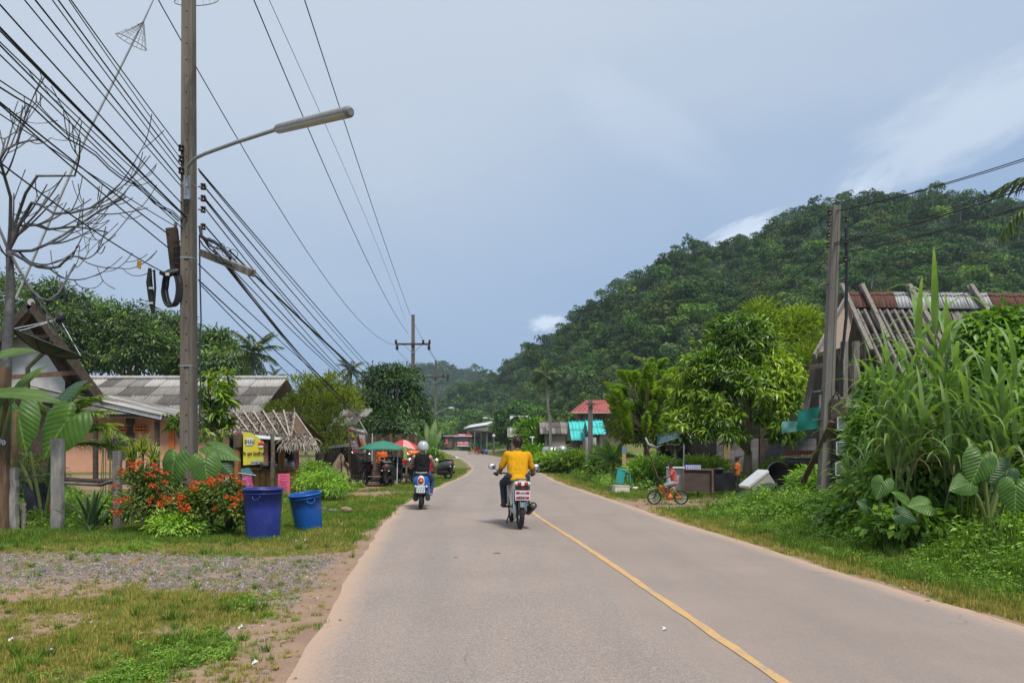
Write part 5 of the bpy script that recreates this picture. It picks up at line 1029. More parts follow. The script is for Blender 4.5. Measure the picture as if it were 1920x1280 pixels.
reeds('drooping elephant grass in front of the vine column', GP(1840, 9.9, .4), [(1815, 770, 9.9, 13), (1850, 740, 9.9, 14), (1880, 760, 9.7, 13), (1905, 700, 9.9, 13)], 8, .8)
reeds('low arching elephant grass at the front left of the thicket', GP(1600, 12.0, .35), [(1590, 900, 12, 11), (1625, 880, 11.8, 12), (1650, 905, 11.5, 10)], 6, .62)
reeds('low arching elephant grass beside the meter pole', GP(1610, 13.5, .3), [(1600, 820, 13.5, 11), (1618, 760, 13.5, 12), (1590, 880, 13.3, 9)], 4, .8)
t = thing('dry_plume', 'dry feathery palm frond sticking up behind the tall reeds', 'plant', P(1745, 600, 15)); link('frond', frond_mesh('frond', 1.1, 34, .28, 1.6, lw=.012, mat=M('dry_frond', (.42, .38, .35), (.32, .29, .26)), hang=.3, up=1.8, stem=.012), t, Matrix.Translation(P(1758, 600, 15)) @ Euler((0, 0, R(60))).to_matrix().to_4x4())
AGM = BIGLEAF('agave_leaf', (.030, .075, .03), (.06, .12, .05), (.34, .38, .20), stripe=.86); agm = [blade('leaf', .8, .13, .05, .2, AGM, fold=.5), blade('leaf', .8, .12, .35, .35, AGM, fold=.5), blade('leaf', .7, .12, .55, 1.5, AGM, fold=.5)]
def rosette(name, label, base, n, sc, ms, cat, seed, amin=0.0, amax=1.0, group=None, rise=.0):
    rs = random.Random(seed); t = thing(name, label, cat, base, group)
    for i in range(n):
        f = i/n; a = i*2.399; strap(t, ms[rs.randrange(len(ms))], Vector(base)+Vector((math.cos(a), math.sin(a), 0))*.03+Vector((0, 0, rise*(1-f)-.02)), a, sc*rs.uniform(.8, 1.1), -(amin+(amax-amin)*f)*1.0)
    return t
rosette('agave', 'big spiky agave between the grey fence posts', GP(172, 13.2), 17, .98, agm, 'plant', 1, -.05, .6)
rosette('agave', 'smaller agave at the foot of the concrete pole', GP(322, 12.9), 11, .75, agm, 'plant', 2, -.05, .5)
rosette('agave', 'dark strap leaved agave beside the large blue bin', GP(432, 12.6), 13, .95, agm, 'plant', 3, -.1, .45)
DRM = BIGLEAF('dracaena_leaf', (.05, .12, .03), (.08, .16, .04), (.55, .56, .14), stripe=.42); drm = [blade('leaf', .5, .07, .2, 1.3, DRM, 7), blade('leaf', .48, .075, .3, 1.9, DRM, 7), blade('leaf', .45, .06, .1, .5, DRM, 7)]
DG = 'yellow edged dragon plants'
t = thing('stem_cluster', 'thin stems', 'plant', GP(262, 14.2)) if False else None
for i, (px, py, lb) in enumerate(((248, 865, 'yellow striped dragon plant rosette left of the pair above the red flowers'), (288, 868, 'yellow striped dragon plant rosette nearest the concrete pole'), (268, 850, 'highest yellow striped dragon plant rosette behind the red flowers'))):
    t = rosette('dragon_plant', lb, P(px, py, 13.9), 26, .85, drm, 'plant', 10+i, -.1, .9, DG, .08); MB().tube([GP(px, 13.9), P(px, py, 13.9)], .02, 6).build('stem', BARKD, t)

# ---- flowering shrubs
IXF = M('ixora_flower', (.62, .075, .02), (.72, .16, .03), rough=.6, isl=.25, trans=.2); r = np.random.default_rng(3); n = 46
dd = unit(r.normal(size=(n, 3))); dd[:, 2] = np.abs(dd[:, 2]); V, Fc = leafcloud(DIA, dd*.035*np.array([1.3, 1.3, .8]), dd+r.normal(size=(n, 3))*.5, dd, .03, .022); me_f = npmesh('flower', V, Fc, IXF)
def ixora(label, blobs, base, nf, seed, nc=110):
    V, Fc, C = crown_arrays(seed, blobs, nc, 34, .16, .085, .036); t = thing('flowering_shrub', label, 'shrub', base, 'orange red flowering shrubs'); rs = random.Random(seed)
    mb = MB(); limbs(mb, base, Vector(base)+Vector((0, 0, .15)), .025, C, 16, rs, 5); mb.build('stem', BARKD, t); link('foliage', npmesh('foliage', V, Fc, G_IXO), t)
    rr = np.random.default_rng(seed+1); Cf, d = clusters(rr, blobs, nf*3, .97); k = [i for i in range(len(Cf)) if d[i][1] < .35 and d[i][2] > -.35][:nf]
    for i in k: s = rs.uniform(.7, 1.4); link('flower', me_f, t, Matrix.Translation(Vector(Cf[i])+Vector(d[i])*.06) @ Euler((rs.uniform(-.4, .8), rs.uniform(-.4, .4), rs.uniform(0, 6))).to_matrix().to_4x4() @ Matrix.Scale(s, 4))
ixora('flowering shrub with orange red blooms between the post and the concrete pole', [Bb(265, 915, 13.0, 38, 42), Bb(300, 925, 12.9, 38, 35), Bb(260, 950, 12.8, 36, 35), Bb(310, 960, 12.8, 35, 28)], GP(280, 13.0), 42, 5)
ixora('lower red flowering shrub between the concrete pole and the large blue bin', [Bb(380, 945, 12.6, 42, 32), Bb(420, 930, 12.5, 32, 34), Bb(355, 960, 12.5, 36, 28), Bb(440, 960, 12.3, 28, 26)], GP(395, 12.6), 34, 6)
B = [Bb(590, 890, 21.5, 26, 22), Bb(578, 905, 20.8, 20, 14), Bb(615, 902, 20.5, 26, 16), Bb(632, 915, 20, 20, 9)]
tree('shrub', 'bright green weedy bush beside the yellow counter', B, GP(585, 21), GP(585, 21, .2), .02, G_WEED, STEM, nc=150, npc=26, cr=.2, ll=.10, lw=.04, seed=41, cat='shrub')
for i, (px, py, rx, ry, d, lb) in enumerate(((200, 960, 40, 26, 14.5, 'tangled low green bush behind the agave'), (60, 900, 60, 45, 15.5, 'dark bush behind the leftmost fence posts'), (335, 985, 46, 16, 12.4, 'small leafy weeds at the foot of the flowering shrub'))):
    tree('shrub', lb, [Bb(px, py, d, rx, ry), Bb(px+rx*.4, py+ry*.3, d, rx*.6, ry*.7)], GP(px, d), GP(px, d, .15), .02, G_IXO if i == 1 else G_WEED, BARKD, nc=90, npc=24, cr=.18, ll=.09, lw=.035, seed=45+i, cat='shrub')
# areca fronds spraying right from behind the elephant ears, and thin young ones by the wall
FA = [frond_mesh('frond', 1.9, 42, .50, dr, lw=.022, mat=G_PALMY, hang=.25, up=u_, seed=30+i, stem=.014, sweep=.9) for i, (dr, u_) in enumerate(((1.2, .95), (1.5, .7), (.9, .45), (1.6, 1.2)))]
t = thing('areca_palm', 'feathery young palm with fronds spreading over the salmon wall', 'palm tree', GP(95, 15.5))
for i, (a, tl, s) in enumerate(((-85, .35, 1.0), (-92, .05, 1.05), (-80, -.2, 1.05), (-97, -.35, .95), (-70, .6, .9), (-100, .75, .8), (-60, .2, .8), (80, .4, .7), (-88, -.05, .85), (-110, .2, .9))):
    link('frond', FA[i % 4], t, Matrix.Translation(P(95+i, 845-i*3, 15.4)) @ Euler((0, 0, R(a))).to_matrix().to_4x4() @ Euler((tl, 0, 0)).to_matrix().to_4x4() @ Matrix.Scale(s, 4))
MB().tube([GP(95, 15.5), P(97, 840, 15.4)], [.07, .05], 8).build('trunk', BARKD, t)
t = thing('areca_palm', 'slim clump of upright young palm stems before the salmon wall', 'palm tree', GP(200, 19))
for i in range(7): x_ = 188+i*5; MB().tube([GP(x_, 19), P(x_+rnd.uniform(-6, 6), 815, 19)], [.016, .008], 5).build('stem', STEM, t); link('frond', FA[i % 4], t, Matrix.Translation(P(x_, 850, 19)) @ Euler((.5, 0, i*2.4)).to_matrix().to_4x4() @ Matrix.Scale(.42, 4))

# ---- trees of the right side
B = [Bb(1385, 665, 25.5, 85, 55), Bb(1320, 710, 25, 62, 52), Bb(1440, 700, 25.5, 62, 60), Bb(1380, 730, 25, 95, 55), Bb(1300, 760, 25, 45, 35), Bb(1340, 790, 24.5, 55, 30), Bb(1455, 770, 25, 42, 38), Bb(1410, 640, 25.5, 50, 30), Bb(1470, 815, 24.5, 34, 24), Bb(1290, 790, 24.6, 40, 26), Bb(1350, 815, 24.2, 45, 20), Bb(1480, 740, 25, 34, 46), Bb(1385, 620, 25.5, 60, 26)]
tree('mango_tree', 'round bright green mango tree spreading above the two boys', B, GP(1407, 25.5), P(1403, 845, 25.5), .17, G_MANGO, M('mango_bark', (.26, .20, .14), (.18, .14, .10), scale=6, bump=.5, stretch=(1, 1, .3)), nc=820, npc=20, cr=.24, ll=.30, lw=.062, seed=51, T=LANCE, droop=.45, out=.45, nb=12, whorl=True, lo=.45)
B = [Bb(1440, 650, 38, 80, 60), Bb(1500, 650, 38, 60, 65), Bb(1390, 625, 38, 34, 24), Bb(1432, 592, 38, 34, 22), Bb(1500, 600, 38, 30, 20), Bb(1515, 700, 36, 42, 60), Bb(1480, 720, 37, 60, 50)]
tree('flame_tree', 'yellow green feathery tree rising behind the mango tree', B, GP(1470, 38), P(1465, 780, 38), .2, G_YEL, BARKD, nc=420, npc=36, cr=.5, ll=.26, lw=.08, seed=52, droop=-.1, out=.6, nb=24)
B = [Bb(1250, 735, 33, 30, 60), Bb(1290, 800, 33, 40, 50), Bb(1235, 800, 32, 30, 35), Bb(1180, 810, 32.5, 32, 30)]
tree('broadleaf_tree', 'dark leafy tree filling the gap between plume tree and mango tree', B, GP(1265, 33), P(1265, 850, 33), .15, G_MANGOD, BARKD, nc=150, npc=28, cr=.34, ll=.26, lw=.08, seed=53, T=LANCE, droop=.4)
# tree with long upright plume like branches
t = thing('plume_tree', 'tree with long upright bottle brush shaped leafy plumes', 'tree', GP(1212, 30)); rs = random.Random(9); rr = np.random.default_rng(9); VV = []; FF = []; off = 0; mb = MB(); mb.tube([GP(1212, 30), P(1212, 800, 30)], [.14, .1], 7)
for i in range(64):
    f = i/64; tx = 1212+rs.uniform(-72, 66); ty = 800-rs.uniform(0, 1)**.7*150*(1-((tx-1212)/105)**2)-10; ty = max(ty, 648 if tx > 1210 else 690); d_ = 30+rs.uniform(-1.4, 1.2); tip = P(tx, ty, d_); L = rs.uniform(.55, 1.15); lean = Vector(((tx-1212)/1400*30*.5, rs.uniform(-.4, .2), 1.0)).normalized(); s = tip-lean*L
    mb.tube([P(1212, 805, 30), P(1212, 805, 30).lerp(s, .6)+Vector((0, 0, -.1)), s, tip], [.04, .03, .02, .01], 4, cap=False)
    n = 380; tt = rr.uniform(0, 1, n); a = rr.uniform(0, 6.28, n); ex = np.array(lean.orthogonal().normalized()); ey = np.array(lean.cross(Vector(ex))); ax = np.array(lean); rad = np.cos(a)[:, None]*ex+np.sin(a)[:, None]*ey
    bendv = np.array([(tx-1212)/1400*30*.12, -.05, -.12]); Pn = np.array(s)+ax*(tt*L)[:, None]+bendv*(tt**3)[:, None]; ll = .25*np.clip(np.sin(np.clip(tt*.80+.12, 0, 1)*math.pi), .45, 1)
    V, Fc = leafcloud(DIA, Pn, rad+ax*.55+np.array([0, 0, -.15]), ax+rr.normal(size=(n, 3))*.2, ll*rr.uniform(.8, 1.1, n), .034); VV.append(V); FF.append(Fc+off); off += len(V)
mb.build('trunk', BARKD, t); link('crown', npmesh('crown', np.concatenate(VV), np.concatenate(FF), G_PLUME), t)
B = [Bb(1175, 790, 30.3, 30, 22), Bb(1240, 790, 30.3, 42, 26), Bb(1205, 815, 30, 50, 18)]
V, Fc, C = crown_arrays(77, B, 90, 30, .3, .24, .05); link('lower_crown', npmesh('lower_crown', V, Fc, G_OLIVE), t)
FB = [frond_mesh('frond', 2.3, 40, .6, dr, lw=.04, mat=G_PALMY, hang=.7, up=u_, seed=40+i, stem=.02) for i, (dr, u_) in enumerate(((1.3, 1.0), (1.6, .8), (1.1, .6), (1.5, 1.3)))]
palm('arching areca palm behind the plume leaved tree', GP(1235, 35), P(1232, 700, 35), 12, .72, 'areca palms', FB, 'areca_palm', .09, 12, (-.4, .3))
palm('leaning coconut palm whose frond tips enter at the upper right edge', GP(2100, 16), P(2045, 345, 14), 16, .62, None, FR, 'coconut_palm', .16, 14)
# vines smothering the fence and scrub on the right
tree('vine_mass', 'dense vine covered thicket below the reeds on the right', [Bb(1655, 850, 12.8, 45, 80), Bb(1725, 810, 12.5, 60, 95), Bb(1810, 800, 12.3, 50, 80), Bb(1880, 830, 12.0, 60, 110), Bb(1690, 915, 11.4, 60, 50), Bb(1770, 905, 11.2, 60, 60), Bb(1850, 925, 10.8, 80, 55), Bb(1622, 930, 12.5, 34, 46), Bb(1950, 860, 10.8, 70, 120), Bb(1590, 975, 12.2, 40, 25), Bb(1700, 985, 10.2, 60, 22)],
     GP(1740, 12.2), GP(1740, 12.2, 1.0), .05, G_BRI, BARKD, nc=800, npc=22, cr=.26, ll=.15, lw=.085, seed=61, cat='thicket', droop=.6, nb=30, lo=.75)
tree('vine_mass', 'tall vine covered column at the right edge beside the barn roof', [Bb(1860, 660, 12.8, 55, 70), Bb(1900, 720, 12.6, 65, 100), Bb(1850, 730, 12.5, 50, 70), Bb(1885, 620, 12.9, 38, 38), Bb(1870, 800, 12.3, 70, 60)],
     GP(1875, 12.8), P(1875, 760, 12.8), .06, G_BRI, BARKD, nc=300, npc=30, cr=.22, ll=.16, lw=.09, seed=62, cat='thicket', droop=.7, nb=24, lo=.7)
tree('vine_mass', 'hanging vine leaves on the barn corner just right of the meter pole', [Bb(1655, 735, 13.5, 34, 32), Bb(1640, 800, 13.3, 26, 50), Bb(1628, 870, 13.2, 22, 45)],
     GP(1630, 13.6), P(1630, 800, 13.6), .04, G_BRI, BARKD, nc=95, npc=26, cr=.2, ll=.19, lw=.08, seed=63, cat='thicket', droop=.8, nb=20)
for i, (px, py, rx, ry, d, lb, mm) in enumerate(((1040, 866, 36, 10, 42, 'low bright bush beside the far right verge', G_WEED), (1085, 866, 40, 12, 40, 'leafy bush left of the banner pole', G_WEED), (1140, 868, 30, 24, 37, 'bush just right of the banner pole', G_WEED), (1000, 858, 22, 16, 52, 'roadside bush behind the yellow shirt', G_BRI),
        (1230, 885, 55, 22, 27, 'tall feathery weeds behind the boy on the bicycle', G_WEED), (1320, 880, 45, 18, 26, 'pale grassy weeds behind the brown crate', G_WEED), (1480, 885, 45, 20, 25, 'tall weeds in front of the plank shed', G_WEED), (1530, 905, 40, 22, 18.5, 'leafy weeds at the foot of the meter pole', G_WEED),
        (998, 806, 17, 13, 66, 'round green tree crown above the rider', G_BRI), (1003, 830, 20, 12, 64, 'bush below the ribbed roof hut', G_BRI), (812, 868, 12, 8, 50, 'brown green heap of brush at the left bend', G_OLIVE))):
    tree('shrub', lb, [Bb(px, py, d, rx, ry), Bb(px+rx*.4, py+ry*.3, d-.5, rx*.6, ry*.7), Bb(px-rx*.5, py+ry*.25, d+.3, rx*.5, ry*.8)], GP(px, d), GP(px, d, .2), .04, mm, BARKD, nc=110, npc=26, cr=.012*d, ll=.0055*d+.04, lw=.0022*d+.015, seed=70+i, cat='shrub', droop=.1)

# ---- trees between the village and the hill: a few kinds, many individuals
kinds = []
for i, (mm, nm) in enumerate(((FM, 'mid'), (FD, 'dark'), (FY, 'bright'), (FO, 'olive'), (FG, 'grey'))):
    V, Fc, _ = dome(200+i, 2600, .105, lobes=9, flat=.95, jit=.6); V[:, 2] += .95; mc = npmesh('crown', V, Fc, mm); mb = MB().tube([(0, 0, -.1), (.02, 0, .4), (0, .02, .9)], [.06, .05, .04], 6)
    for k in range(5): a = k*1.3; mb.tube([(0, 0, .7), (.4*math.cos(a), .4*math.sin(a), 1.1)], [.03, .012], 4, cap=False)
    kinds.append((mc, mb.mesh('trunk', BARKD)))
def whereis(px): return 'left of the near pole' if px < 350 else 'behind the food stall and sheds' if px < 660 else 'behind the umbrellas' if px < 800 else 'by the far road bend' if px < 930 else 'behind the grey roofed huts' if px < 1070 else 'behind the turquoise roofs' if px < 1145 else 'behind the plume tree' if px < 1270 else 'behind the mango tree' if px < 1500 else 'behind the meter pole'
LBL = ['mid green broad crowned tree below the hill', 'dark green broad crowned tree below the hill', 'bright green broad crowned tree below the hill', 'olive broad crowned tree below the hill', 'greyish green broad crowned tree below the hill']
rs = random.Random(21); spots = []
for px in range(792, 1560, 13): spots.append((px+rs.uniform(-6, 6), rs.uniform(88, 118), rs.uniform(2.6, 4.2)))
for px in range(800, 1540, 17): spots.append((px+rs.uniform(-8, 8), rs.uniform(125, 165), rs.uniform(4.2, 6.2)))
for px in range(500, 800, 24): spots.append((px+rs.uniform(-8, 8), rs.uniform(95, 130), rs.uniform(3.6, 5.0)))
for px in range(770, 1010, 11): spots.append((px+rs.uniform(-6, 6), rs.uniform(262, 300), rs.uniform(5.5, 8.5)))
for px in (-30, 30, 100, 160, 250, 330): spots.append((px, 48, 2.6))
for px, d, s in spots:
    if (px < 945 and d < 121 and px > 790) or (790 < px < 925 and d < 200): continue
    k = rs.choice((0, 1, 2, 3, 4, 0, 1)); x = (px-960)/F*d; x = x if not (xl(d)-3 < x < xr(d)+3) else xr(d)+5; t = thing('broadleaf_tree', ('nearer ' if d < 121 else 'farther ')+LBL[k].replace('below the hill', whereis(px)), 'tree', (x, d, 0), 'trees between the village and the hill'); t.rotation_euler.z = rs.uniform(0, 6); t.scale = (s, s, s*rs.uniform(.8, 1.15))
    for nm, me in (('crown', kinds[k][0]), ('trunk', kinds[k][1])):
        o = bpy.data.objects.new(nm, me); COL.objects.link(o); o.parent = t

# ---- ground cover
def tuft(seed, n, h, w, spread, mat, lean=.5):
    r = np.random.default_rng(seed); a = r.uniform(0, 6.28, n); rad = np.abs(r.normal(size=n))*spread; Pn = np.stack([np.cos(a)*rad, np.sin(a)*rad, np.full(n, -.01)], 1)
    b = r.uniform(0, 6.28, n); D = np.stack([np.cos(b)*lean*r.uniform(.2, 1.3, n), np.sin(b)*lean*r.uniform(.2, 1.3, n), np.ones(n)], 1); U = np.stack([np.cos(b), np.sin(b), np.full(n, .2)], 1); V, Fc = leafcloud(LANCE, Pn, D, U, h*r.uniform(.4, 1.2, n), w)
    return npmesh('tuft', V, Fc[:, :], mat)
def weed(seed, n, h, spread, ll, mat):
    r = np.random.default_rng(seed); a = r.uniform(0, 6.28, n); rad = spread*np.sqrt(r.uniform(0, 1, n)); z = h*r.uniform(.15, 1, n)*(1-.45*(rad/spread)**2); Pn = np.stack([np.cos(a)*rad, np.sin(a)*rad, z], 1)
    b = r.uniform(0, 6.28, n); D = np.stack([np.cos(b), np.sin(b), r.uniform(-.5, .35, n)], 1); U = np.array([0, 0, 1.0])+r.normal(size=(n, 3))*.35; V, Fc = leafcloud(DIA, Pn, D, U, ll*r.uniform(.6, 1.3, n), ll*.55); return npmesh('weed', V, Fc, mat)
GG = LEAF('grass_green', (.04, .085, .016), (.085, .15, .028), (.19, .24, .06), fb=.25, obr=.25, trans=.35); GO = LEAF('grass_olive', (.09, .105, .032), (.16, .165, .055), (.30, .27, .11), fb=.35, obr=.25, trans=.3); GD = LEAF('grass_dry', (.16, .12, .06), (.26, .20, .10), (.38, .32, .18), fb=.3, obr=.2, trans=.25)
srcs = [tuft(1, 22, .11, .008, .06, GG), tuft(2, 26, .08, .007, .07, GG), tuft(3, 22, .10, .008, .07, GO), tuft(4, 26, .07, .007, .08, GO), tuft(5, 18, .07, .007, .08, GD), tuft(6, 34, .22, .010, .05, GG, .7), weed(7, 40, .10, .10, .045, G_WEED)]
r = np.random.default_rng(77)
def area(n, x0, x1, y0, y1, p):
    y = y0*(y1/y0)**r.uniform(0, 1, n); x = r.uniform(x0, x1, n) if np.isscalar(x0) else None; return x, y
pts = []; 
n = 90000; y = 4.2*(48/4.2)**(r.uniform(0, 1, n)); x = r.uniform(-.75, .75, n)*y-.0; dm = dirtmask(x, y); gm = gravmask(x, y); dr = x-xr(y); dl = xl(y)-x
ok = (np.maximum(dr, dl) > -.02+.08*r.uniform(size=n)) & (r.uniform(size=n) > np.clip(dm*1.05, 0, .985)) & ~((dl > 0) & (y > 25.5) & (y < 34) & (x < -4.4)) & ~((dl > 0) & (y > 13.5) & (x < -7.5-.0*y)) 
x, y, gm, dr, dl, dm = x[ok], y[ok], gm[ok], dr[ok], dl[ok], dm[ok]; n = len(x)
nz = vnoise(x, y, .8, 81)+r.normal(size=n)*.15; left_near = (dl > 0) & (y < 11.5); u = r.uniform(size=n)
idx = np.where(left_near, np.where(nz > .74, np.where(u < .6, 0, 6), np.where(u < .42, 2, np.where(u < .75, 3, 4))), np.where(nz > .33, np.where(u < .55, 0, 1), np.where(u < .5, 2, 3)))
idx = np.where((dr > 0) & (dr < .45), np.where(u < .5, 4, 3), idx); idx = np.where((u > .985) & left_near, 5, idx); idx = np.where((u > .97) & (dl > .0) & (dl < .7) & (y < 9), 5, idx)
s = r.uniform(.6, 1.2, n)*np.where(left_near, .72, 1.0)*np.clip(.75+y*.02, .8, 1.5)*np.where(dm > .4, .7, 1); s = np.where((dr > .5) & (y < 18), s*1.25, s)
scatter('grass', np.stack([x, y, hgt(x, y)], 1), np.stack([r.normal(size=n)*.1, r.normal(size=n)*.1, r.uniform(0, 6.28, n)], 1), np.stack([s, s, s], 1), idx, srcs, label='short patchy grass on both verges')
ws = [weed(11, 60, .26, .20, .075, G_WEED), weed(12, 60, .34, .22, .09, G_WEED), weed(13, 50, .24, .2, .06, G_BRI), weed(14, 60, .45, .22, .07, G_WEED), tuft(15, 24, .45, .014, .06, GG, .6)]
n = 10500; y = r.uniform(4, 17.6, n); x = xr(y)+.55+r.uniform(0, 1, n)**.8*(.75*y+2.2-xr(y)); dr = x-xr(y); k = (x < .74*y+1) & (dr+vnoise(x, y, .9, 91)*.9 > .85) & (np.hypot(x-5.35, (y-10.2)) > .55) & ~((y > 16.6) & (dr < 1.5)); x, y, dr = x[k], y[k], dr[k]; n = len(x)
s = r.uniform(.5, 1.1, n)*(.45+.55*sst(dr, .6, 2.6)+.45*sst(vnoise(x, y, 1.6, 92), .45, .8)*sst(dr, 1, 2)); idx = r.choice([0, 1, 2, 3, 0, 2, 4], n)
scatter('weeds', np.stack([x, y, hgt(x, y)], 1), np.stack([r.normal(size=n)*.15, r.normal(size=n)*.15, r.uniform(0, 6.28, n)], 1), np.stack([s, s, s], 1), idx, ws, label='leafy green weeds covering the right bank')
n = 5200; y = r.uniform(21, 62, n); x = xr(y)+1.2+r.uniform(0, 1, n)**1.2*np.minimum(.5*y, 22); k = ~((y > 38) & (y < 42.5) & (x < 9)) & (vnoise(x, y, 2.5, 95) > np.where(y < 30, .12, .5)) & ~((y < 24.5) & (x < 8.6)); x, y = x[k], y[k]; n = len(x); s = r.uniform(.6, 1.4, n)
n2 = 1500; y2 = r.uniform(13.6, 24, n2); x2 = -r.uniform(.58, .80, n2)*y2; n3 = 1700; y3 = r.uniform(18.5, 27, n3); x3 = -5.3-r.uniform(0, 1, n3)*(.30*y3-2.6); x = np.concatenate([x, x2, x3]); y = np.concatenate([y, y2, y3]); s = np.concatenate([s, r.uniform(.4, .9, n2), r.uniform(.35, .8, n3)]); n = len(x)
scatter('weeds', np.stack([x, y, hgt(x, y)], 1), np.stack([r.normal(size=n)*.15, r.normal(size=n)*.15, r.uniform(0, 6.28, n)], 1), np.stack([s, s, s], 1), r.choice([0, 1, 2, 3, 4, 4], n), ws, label='tall weeds in the yards behind the verges')
# loose gravel
st_ = []
for i in range(4):
    b_ = bmesh.new(); bmesh.ops.create_icosphere(b_, subdivisions=1, radius=1); rq = random.Random(i)
    for v_ in b_.verts: v_.co *= rq.uniform(.7, 1.2); v_.co.z *= .6
    me = bpy.data.meshes.new('stone'); b_.to_mesh(me); b_.free(); me.materials.append(M('gravel_%s' % ('grey', 'blue', 'pink', 'pale')[i], ((.22, .22, .23), (.14, .15, .17), (.33, .21, .16), (.48, .46, .44))[i], rough=.9, scale=9, obr=.3)); st_.append(me)
n = 16000; y = r.uniform(6.4, 11.2, n); x = xl(y)-.2-r.uniform(0, 1, n)*(.72*y-1.5); g = gravmask(x, y); k = r.uniform(size=n) < .06+.94*g*(vnoise(x, y, .5, 96) > .3); x, y = x[k], y[k]; n = len(x); s = .006+.010*r.uniform(size=n)**2
xa = r.uniform(-.9, -.15, 900); ya = r.uniform(4.5, 30, 900); x = np.concatenate([x, xl(ya)+xa*1.0]); y = np.concatenate([y, ya]); s = np.concatenate([s, .005+.012*r.uniform(size=900)**3]); n = len(x)
scatter('gravel', np.stack([x, y, hgt(x, y)+.003], 1), r.uniform(0, 6, (n, 3)), np.stack([s, s, s], 1), r.choice([0, 1, 1, 2, 0, 3], n), st_, label='loose crushed stone on the left pull-in')
# ================================================================== people
def capsule(mb, p0, r0, p1, r1, n=10, sx=1.0):
    p0, p1 = Vector(p0), Vector(p1); ax = (p1-p0); L = ax.length; ax.normalize(); pts = []; rr_ = []
    for k in range(5): a = math.pi/2*(1-k/4); pts.append(p0-ax*r0*math.sin(a)*.999); rr_.append(max(.001, r0*math.cos(a)))
    for k in range(1, 4): pts.append(p0.lerp(p1, k/4)); rr_.append(r0+(r1-r0)*k/4)
    for k in range(5): a = math.pi/2*(k/4); pts.append(p1+ax*r1*math.sin(a)*.999); rr_.append(max(.001, r1*math.cos(a)))
    mb.tube(pts, rr_, n); return mb
def solid(name, mb, vox, mat, parent, smooth=4, disp=0.0):
    """fuses overlapping volumes into one continuous surface"""
    o = bpy.data.objects.new('tmp', mb.mesh('tmp', mat)); COL.objects.link(o)
    md = o.modifiers.new('r', 'REMESH'); md.mode = 'VOXEL'; md.voxel_size = vox; md.use_smooth_shade = True
    m2 = o.modifiers.new('s', 'SMOOTH'); m2.factor = .5; m2.iterations = smooth
    if disp:
        tx = bpy.data.textures.new('folds', 'CLOUDS'); tx.noise_scale = .13; m3 = o.modifiers.new('d', 'DISPLACE'); m3.texture = tx; m3.strength = disp; m3.mid_level = .5
    dg = bpy.context.evaluated_depsgraph_get(); me = bpy.data.meshes.new_from_object(o.evaluated_get(dg)); me.name = name; me.materials.clear(); me.materials.append(mat)
    bpy.data.objects.remove(o); return link(name, me, parent)
def hand(mb, w, d, side, s=1.0, grip=True):
    """palm, four curled fingers and a side thumb; w wrist, d pointing direction"""
    w, d = Vector(w), Vector(d).normalized(); sx = Vector((side, 0, 0)); sx = (sx-d*sx.dot(d)).normalized(); dn = d.cross(sx)*(-1 if d.cross(sx).z > 0 else 1); kn = w+d*.085*s
    capsule(mb, w, .024*s, w+d*.05*s, .028*s); 
    for i, (o, L) in enumerate(((.03, .068), (.010, .076), (-.010, .07), (-.028, .055))):
        b = kn+sx*o*s*-1; capsule(mb, w+d*.045*s-sx*o*.7*s, .013*s, b, .0105*s, 6); m_ = b+(d*.7+dn*.6)*L*.5*s if grip else b+d*L*.5*s; capsule(mb, b, .0105*s, m_, .0095*s, 6); capsule(mb, m_, .0095*s, m_+(dn-d*.5 if grip else d*.8+dn*.3)*L*.5*s, .008*s, 6)
    t0 = w+d*.03*s-sx*.028*s; t1 = t0+(d*.6-sx*.6+dn*.3)*.035*s; capsule(mb, t0, .013*s, t1, .011*s, 6); capsule(mb, t1, .011*s, t1+(d*.8+dn*.6)*.03*s, .009*s, 6)
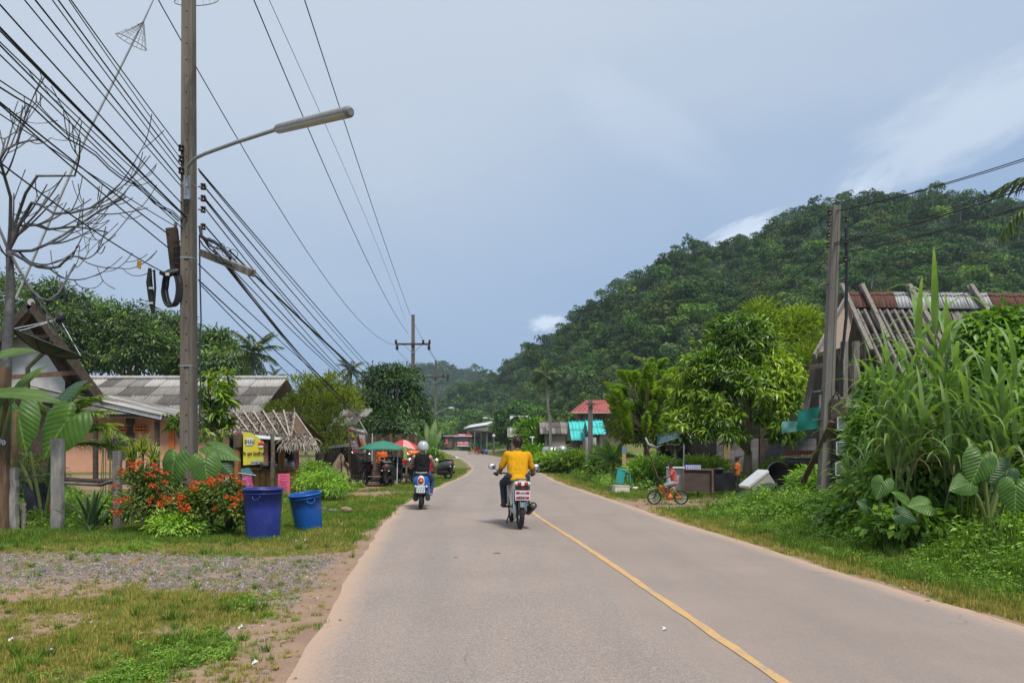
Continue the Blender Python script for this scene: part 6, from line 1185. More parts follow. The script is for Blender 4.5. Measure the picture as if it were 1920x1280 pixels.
def person(label, J, skin, parts, s=1.0, hair='short', haircol=None, face=0.0, pitch=0.0, vox=.009, helmet=False, fat=1.0):
    """J: joints in local metres (facing +y); parts: garments as (name, material, what it covers)"""
    t = thing('person', label, 'person'); V3 = Vector; g = {k: V3(v) for k, v in J.items()}; mb = MB(); hd = g['head']; hr = Euler((pitch, 0, face)).to_matrix(); H = lambda x, y, z: hd+hr @ V3((x, y, z))*s
    mb.ball(H(0, -.008, .022), .1*s, 14, (.80, .98, 1.02), hr); mb.ball(H(0, .022, -.045), .066*s, 12, (.88, 1.0, 1.1), hr); mb.ball(H(0, .083, -.02), .017*s, 8, (.8, 1, 1.4), hr); mb.ball(H(0, .07, -.062), .022*s, 8, (1.3, .8, .6), hr)
    for q in (-1, 1): mb.ball(H(q*.082, -.01, -.01), .024*s, 8, (.45, .8, 1.3), hr); mb.ball(H(q*.035, .072, .022), .016*s, 8, (1.2, .6, .6), hr)
    capsule(mb, g['neck'], .058*s, hd-hr @ V3((0, .01, .04))*s, .052*s)
    ch, pv = g['chest'], g['pelvis']; bt = .10 if any('torso' in c_[2] for c_ in parts) else .13; capsule(mb, ch, bt*s*fat, pv, bt*s*fat)
    for q, n_ in ((-1, 'l'), (1, 'r')):
        sh, el, wr = g['sh_'+n_], g['el_'+n_], g['wr_'+n_]; hp, kn, an, to = g['hp_'+n_], g['kn_'+n_], g['an_'+n_], g['to_'+n_]
        capsule(mb, ch+V3((q*.06*s, 0, .03*s)), .07*s, sh, .052*s*fat); capsule(mb, sh, .052*s*fat, el, .040*s*fat); capsule(mb, el, .040*s*fat, wr, .026*s)
        hand(mb, wr, (g.get('hd_'+n_, wr+(wr-el))-wr), q, s)
        capsule(mb, hp, .088*s*fat, kn, .058*s); capsule(mb, kn, .056*s, kn.lerp(an, .35), .054*s); capsule(mb, kn.lerp(an, .3), .055*s, an, .034*s); capsule(mb, an-V3((0, .02, .02))*s, .036*s, to, .028*s)
    solid('body', mb, vox*s, skin, t, 3)
    for (nm, mat, cov) in parts:
        mb = MB(); r_ = .016*s
        if 'torso' in cov:
            lo = g.get('hem', pv); mid = ch.lerp(lo, .55)
            for (c, sc) in ((ch+V3((0, 0, .0)), (1.35, .92, 1.2)), (mid, (1.14*fat, .9*fat, 1.25)), (lo, (1.22*fat, 1.0*fat, .9))): mb.ball(c, .128*s, 14, sc)
            for q in (-1, 1): capsule(mb, ch+V3((q*.075*s*fat, -.01*s, .03*s)), .112*s, lo+V3((q*.06*s*fat, .02*s, 0)), .116*s, 14)
            capsule(mb, ch+V3((0, -.015*s, .02*s)), .12*s, lo+V3((0, .015*s, 0)), .122*s, 14)
            for q, n_ in ((-1, 'l'), (1, 'r')):
                if 'sleeve' in cov: capsule(mb, ch+V3((q*.06*s, 0, .06*s)), .085*s, g['sh_'+n_], .066*s*fat); capsule(mb, g['sh_'+n_], .066*s*fat, g['sh_'+n_].lerp(g['el_'+n_], cov['sleeve']), .060*s*fat)
                else: capsule(mb, ch+V3((q*.05*s, 0, .02*s)), .105*s, g['sh_'+n_]-V3((q*.05*s, 0, .0)), .072*s)
            mb.ball(g['neck']+V3((0, 0, -.03))*s, .075*s, 12, (1.1, 1, .6))
        if 'legs' in cov:
            mb.ball(pv-V3((0, 0, .02))*s, .14*s*fat, 14, (1.18, 1.0, .85))
            for n_ in 'lr':
                hp, kn, an = g['hp_'+n_], g['kn_'+n_], g['an_'+n_]; capsule(mb, hp, .102*s*fat, kn, .073*s); f = cov['legs']
                if f > .5: capsule(mb, kn, .072*s, kn.lerp(an, (f-.5)*2), .058*s)
        if 'shoes' in cov:
            for n_ in 'lr': capsule(mb, g['an_'+n_]-V3((0, .03, .045))*s, .036*s, g['to_'+n_]-V3((0, 0, .012))*s, .032*s)
        solid(nm, mb, (vox+.003)*s, mat, t, 3, (.022*s if 'torso' in cov else .014*s))
    for q in (-1, 1): MB().ball(H(q*.032, .079, .020), .0105*s, 8).build('eye', M('eye_white', (.7, .68, .65), (.65, .62, .6), rough=.2), t)
    hc = haircol or M('black_hair', (.012, .009, .008), (.02, .015, .012), rough=.55, scale=40, bump=.4)
    if not helmet:
        mb = MB(); rs = random.Random(3); full = hair == 'full'
        mb.ball(H(0, -.022, .040), .106*s, 14, (.90, .97, .98), hr)
        if full:
            mb.ball(H(0, -.045, -.02), .08*s, 12, (.95, .75, 1.1), hr); 
            for k in range(42): a = rs.uniform(0, 6.28); e = rs.uniform(-.2, 1.0); d_ = hr @ V3((math.cos(a)*math.cos(e)*.82, math.sin(a)*math.cos(e), math.sin(e))); c = H(0, -.02, .05)+d_*.09*s; capsule(mb, c, .022*s, c+(d_+V3((rs.uniform(-.5, .5), rs.uniform(-.6, .2), rs.uniform(-.2, .25))))*.024*s, .010*s, 6)
        solid('hair', mb, .007*s, hc, t, 1, .01*s)
    return t
SK1 = M('dark_skin', (.17, .085, .05), (.14, .07, .042), rough=.5, scale=12); SK2 = M('light_skin', (.46, .26, .18), (.42, .23, .16), rough=.5, scale=12); SK3 = M('brown_skin', (.13, .065, .04), (.105, .052, .034), rough=.5, scale=12)
YT = M('yellow_cotton', (.62, .315, .010), (.54, .27, .009), rough=.9, scale=14, spec=.15); BT = M('black_cotton', (.010, .010, .012), (.015, .015, .017), rough=.95, spec=.1); DN = M('dark_denim', (.020, .026, .040), (.03, .037, .052), rough=.9, scale=40); BJ = M('blue_denim', (.035, .065, .17), (.05, .085, .2), rough=.9, scale=30)
SAN = M('sandal_brown', (.06, .03, .02), (.04, .025, .02)); CH = M('chrome', (.6, .6, .62), (.5, .5, .52), rough=.15, metal=1); TYR = M('tyre', (.018, .018, .018), (.035, .033, .03), rough=.85, scale=30); SIL = M('silver_plastic', (.42, .43, .43), (.36, .37, .37), rough=.35, scale=5); GRP = M('grey_plastic', (.08, .09, .10), (.06, .065, .07), rough=.5); BKP = M('black_plastic', (.014, .014, .015), (.022, .022, .022), rough=.45)
RED = M('red_lens', (.45, .015, .012), (.35, .01, .01), rough=.15, spec=.7); LMP = M('lamp_lens', (.62, .60, .55), (.5, .5, .48), rough=.1, spec=.8); ENG = M('engine_metal', (.20, .19, .18), (.12, .11, .10), rough=.55, metal=.6, scale=14); WHT = M('white_paint', (.72, .73, .74), (.66, .67, .68), rough=.4)
MIR = M('mirror_glass', (.75, .77, .78), (.72, .74, .75), rough=.05, metal=1); ORF = M('orange_frame', (.65, .16, .02), (.58, .13, .02), rough=.35); SADL = M('black_vinyl', (.02, .02, .02), (.03, .03, .03), rough=.6)

# ================================================================== two-wheelers (built facing +y, then placed)
def wheel(t, y, r, w, rimm=GALV, spokes=10, guard=None):
    c = (0, y, r); o = MB().torus(c, r-w, w, 'x', 36, 10).build('wheel', TYR, t); MB().torus(c, r-w*2.0, w*.35, 'x', 32, 6).build('rim', rimm, o); MB().tube([(-w*1.1, y, r), (w*1.1, y, r)], r*.16, 12).build('hub', ENG, o)
    mb = MB()
    for k in range(spokes): a = k*2*math.pi/spokes; mb.tube([(w*.4*(-1)**k, y, r), (0, y+math.cos(a)*(r-w*2), r+math.sin(a)*(r-w*2))], .006 if spokes > 6 else .016, 4, cap=False)
    mb.build('spokes', rimm, o); return o
def plate(t, y, z, bg_, ink, l1, l2, w=.22, h=.15, extra=None):
    p = MB().box((0, y, z), (w, .006, h)).build('number_plate', bg_, t)
    text(l1, .062, ink, p, facing((0, y-.006, z+.034))); text(l2, .074, ink, p, facing((0, y-.006, z-.032))); return p
def mirrors(t, x, y, z, r=.055):
    for q in (-1, 1):
        mm = MB().tube([(q*x*.55, y, z-.14), (q*x*.75, y+.02, z-.06), (q*x, y, z)], .007, 6).build('mirror', BKP, t)
        MB().lathe([(.001, -.022), (r*.7, -.018), (r, 0), (.001, 0)], (q*x*1.05, y, z+.02), 14, Euler((R(80), 0, 0)).to_matrix() @ Euler((0, 0, 0)).to_matrix(), sx=1.15).build('shell', BKP, mm)
        MB().lathe([(.001, .0), (r*.9, .0), (r*.88, .004), (.001, .005)], (q*x*1.05, y-.002, z+.02), 14, Euler((R(80), 0, 0)).to_matrix(), sx=1.15).build('glass', MIR, mm)
# white underbone motorbike
mbk = thing('motorcycle', 'white and grey motorbike with a red and white number plate, ridden along the road', 'motorcycle')
wheel(mbk, -.62, .29, .045, spokes=5); wheel(mbk, .62, .28, .04, spokes=5)
MB().loft([((0, -.84, .90), .04, .02), ((0, -.80, .885), .10, .045), ((0, -.62, .85), .125, .07), ((0, -.3, .80), .12, .08), ((0, 0, .74), .11, .09), ((0, .12, .68), .09, .09)]).build('seat_cowl', SIL, mbk)
for q in (-1, 1):
    MB().quad((q*.13, -.78, .86), (q*.17, -.35, .55), (q*.12, -.2, .36), (q*.09, -.66, .56), 8, 6, lambda u, v: .04*math.sin(u*3.14)*math.sin(v*3.14)*q, .02).build('side_panel', WHT if q < 0 else SIL, mbk)
    MB().quad((q*.08, -.80, .88), (q*.16, -.50, .78), (q*.15, -.1, .62), (q*.12, -.6, .70), 8, 5, lambda u, v: .03*math.sin(u*3.14)*math.sin(v*3.14)*q, .02).build('tail_panel', SIL, mbk)
    MB().tube([(q*.12, -.58, .66), (q*.11, -.62, .31)], [.028, .022], 10).build('shock_absorber', CH, mbk); MB().beam((q*.085, -.65, .29), (q*.085, -.1, .33), .03, .05).build('swing_arm', ENG, mbk)
    MB().tube([(q*.05, .56, .75), (q*.08, .62, .28)], .02, 8).build('fork', CH, mbk)
    MB().ball((q*.10, -.86, .80), .045, 10, (1.1, .6, .8)).build('indicator', LMP, mbk)
    MB().ball((q*.055, -.875, .80), .04, 10, (1.2, .5, .9)).build('tail_light', RED, mbk)
    MB().tube([(q*.1, -.02, .34), (q*.26, -.02, .34)], .018, 8).build('foot_peg', BKP, mbk)
    MB().quad((q*.20, .30, .92), (q*.24, .42, .60), (q*.14, .45, .38), (q*.06, .30, .62), 5, 5, lambda u, v: .03*math.sin(u*3.14)*q, .015).build('leg_shield', WHT, mbk)
MB().loft([((0, -.60, .90), .11, .03), ((0, -.35, .87), .13, .045), ((0, -.05, .83), .12, .045), ((0, .15, .80), .07, .03)]).build('seat', SADL, mbk)
MB().tube([(-.11, -.55, .93), (-.09, -.74, .965), (0, -.80, .97), (.09, -.74, .965), (.11, -.55, .93)], .015, 8).build('grab_rail', GRP, mbk)
MB().box((0, -.875, .80), (.06, .03, .07)).build('tail_centre', WHT, mbk, bevel=.008); MB().box((0, -.865, .715), (.20, .02, .09)).build('plate_bracket', BKP, mbk); MB().box((0, -.885, .725), (.05, .012, .022)).build('reflector', RED, mbk)
PR = M('plate_white', (.66, .60, .62), (.6, .55, .57), rough=.4); PRD = M('plate_red', (.42, .02, .05), (.38, .02, .05)); PRK = M('plate_dark_ink', (.05, .01, .03), (.04, .01, .02))
pl = plate(mbk, -.885, .60, PR, PRK, '', '', .26, .17)
for sx_ in (-1, 1):
    for zz in (.642, .558): MB().box((sx_*.088, -.892, zz), (.052, .004, .042)).build('red_panel', PRD, pl)
text('ไทรโยค', .046, PRK, pl, facing((0, -.896, .64))); text('5346', .062, PRK, pl, facing((0, -.896, .56)), bold=.002)
MB().quad((-.05, -.89, .50), (.05, -.89, .50), (.045, -.93, .40), (-.045, -.93, .40), 4, 3, lambda u, v: .02*math.sin(u*3.14), .01).build('mudguard', M('blue_grey_plastic', (.16, .19, .23), (.12, .15, .18), rough=.5), mbk)
MB().quad((-.055, -.70, .58), (.055, -.70, .58), (.055, -.90, .50), (-.055, -.90, .50), 3, 3, None, .01).build('mudguard', BKP, mbk)
mu = MB().tube([(.10, .1, .25), (.13, -.2, .22), (.15, -.38, .27)], .02, 8).build('exhaust_pipe', RUSTY, mbk); MB().tube([(.15, -.36, .26), (.17, -.42, .28), (.20, -.80, .42), (.20, -.83, .43)], [.03, .06, .068, .055], 14).build('exhaust', BKP, mbk); MB().tube([(.20, -.835, .43), (.20, -.845, .434)], .022, 10).build('exhaust_tip', ENG, mbk)
MB().lathe([(.001, -.02), (.12, -.02), (.13, 0), (.001, .02)], (-.09, -.62, .29), 20, Euler((0, R(90), 0)).to_matrix()).build('chain_cover', SIL, mbk); MB().box((-.10, -.28, .30), (.03, .55, .07)).build('chain_case', SIL, mbk)
MB().loft([((0, -.15, .30), .10, .10), ((0, .05, .33), .13, .13), ((0, .25, .35), .10, .10)]).build('engine', ENG, mbk)
MB().loft([((0, .25, .70), .12, .14), ((0, .40, .86), .13, .14), ((0, .58, .92), .10, .08)]).build('front_cowl', WHT, mbk); MB().ball((0, .60, .90), .08, 12, (1.1, .6, .9)).build('headlight', LMP, mbk)
MB().tube([(-.36, .28, .93), (-.22, .33, .94), (0, .38, .92), (.22, .33, .94), (.36, .28, .93)], .014, 8).build('handlebar', BKP, mbk)
for q in (-1, 1): MB().tube([(q*.25, .32, .94), (q*.39, .265, .93)], .022, 10).build('grip', BKP, mbk); MB().tube([(q*.2, .36, .94), (q*.37, .33, .93)], .007, 6).build('brake_lever', CH, mbk)
mirrors(mbk, .40, .36, 1.04, .062); MB().tube([(-.11, -.05, .28), (-.19, -.18, .05)], .012, 6).build('kick_stand', BKP, mbk)
def place(t, loc, rz, lean=0.0, s=1.0): t.location = loc; t.rotation_euler = (0, R(lean), R(rz)); t.scale = (s, s, s)
for c_ in mbk.children:
    if c_.name.split('.')[0] in ('seat', 'grab_rail', 'seat_cowl'): c_.location.z -= .10 if c_.name.startswith('grab') else .07
yaw = 7; rw = GP(975, 13.1); pos = rw+Matrix.Rotation(R(yaw), 3, 'Z') @ Vector((0, .62, 0)); pos.z = .045; place(mbk, pos, yaw, 1.0)
J = dict(pelvis=(0, -.22, .84), hem=(0, -.24, .84), chest=(0, -.10, 1.20), neck=(0, -.06, 1.37), head=(0.01, -.02, 1.50), sh_l=(-.185, -.08, 1.285), sh_r=(.185, -.08, 1.285), el_l=(-.30, .0, 1.0), el_r=(.30, .0, 1.0), wr_l=(-.33, .20, .95), wr_r=(.33, .20, .95), hd_l=(-.34, .30, .94), hd_r=(.34, .30, .94),
         hp_l=(-.11, -.20, .88), hp_r=(.11, -.20, .88), kn_l=(-.22, .22, .76), kn_r=(.22, .22, .76), an_l=(-.22, .0, .42), an_r=(.21, .02, .40), to_l=(-.24, .15, .36), to_r=(.23, .17, .36))
yr = person('man in a mustard yellow t-shirt and dark jeans riding the white motorbike, seen from behind', J, SK1, [('shirt', YT, {'torso': 1, 'sleeve': .72}), ('trousers', DN, {'legs': 1.0}), ('sandals', SAN, {'shoes': 1})], hair='full', haircol=M('dark_brown_hair', (.018, .010, .009), (.03, .016, .014), rough=.5, scale=40, bump=.4), fat=1.12); place(yr, pos, yaw, 1.0)

def scooter(label, body, body2, r=.235, plate_=None, seatm=SADL, group=None, round_lamp=True):
    t = thing('scooter', label, 'scooter', group=group); wheel(t, -.58, r, .05, spokes=3); wheel(t, .60, r, .045, spokes=3)
    MB().loft([((0, -.80, .66), .10, .12), ((0, -.76, .66), .165, .17), ((0, -.60, .64), .20, .19), ((0, -.35, .60), .20, .20), ((0, -.12, .50), .17, .17), ((0, -.02, .40), .13, .10)], 20, 2.6).build('body', body, t)
    MB().loft([((0, -.825, .66), .05, .10), ((0, -.80, .67), .085, .15), ((0, -.70, .74), .08, .10)], 16, 2.2).build('tail_panel', body2, t)
    if round_lamp:
        MB().lathe([(.001, .03), (.05, .025), (.072, 0), (.06, -.01)], (0, -.83, .70), 16, Euler((R(90), 0, 0)).to_matrix(), sx=.95, sy=1.15).build('tail_light', RED, t); MB().lathe([(.001, .012), (.035, .01), (.04, 0)], (0, -.855, .695), 12, Euler((R(90), 0, 0)).to_matrix()).build('lamp_lens', M('orange_lens', (.75, .22, .06), (.7, .2, .05), rough=.2), t)
    else: MB().box((0, -.82, .70), (.2, .05, .06)).build('tail_light', RED, t, bevel=.01)
    for q in (-1, 1): MB().ball((q*.13, -.79, .56), .032, 10).build('indicator', LMP, t); MB().tube([(q*.05, .50, .80), (q*.07, .60, r)], .02, 8).build('fork', CH, t)
    MB().loft([((0, -.76, .845), .12, .03), ((0, -.60, .86), .155, .045), ((0, -.2, .80), .16, .05), ((0, .02, .77), .10, .04)], 16, 2.6).build('seat', seatm, t)
    MB().tube([(-.13, -.60, .90), (-.12, -.78, .895), (0, -.84, .89), (.12, -.78, .895), (.13, -.60, .90)], .013, 8).build('grab_rail', SIL, t)
    MB().box((0, -.74, .44), (.17, .10, .16)).build('rear_fender', BKP, t, bevel=.02); MB().box((0, -.80, .385), (.07, .02, .025)).build('reflector', RED, t)
    MB().loft([((-.13, -.66, .30), .05, .09), ((-.14, -.4, .28), .07, .11), ((-.12, -.1, .27), .06, .08)]).build('engine', BKP, t); MB().tube([(.15, -.25, .22), (.16, -.4, .25), (.165, -.80, .33)], [.03, .065, .06], 12).build('exhaust', BKP, t)
    MB().loft([((.17, -.62, .44), .02, .10), ((.185, -.45, .42), .03, .14), ((.17, -.25, .36), .02, .08)]).build('side_cover', body, t)
    MB().box((0, .16, .30), (.30, .46, .07)).build('floorboard', BKP, t, bevel=.02); MB().quad((-.21, .36, .34), (.21, .36, .34), (.17, .46, .94), (-.17, .46, .94), 8, 8, lambda u, v: .06*math.sin(u*3.14), .03).build('leg_shield', body, t)
    MB().loft([((0, .40, 1.0), .11, .07), ((0, .50, .99), .10, .075), ((0, .56, .98), .06, .05)]).build('handlebar_cowl', body2, t); MB().ball((0, .57, .98), .06, 12, (1, .5, 1)).build('headlight', LMP, t); MB().quad((-.06, .40, .47), (.06, .40, .47), (.06, .78, .46), (-.06, .78, .46), 4, 8, lambda u, v: .10*math.sin(v*3.14), .01).build('front_fender', body, t)
    MB().tube([(-.33, .33, 1.0), (-.2, .38, 1.02), (0, .42, 1.0), (.2, .38, 1.02), (.33, .33, 1.0)], .013, 8).build('handlebar', BKP, t); mirrors(t, .33, .42, 1.15, .06)
    for q in (-1, 1): MB().tube([(q*.23, .37, 1.01), (q*.36, .315, 1.0)], .02, 10).build('grip', BKP, t)
    if plate_: plate(t, -.865, .50, M('plate_pale', (.62, .72, .76), (.58, .68, .72), rough=.4), M('plate_ink', (.02, .02, .03), (.02, .02, .03)), *plate_, .20, .17)
    return t
BLU = M('blue_paint', (.018, .11, .42), (.016, .10, .38), rough=.2, spec=.7); RDP = M('red_paint', (.32, .015, .02), (.28, .012, .018), rough=.25, spec=.6)
sc1 = scooter('blue and white retro scooter with a pale number plate, ridden along the left side', BLU, WHT, plate_=('1 ก ข ข', '5 0 6')); yaw2 = 5; rw = GP(789, 17.3); pos2 = rw+Matrix.Rotation(R(yaw2), 3, 'Z') @ Vector((0, .58, 0)); pos2.z = .03; place(sc1, pos2, yaw2, 1.0, .95)
J = dict(pelvis=(0, -.26, .88), hem=(0, -.30, .92), chest=(0, -.20, 1.18), neck=(0, -.17, 1.34), head=(0.015, -.13, 1.47), sh_l=(-.19, -.18, 1.26), sh_r=(.19, -.18, 1.26), el_l=(-.29, -.02, 1.03), el_r=(.30, .0, 1.06), wr_l=(-.31, .20, .99), wr_r=(.32, .22, 1.03), hd_l=(-.31, .3, 1.0), hd_r=(.32, .3, 1.02),
         hp_l=(-.11, -.2, .84), hp_r=(.12, -.2, .84), kn_l=(-.16, .20, .72), kn_r=(.24, .16, .70), an_l=(-.14, .18, .40), an_r=(.22, .14, .36), to_l=(-.14, .32, .36), to_r=(.22, .28, .34))
br = person('person in a black sleeveless top and silver helmet riding the blue scooter', J, SK2, [('vest', BT, {'torso': 1}), ('jeans', BJ, {'legs': 1.0}), ('shoes', M('grey_shoe', (.25, .25, .26), (.2, .2, .2)), {'shoes': 1})], helmet=True, fat=1.12)
mb = MB(); mb.lathe([(.001, .165), (.06, .158), (.105, .125), (.135, .07), (.143, 0), (.138, -.05), (.125, -.085), (.118, -.08), (.128, -.04)], (.015, -.15, 1.50), 24, sy=1.08); hm_ = mb.build('helmet', M('silver_helmet', (.40, .44, .46), (.36, .40, .42), rough=.25, spec=.7), br)
MB().torus((.015, -.15, 1.425), .127, .007, 'z', 24, 6).build('helmet_trim', BKP, hm_); place(br, pos2, yaw2, 1.0, .95)
rs1 = scooter('red and black scooter parked on the left verge beyond the blue scooter', RDP, BKP, group='parked two wheelers', round_lamp=False)
for c_ in rs1.children:
    if c_.name.split('.')[0] in ('body', 'side_cover'): c_.data.materials[0] = GRP
place(rs1, GP(820, 33)+Vector((0, 0, .02)), 58, 4)
mir_ = None
# child's bicycle and the boy on it
bc = thing('bicycle', "small orange child's bicycle standing at the edge of the right verge", 'bicycle'); wheel(bc, -.34, .185, .022, GALV, 16); wheel(bc, .34, .185, .022, GALV, 16)
for a, b, r_ in (((0, .22, .50), (0, -.02, .22), .018), ((0, .25, .42), (0, -.05, .20), .016), ((0, -.02, .2), (0, -.12, .42), .016), ((0, .22, .5), (0, -.1, .36), .014)): MB().tube([a, b], r_, 8).build('frame_tube', ORF, bc)
for q in (-1, 1):
    MB().tube([(q*.03, -.05, .20), (q*.035, -.34, .185)], .012, 6).build('chain_stay', ORF, bc); MB().tube([(q*.02, -.12, .40), (q*.035, -.34, .185)], .011, 6).build('seat_stay', ORF, bc); MB().tube([(q*.03, .24, .42), (q*.035, .34, .185)], .012, 6).build('fork', BKP, bc)
    MB().tube([(q*.05, -.03, .2), (q*.06, -.03+q*.11, .2)], .01, 6).build('crank', CH, bc); MB().box((q*.10, -.03+q*.11, .2), (.08, .06, .02)).build('pedal', BKP, bc); MB().tube([(q*.02, .2, .62), (q*.2, .17, .68), (q*.24, .1, .68)], .011, 8).build('handlebar', BKP, bc); MB().tube([(q*.2, .15, .68), (q*.25, .06, .68)], .017, 8).build('grip', BKP, bc)
MB().tube([(0, .25, .42), (0, .2, .62)], .015, 8).build('stem', BKP, bc); MB().quad((-.03, .12, .36), (.03, .12, .36), (.03, .50, .38), (-.03, .50, .38), 2, 8, lambda u, v: .05*math.sin(v*3.14), .004).build('mudguard', WHT, bc)
MB().lathe([(.001, -.01), (.085, -.01), (.085, .01), (.001, .01)], (-.045, -.03, .2), 20, Euler((0, R(90), 0)).to_matrix()).build('chain_guard', ORF, bc); MB().ball((.0, .08, .34), .08, 12, (.5, 1, .8)).build('side_panel', ORF, bc)
MB().loft([((0, -.24, .48), .07, .025), ((0, -.12, .485), .06, .03), ((0, 0, .48), .02, .015)]).build('saddle', ORF, bc); place(bc, GP(1252, 19)+Vector((0, 0, .0)), 88)
J = dict(pelvis=(0, -.13, .57), chest=(0, -.06, .80), neck=(0, -.045, .905), head=(0, -.02, 1.0), sh_l=(-.12, -.06, .86), sh_r=(.12, -.06, .86), el_l=(-.16, .02, .73), el_r=(.15, -.12, .70), wr_l=(-.2, .12, .70), wr_r=(.16, .05, .70), hd_l=(-.22, .2, .7), hd_r=(.2, .15, .7),
         hp_l=(-.065, -.1, .55), hp_r=(.065, -.1, .55), kn_l=(-.10, .14, .50), kn_r=(.11, .05, .38), an_l=(-.11, .06, .28), an_r=(.11, -.06, .16), to_l=(-.11, .15, .24), to_r=(.11, .03, .12))
by = person('boy in a pink red t-shirt and grey shorts sitting on the orange bicycle', J, SK3, [('shirt', M('pinkish_red_cotton', (.50, .10, .085), (.42, .08, .07), rough=.9), {'torso': 1, 'sleeve': .7}), ('shorts', M('grey_cotton', (.30, .31, .31), (.24, .25, .25), rough=.9), {'legs': .62})], s=.66, face=.1); place(by, GP(1256, 19), 88)
J = dict(pelvis=(0, 0, .60), chest=(0, 0, .86), neck=(0, .01, .97), head=(0, .03, 1.08), sh_l=(-.13, 0, .92), sh_r=(.13, 0, .92), el_l=(-.16, .03, .76), el_r=(.16, .02, .76), wr_l=(-.06, .17, .78), wr_r=(.07, .17, .80), hd_l=(0, .24, .80), hd_r=(.02, .24, .83),
         hp_l=(-.07, 0, .58), hp_r=(.07, 0, .58), kn_l=(-.08, .05, .33), kn_r=(.08, -.02, .32), an_l=(-.08, .0, .08), an_r=(.08, -.04, .08), to_l=(-.09, .10, .04), to_r=(.09, .07, .04))
bo = person('boy in an orange shirt standing with folded hands beside the dark table', J, SK3, [('shirt', M('orange_cotton', (.58, .15, .03), (.5, .12, .02), rough=.9), {'torso': 1, 'sleeve': .8}), ('trousers', M('camouflage_cotton', (.03, .04, .025), (.06, .07, .04), rough=.9, scale=25, c3=(.015, .015, .015)), {'legs': .95})], s=.70, face=.3); place(bo, GP(1383, 23), 65)
J = dict(pelvis=(0, 0, .88), chest=(0, .0, 1.20), neck=(0, .01, 1.38), head=(0, .03, 1.52), sh_l=(-.18, 0, 1.30), sh_r=(.18, 0, 1.30), el_l=(-.22, .03, 1.05), el_r=(.22, .02, 1.05), wr_l=(-.16, .2, .95), wr_r=(.18, .2, .95),
         hp_l=(-.09, 0, .85), hp_r=(.09, 0, .85), kn_l=(-.10, .03, .48), kn_r=(.10, -.0, .48), an_l=(-.10, .0, .1), an_r=(.10, -.0, .1), to_l=(-.11, .13, .05), to_r=(.11, .13, .05))
ve = person('vendor in a bright orange shirt and dark shorts behind the parked cart', J, SK1, [('shirt', M('vivid_orange_cotton', (.68, .13, .02), (.6, .11, .02), rough=.9), {'torso': 1, 'sleeve': .6}), ('shorts', DN, {'legs': .55})], vox=.014); place(ve, GP(716, 30.5), 170, 0, .92)
fr = person('far person in a red shirt standing with a bicycle at the bend', J, SK1, [('shirt', M('bright_red_cotton', (.55, .05, .03), (.5, .05, .03), rough=.9), {'torso': 1, 'sleeve': .6}), ('trousers', DN, {'legs': 1.0})], vox=.03); place(fr, GP(891, 128), 90)
fb = copy_tree(bc); fb['label'] = 'far bicycle with pale wheels leaning at the bend beside the person in red'; place(fb, GP(887, 127), 80, 0, 1.7)
fs = copy_tree(rs1); fs['label'] = 'far motorbike parked at the roadside beside the blue drum'; place(fs, GP(901, 122), 40, 0, 1.0)
# ================================================================== bins, signs, stalls and small things
def bin_(label, loc, rt, rb, h, mat, tilt=(0, 0), handle=True):
    t = thing('bin', label, 'bin', group='blue plastic bins on the left verge'); n = 36
    MB().lathe([(.001, .01), (rb, .0), (rb*1.0, .02), (rb+(rt-rb)*.3, h*.3), (rb+(rt-rb)*.6, h*.6), (rt, h), (rt*1.04, h), (rt*1.04, h+.02), (rt*.97, h+.02), (rt*.95, h-.02), (rb*.95, .05), (.001, .05)], n=n).build('shell', mat, t)
    MB().torus((0, 0, h+.008), rt*1.015, .018, 'z', 36, 8).build('rim', mat, t); MB().torus((0, 0, h*.93), rt*.995, .008, 'z', 36, 6).build('rim_band', mat, t)
    if handle:
        for a in (-70, 110): q = Vector((math.cos(R(a))*(rt*.99), math.sin(R(a))*(rt*.99), h*.9)); MB().tube([q+Vector((-.07, 0, 0)), q+Vector((-.06, -.02, -.05)), q+Vector((0, -.035, -.07)), q+Vector((.06, -.02, -.05)), q+Vector((.07, 0, 0))], .010, 6).build('handle', mat, t)
    t.location = loc; t.rotation_euler = (R(tilt[0]), R(tilt[1]), rnd.uniform(0, 1)); return t
BB1 = M('deep_blue_plastic', (.024, .042, .27), (.018, .030, .19), rough=.42, scale=4, c3=(.06, .07, .15), spec=.5, bump=.15); BB2 = M('mid_blue_plastic', (.012, .10, .38), (.010, .08, .32), rough=.4, scale=3, c3=(.06, .10, .19), bump=.15)
b1 = bin_('large deep blue plastic bin standing in front of the food stall', GP(493, 12.1), .305, .26, .79, BB1); 
MB().tube([Vector((math.cos(a)*.07, -.275-.012, .24-.045*math.sin(a))) for a in np.linspace(0, math.pi, 9)], .008, 6).build('rope_handle', STEELW, b1); b1.rotation_euler.z = -.35
MB().box((.275, -.07, .36), (.03, .05, .66)).build('side_rib', BB1, b1)
bin_('smaller blue plastic bin tilted over in the grass right of the large one', GP(580, 13.6, -.02), .285, .235, .64, BB2, (4, -7))
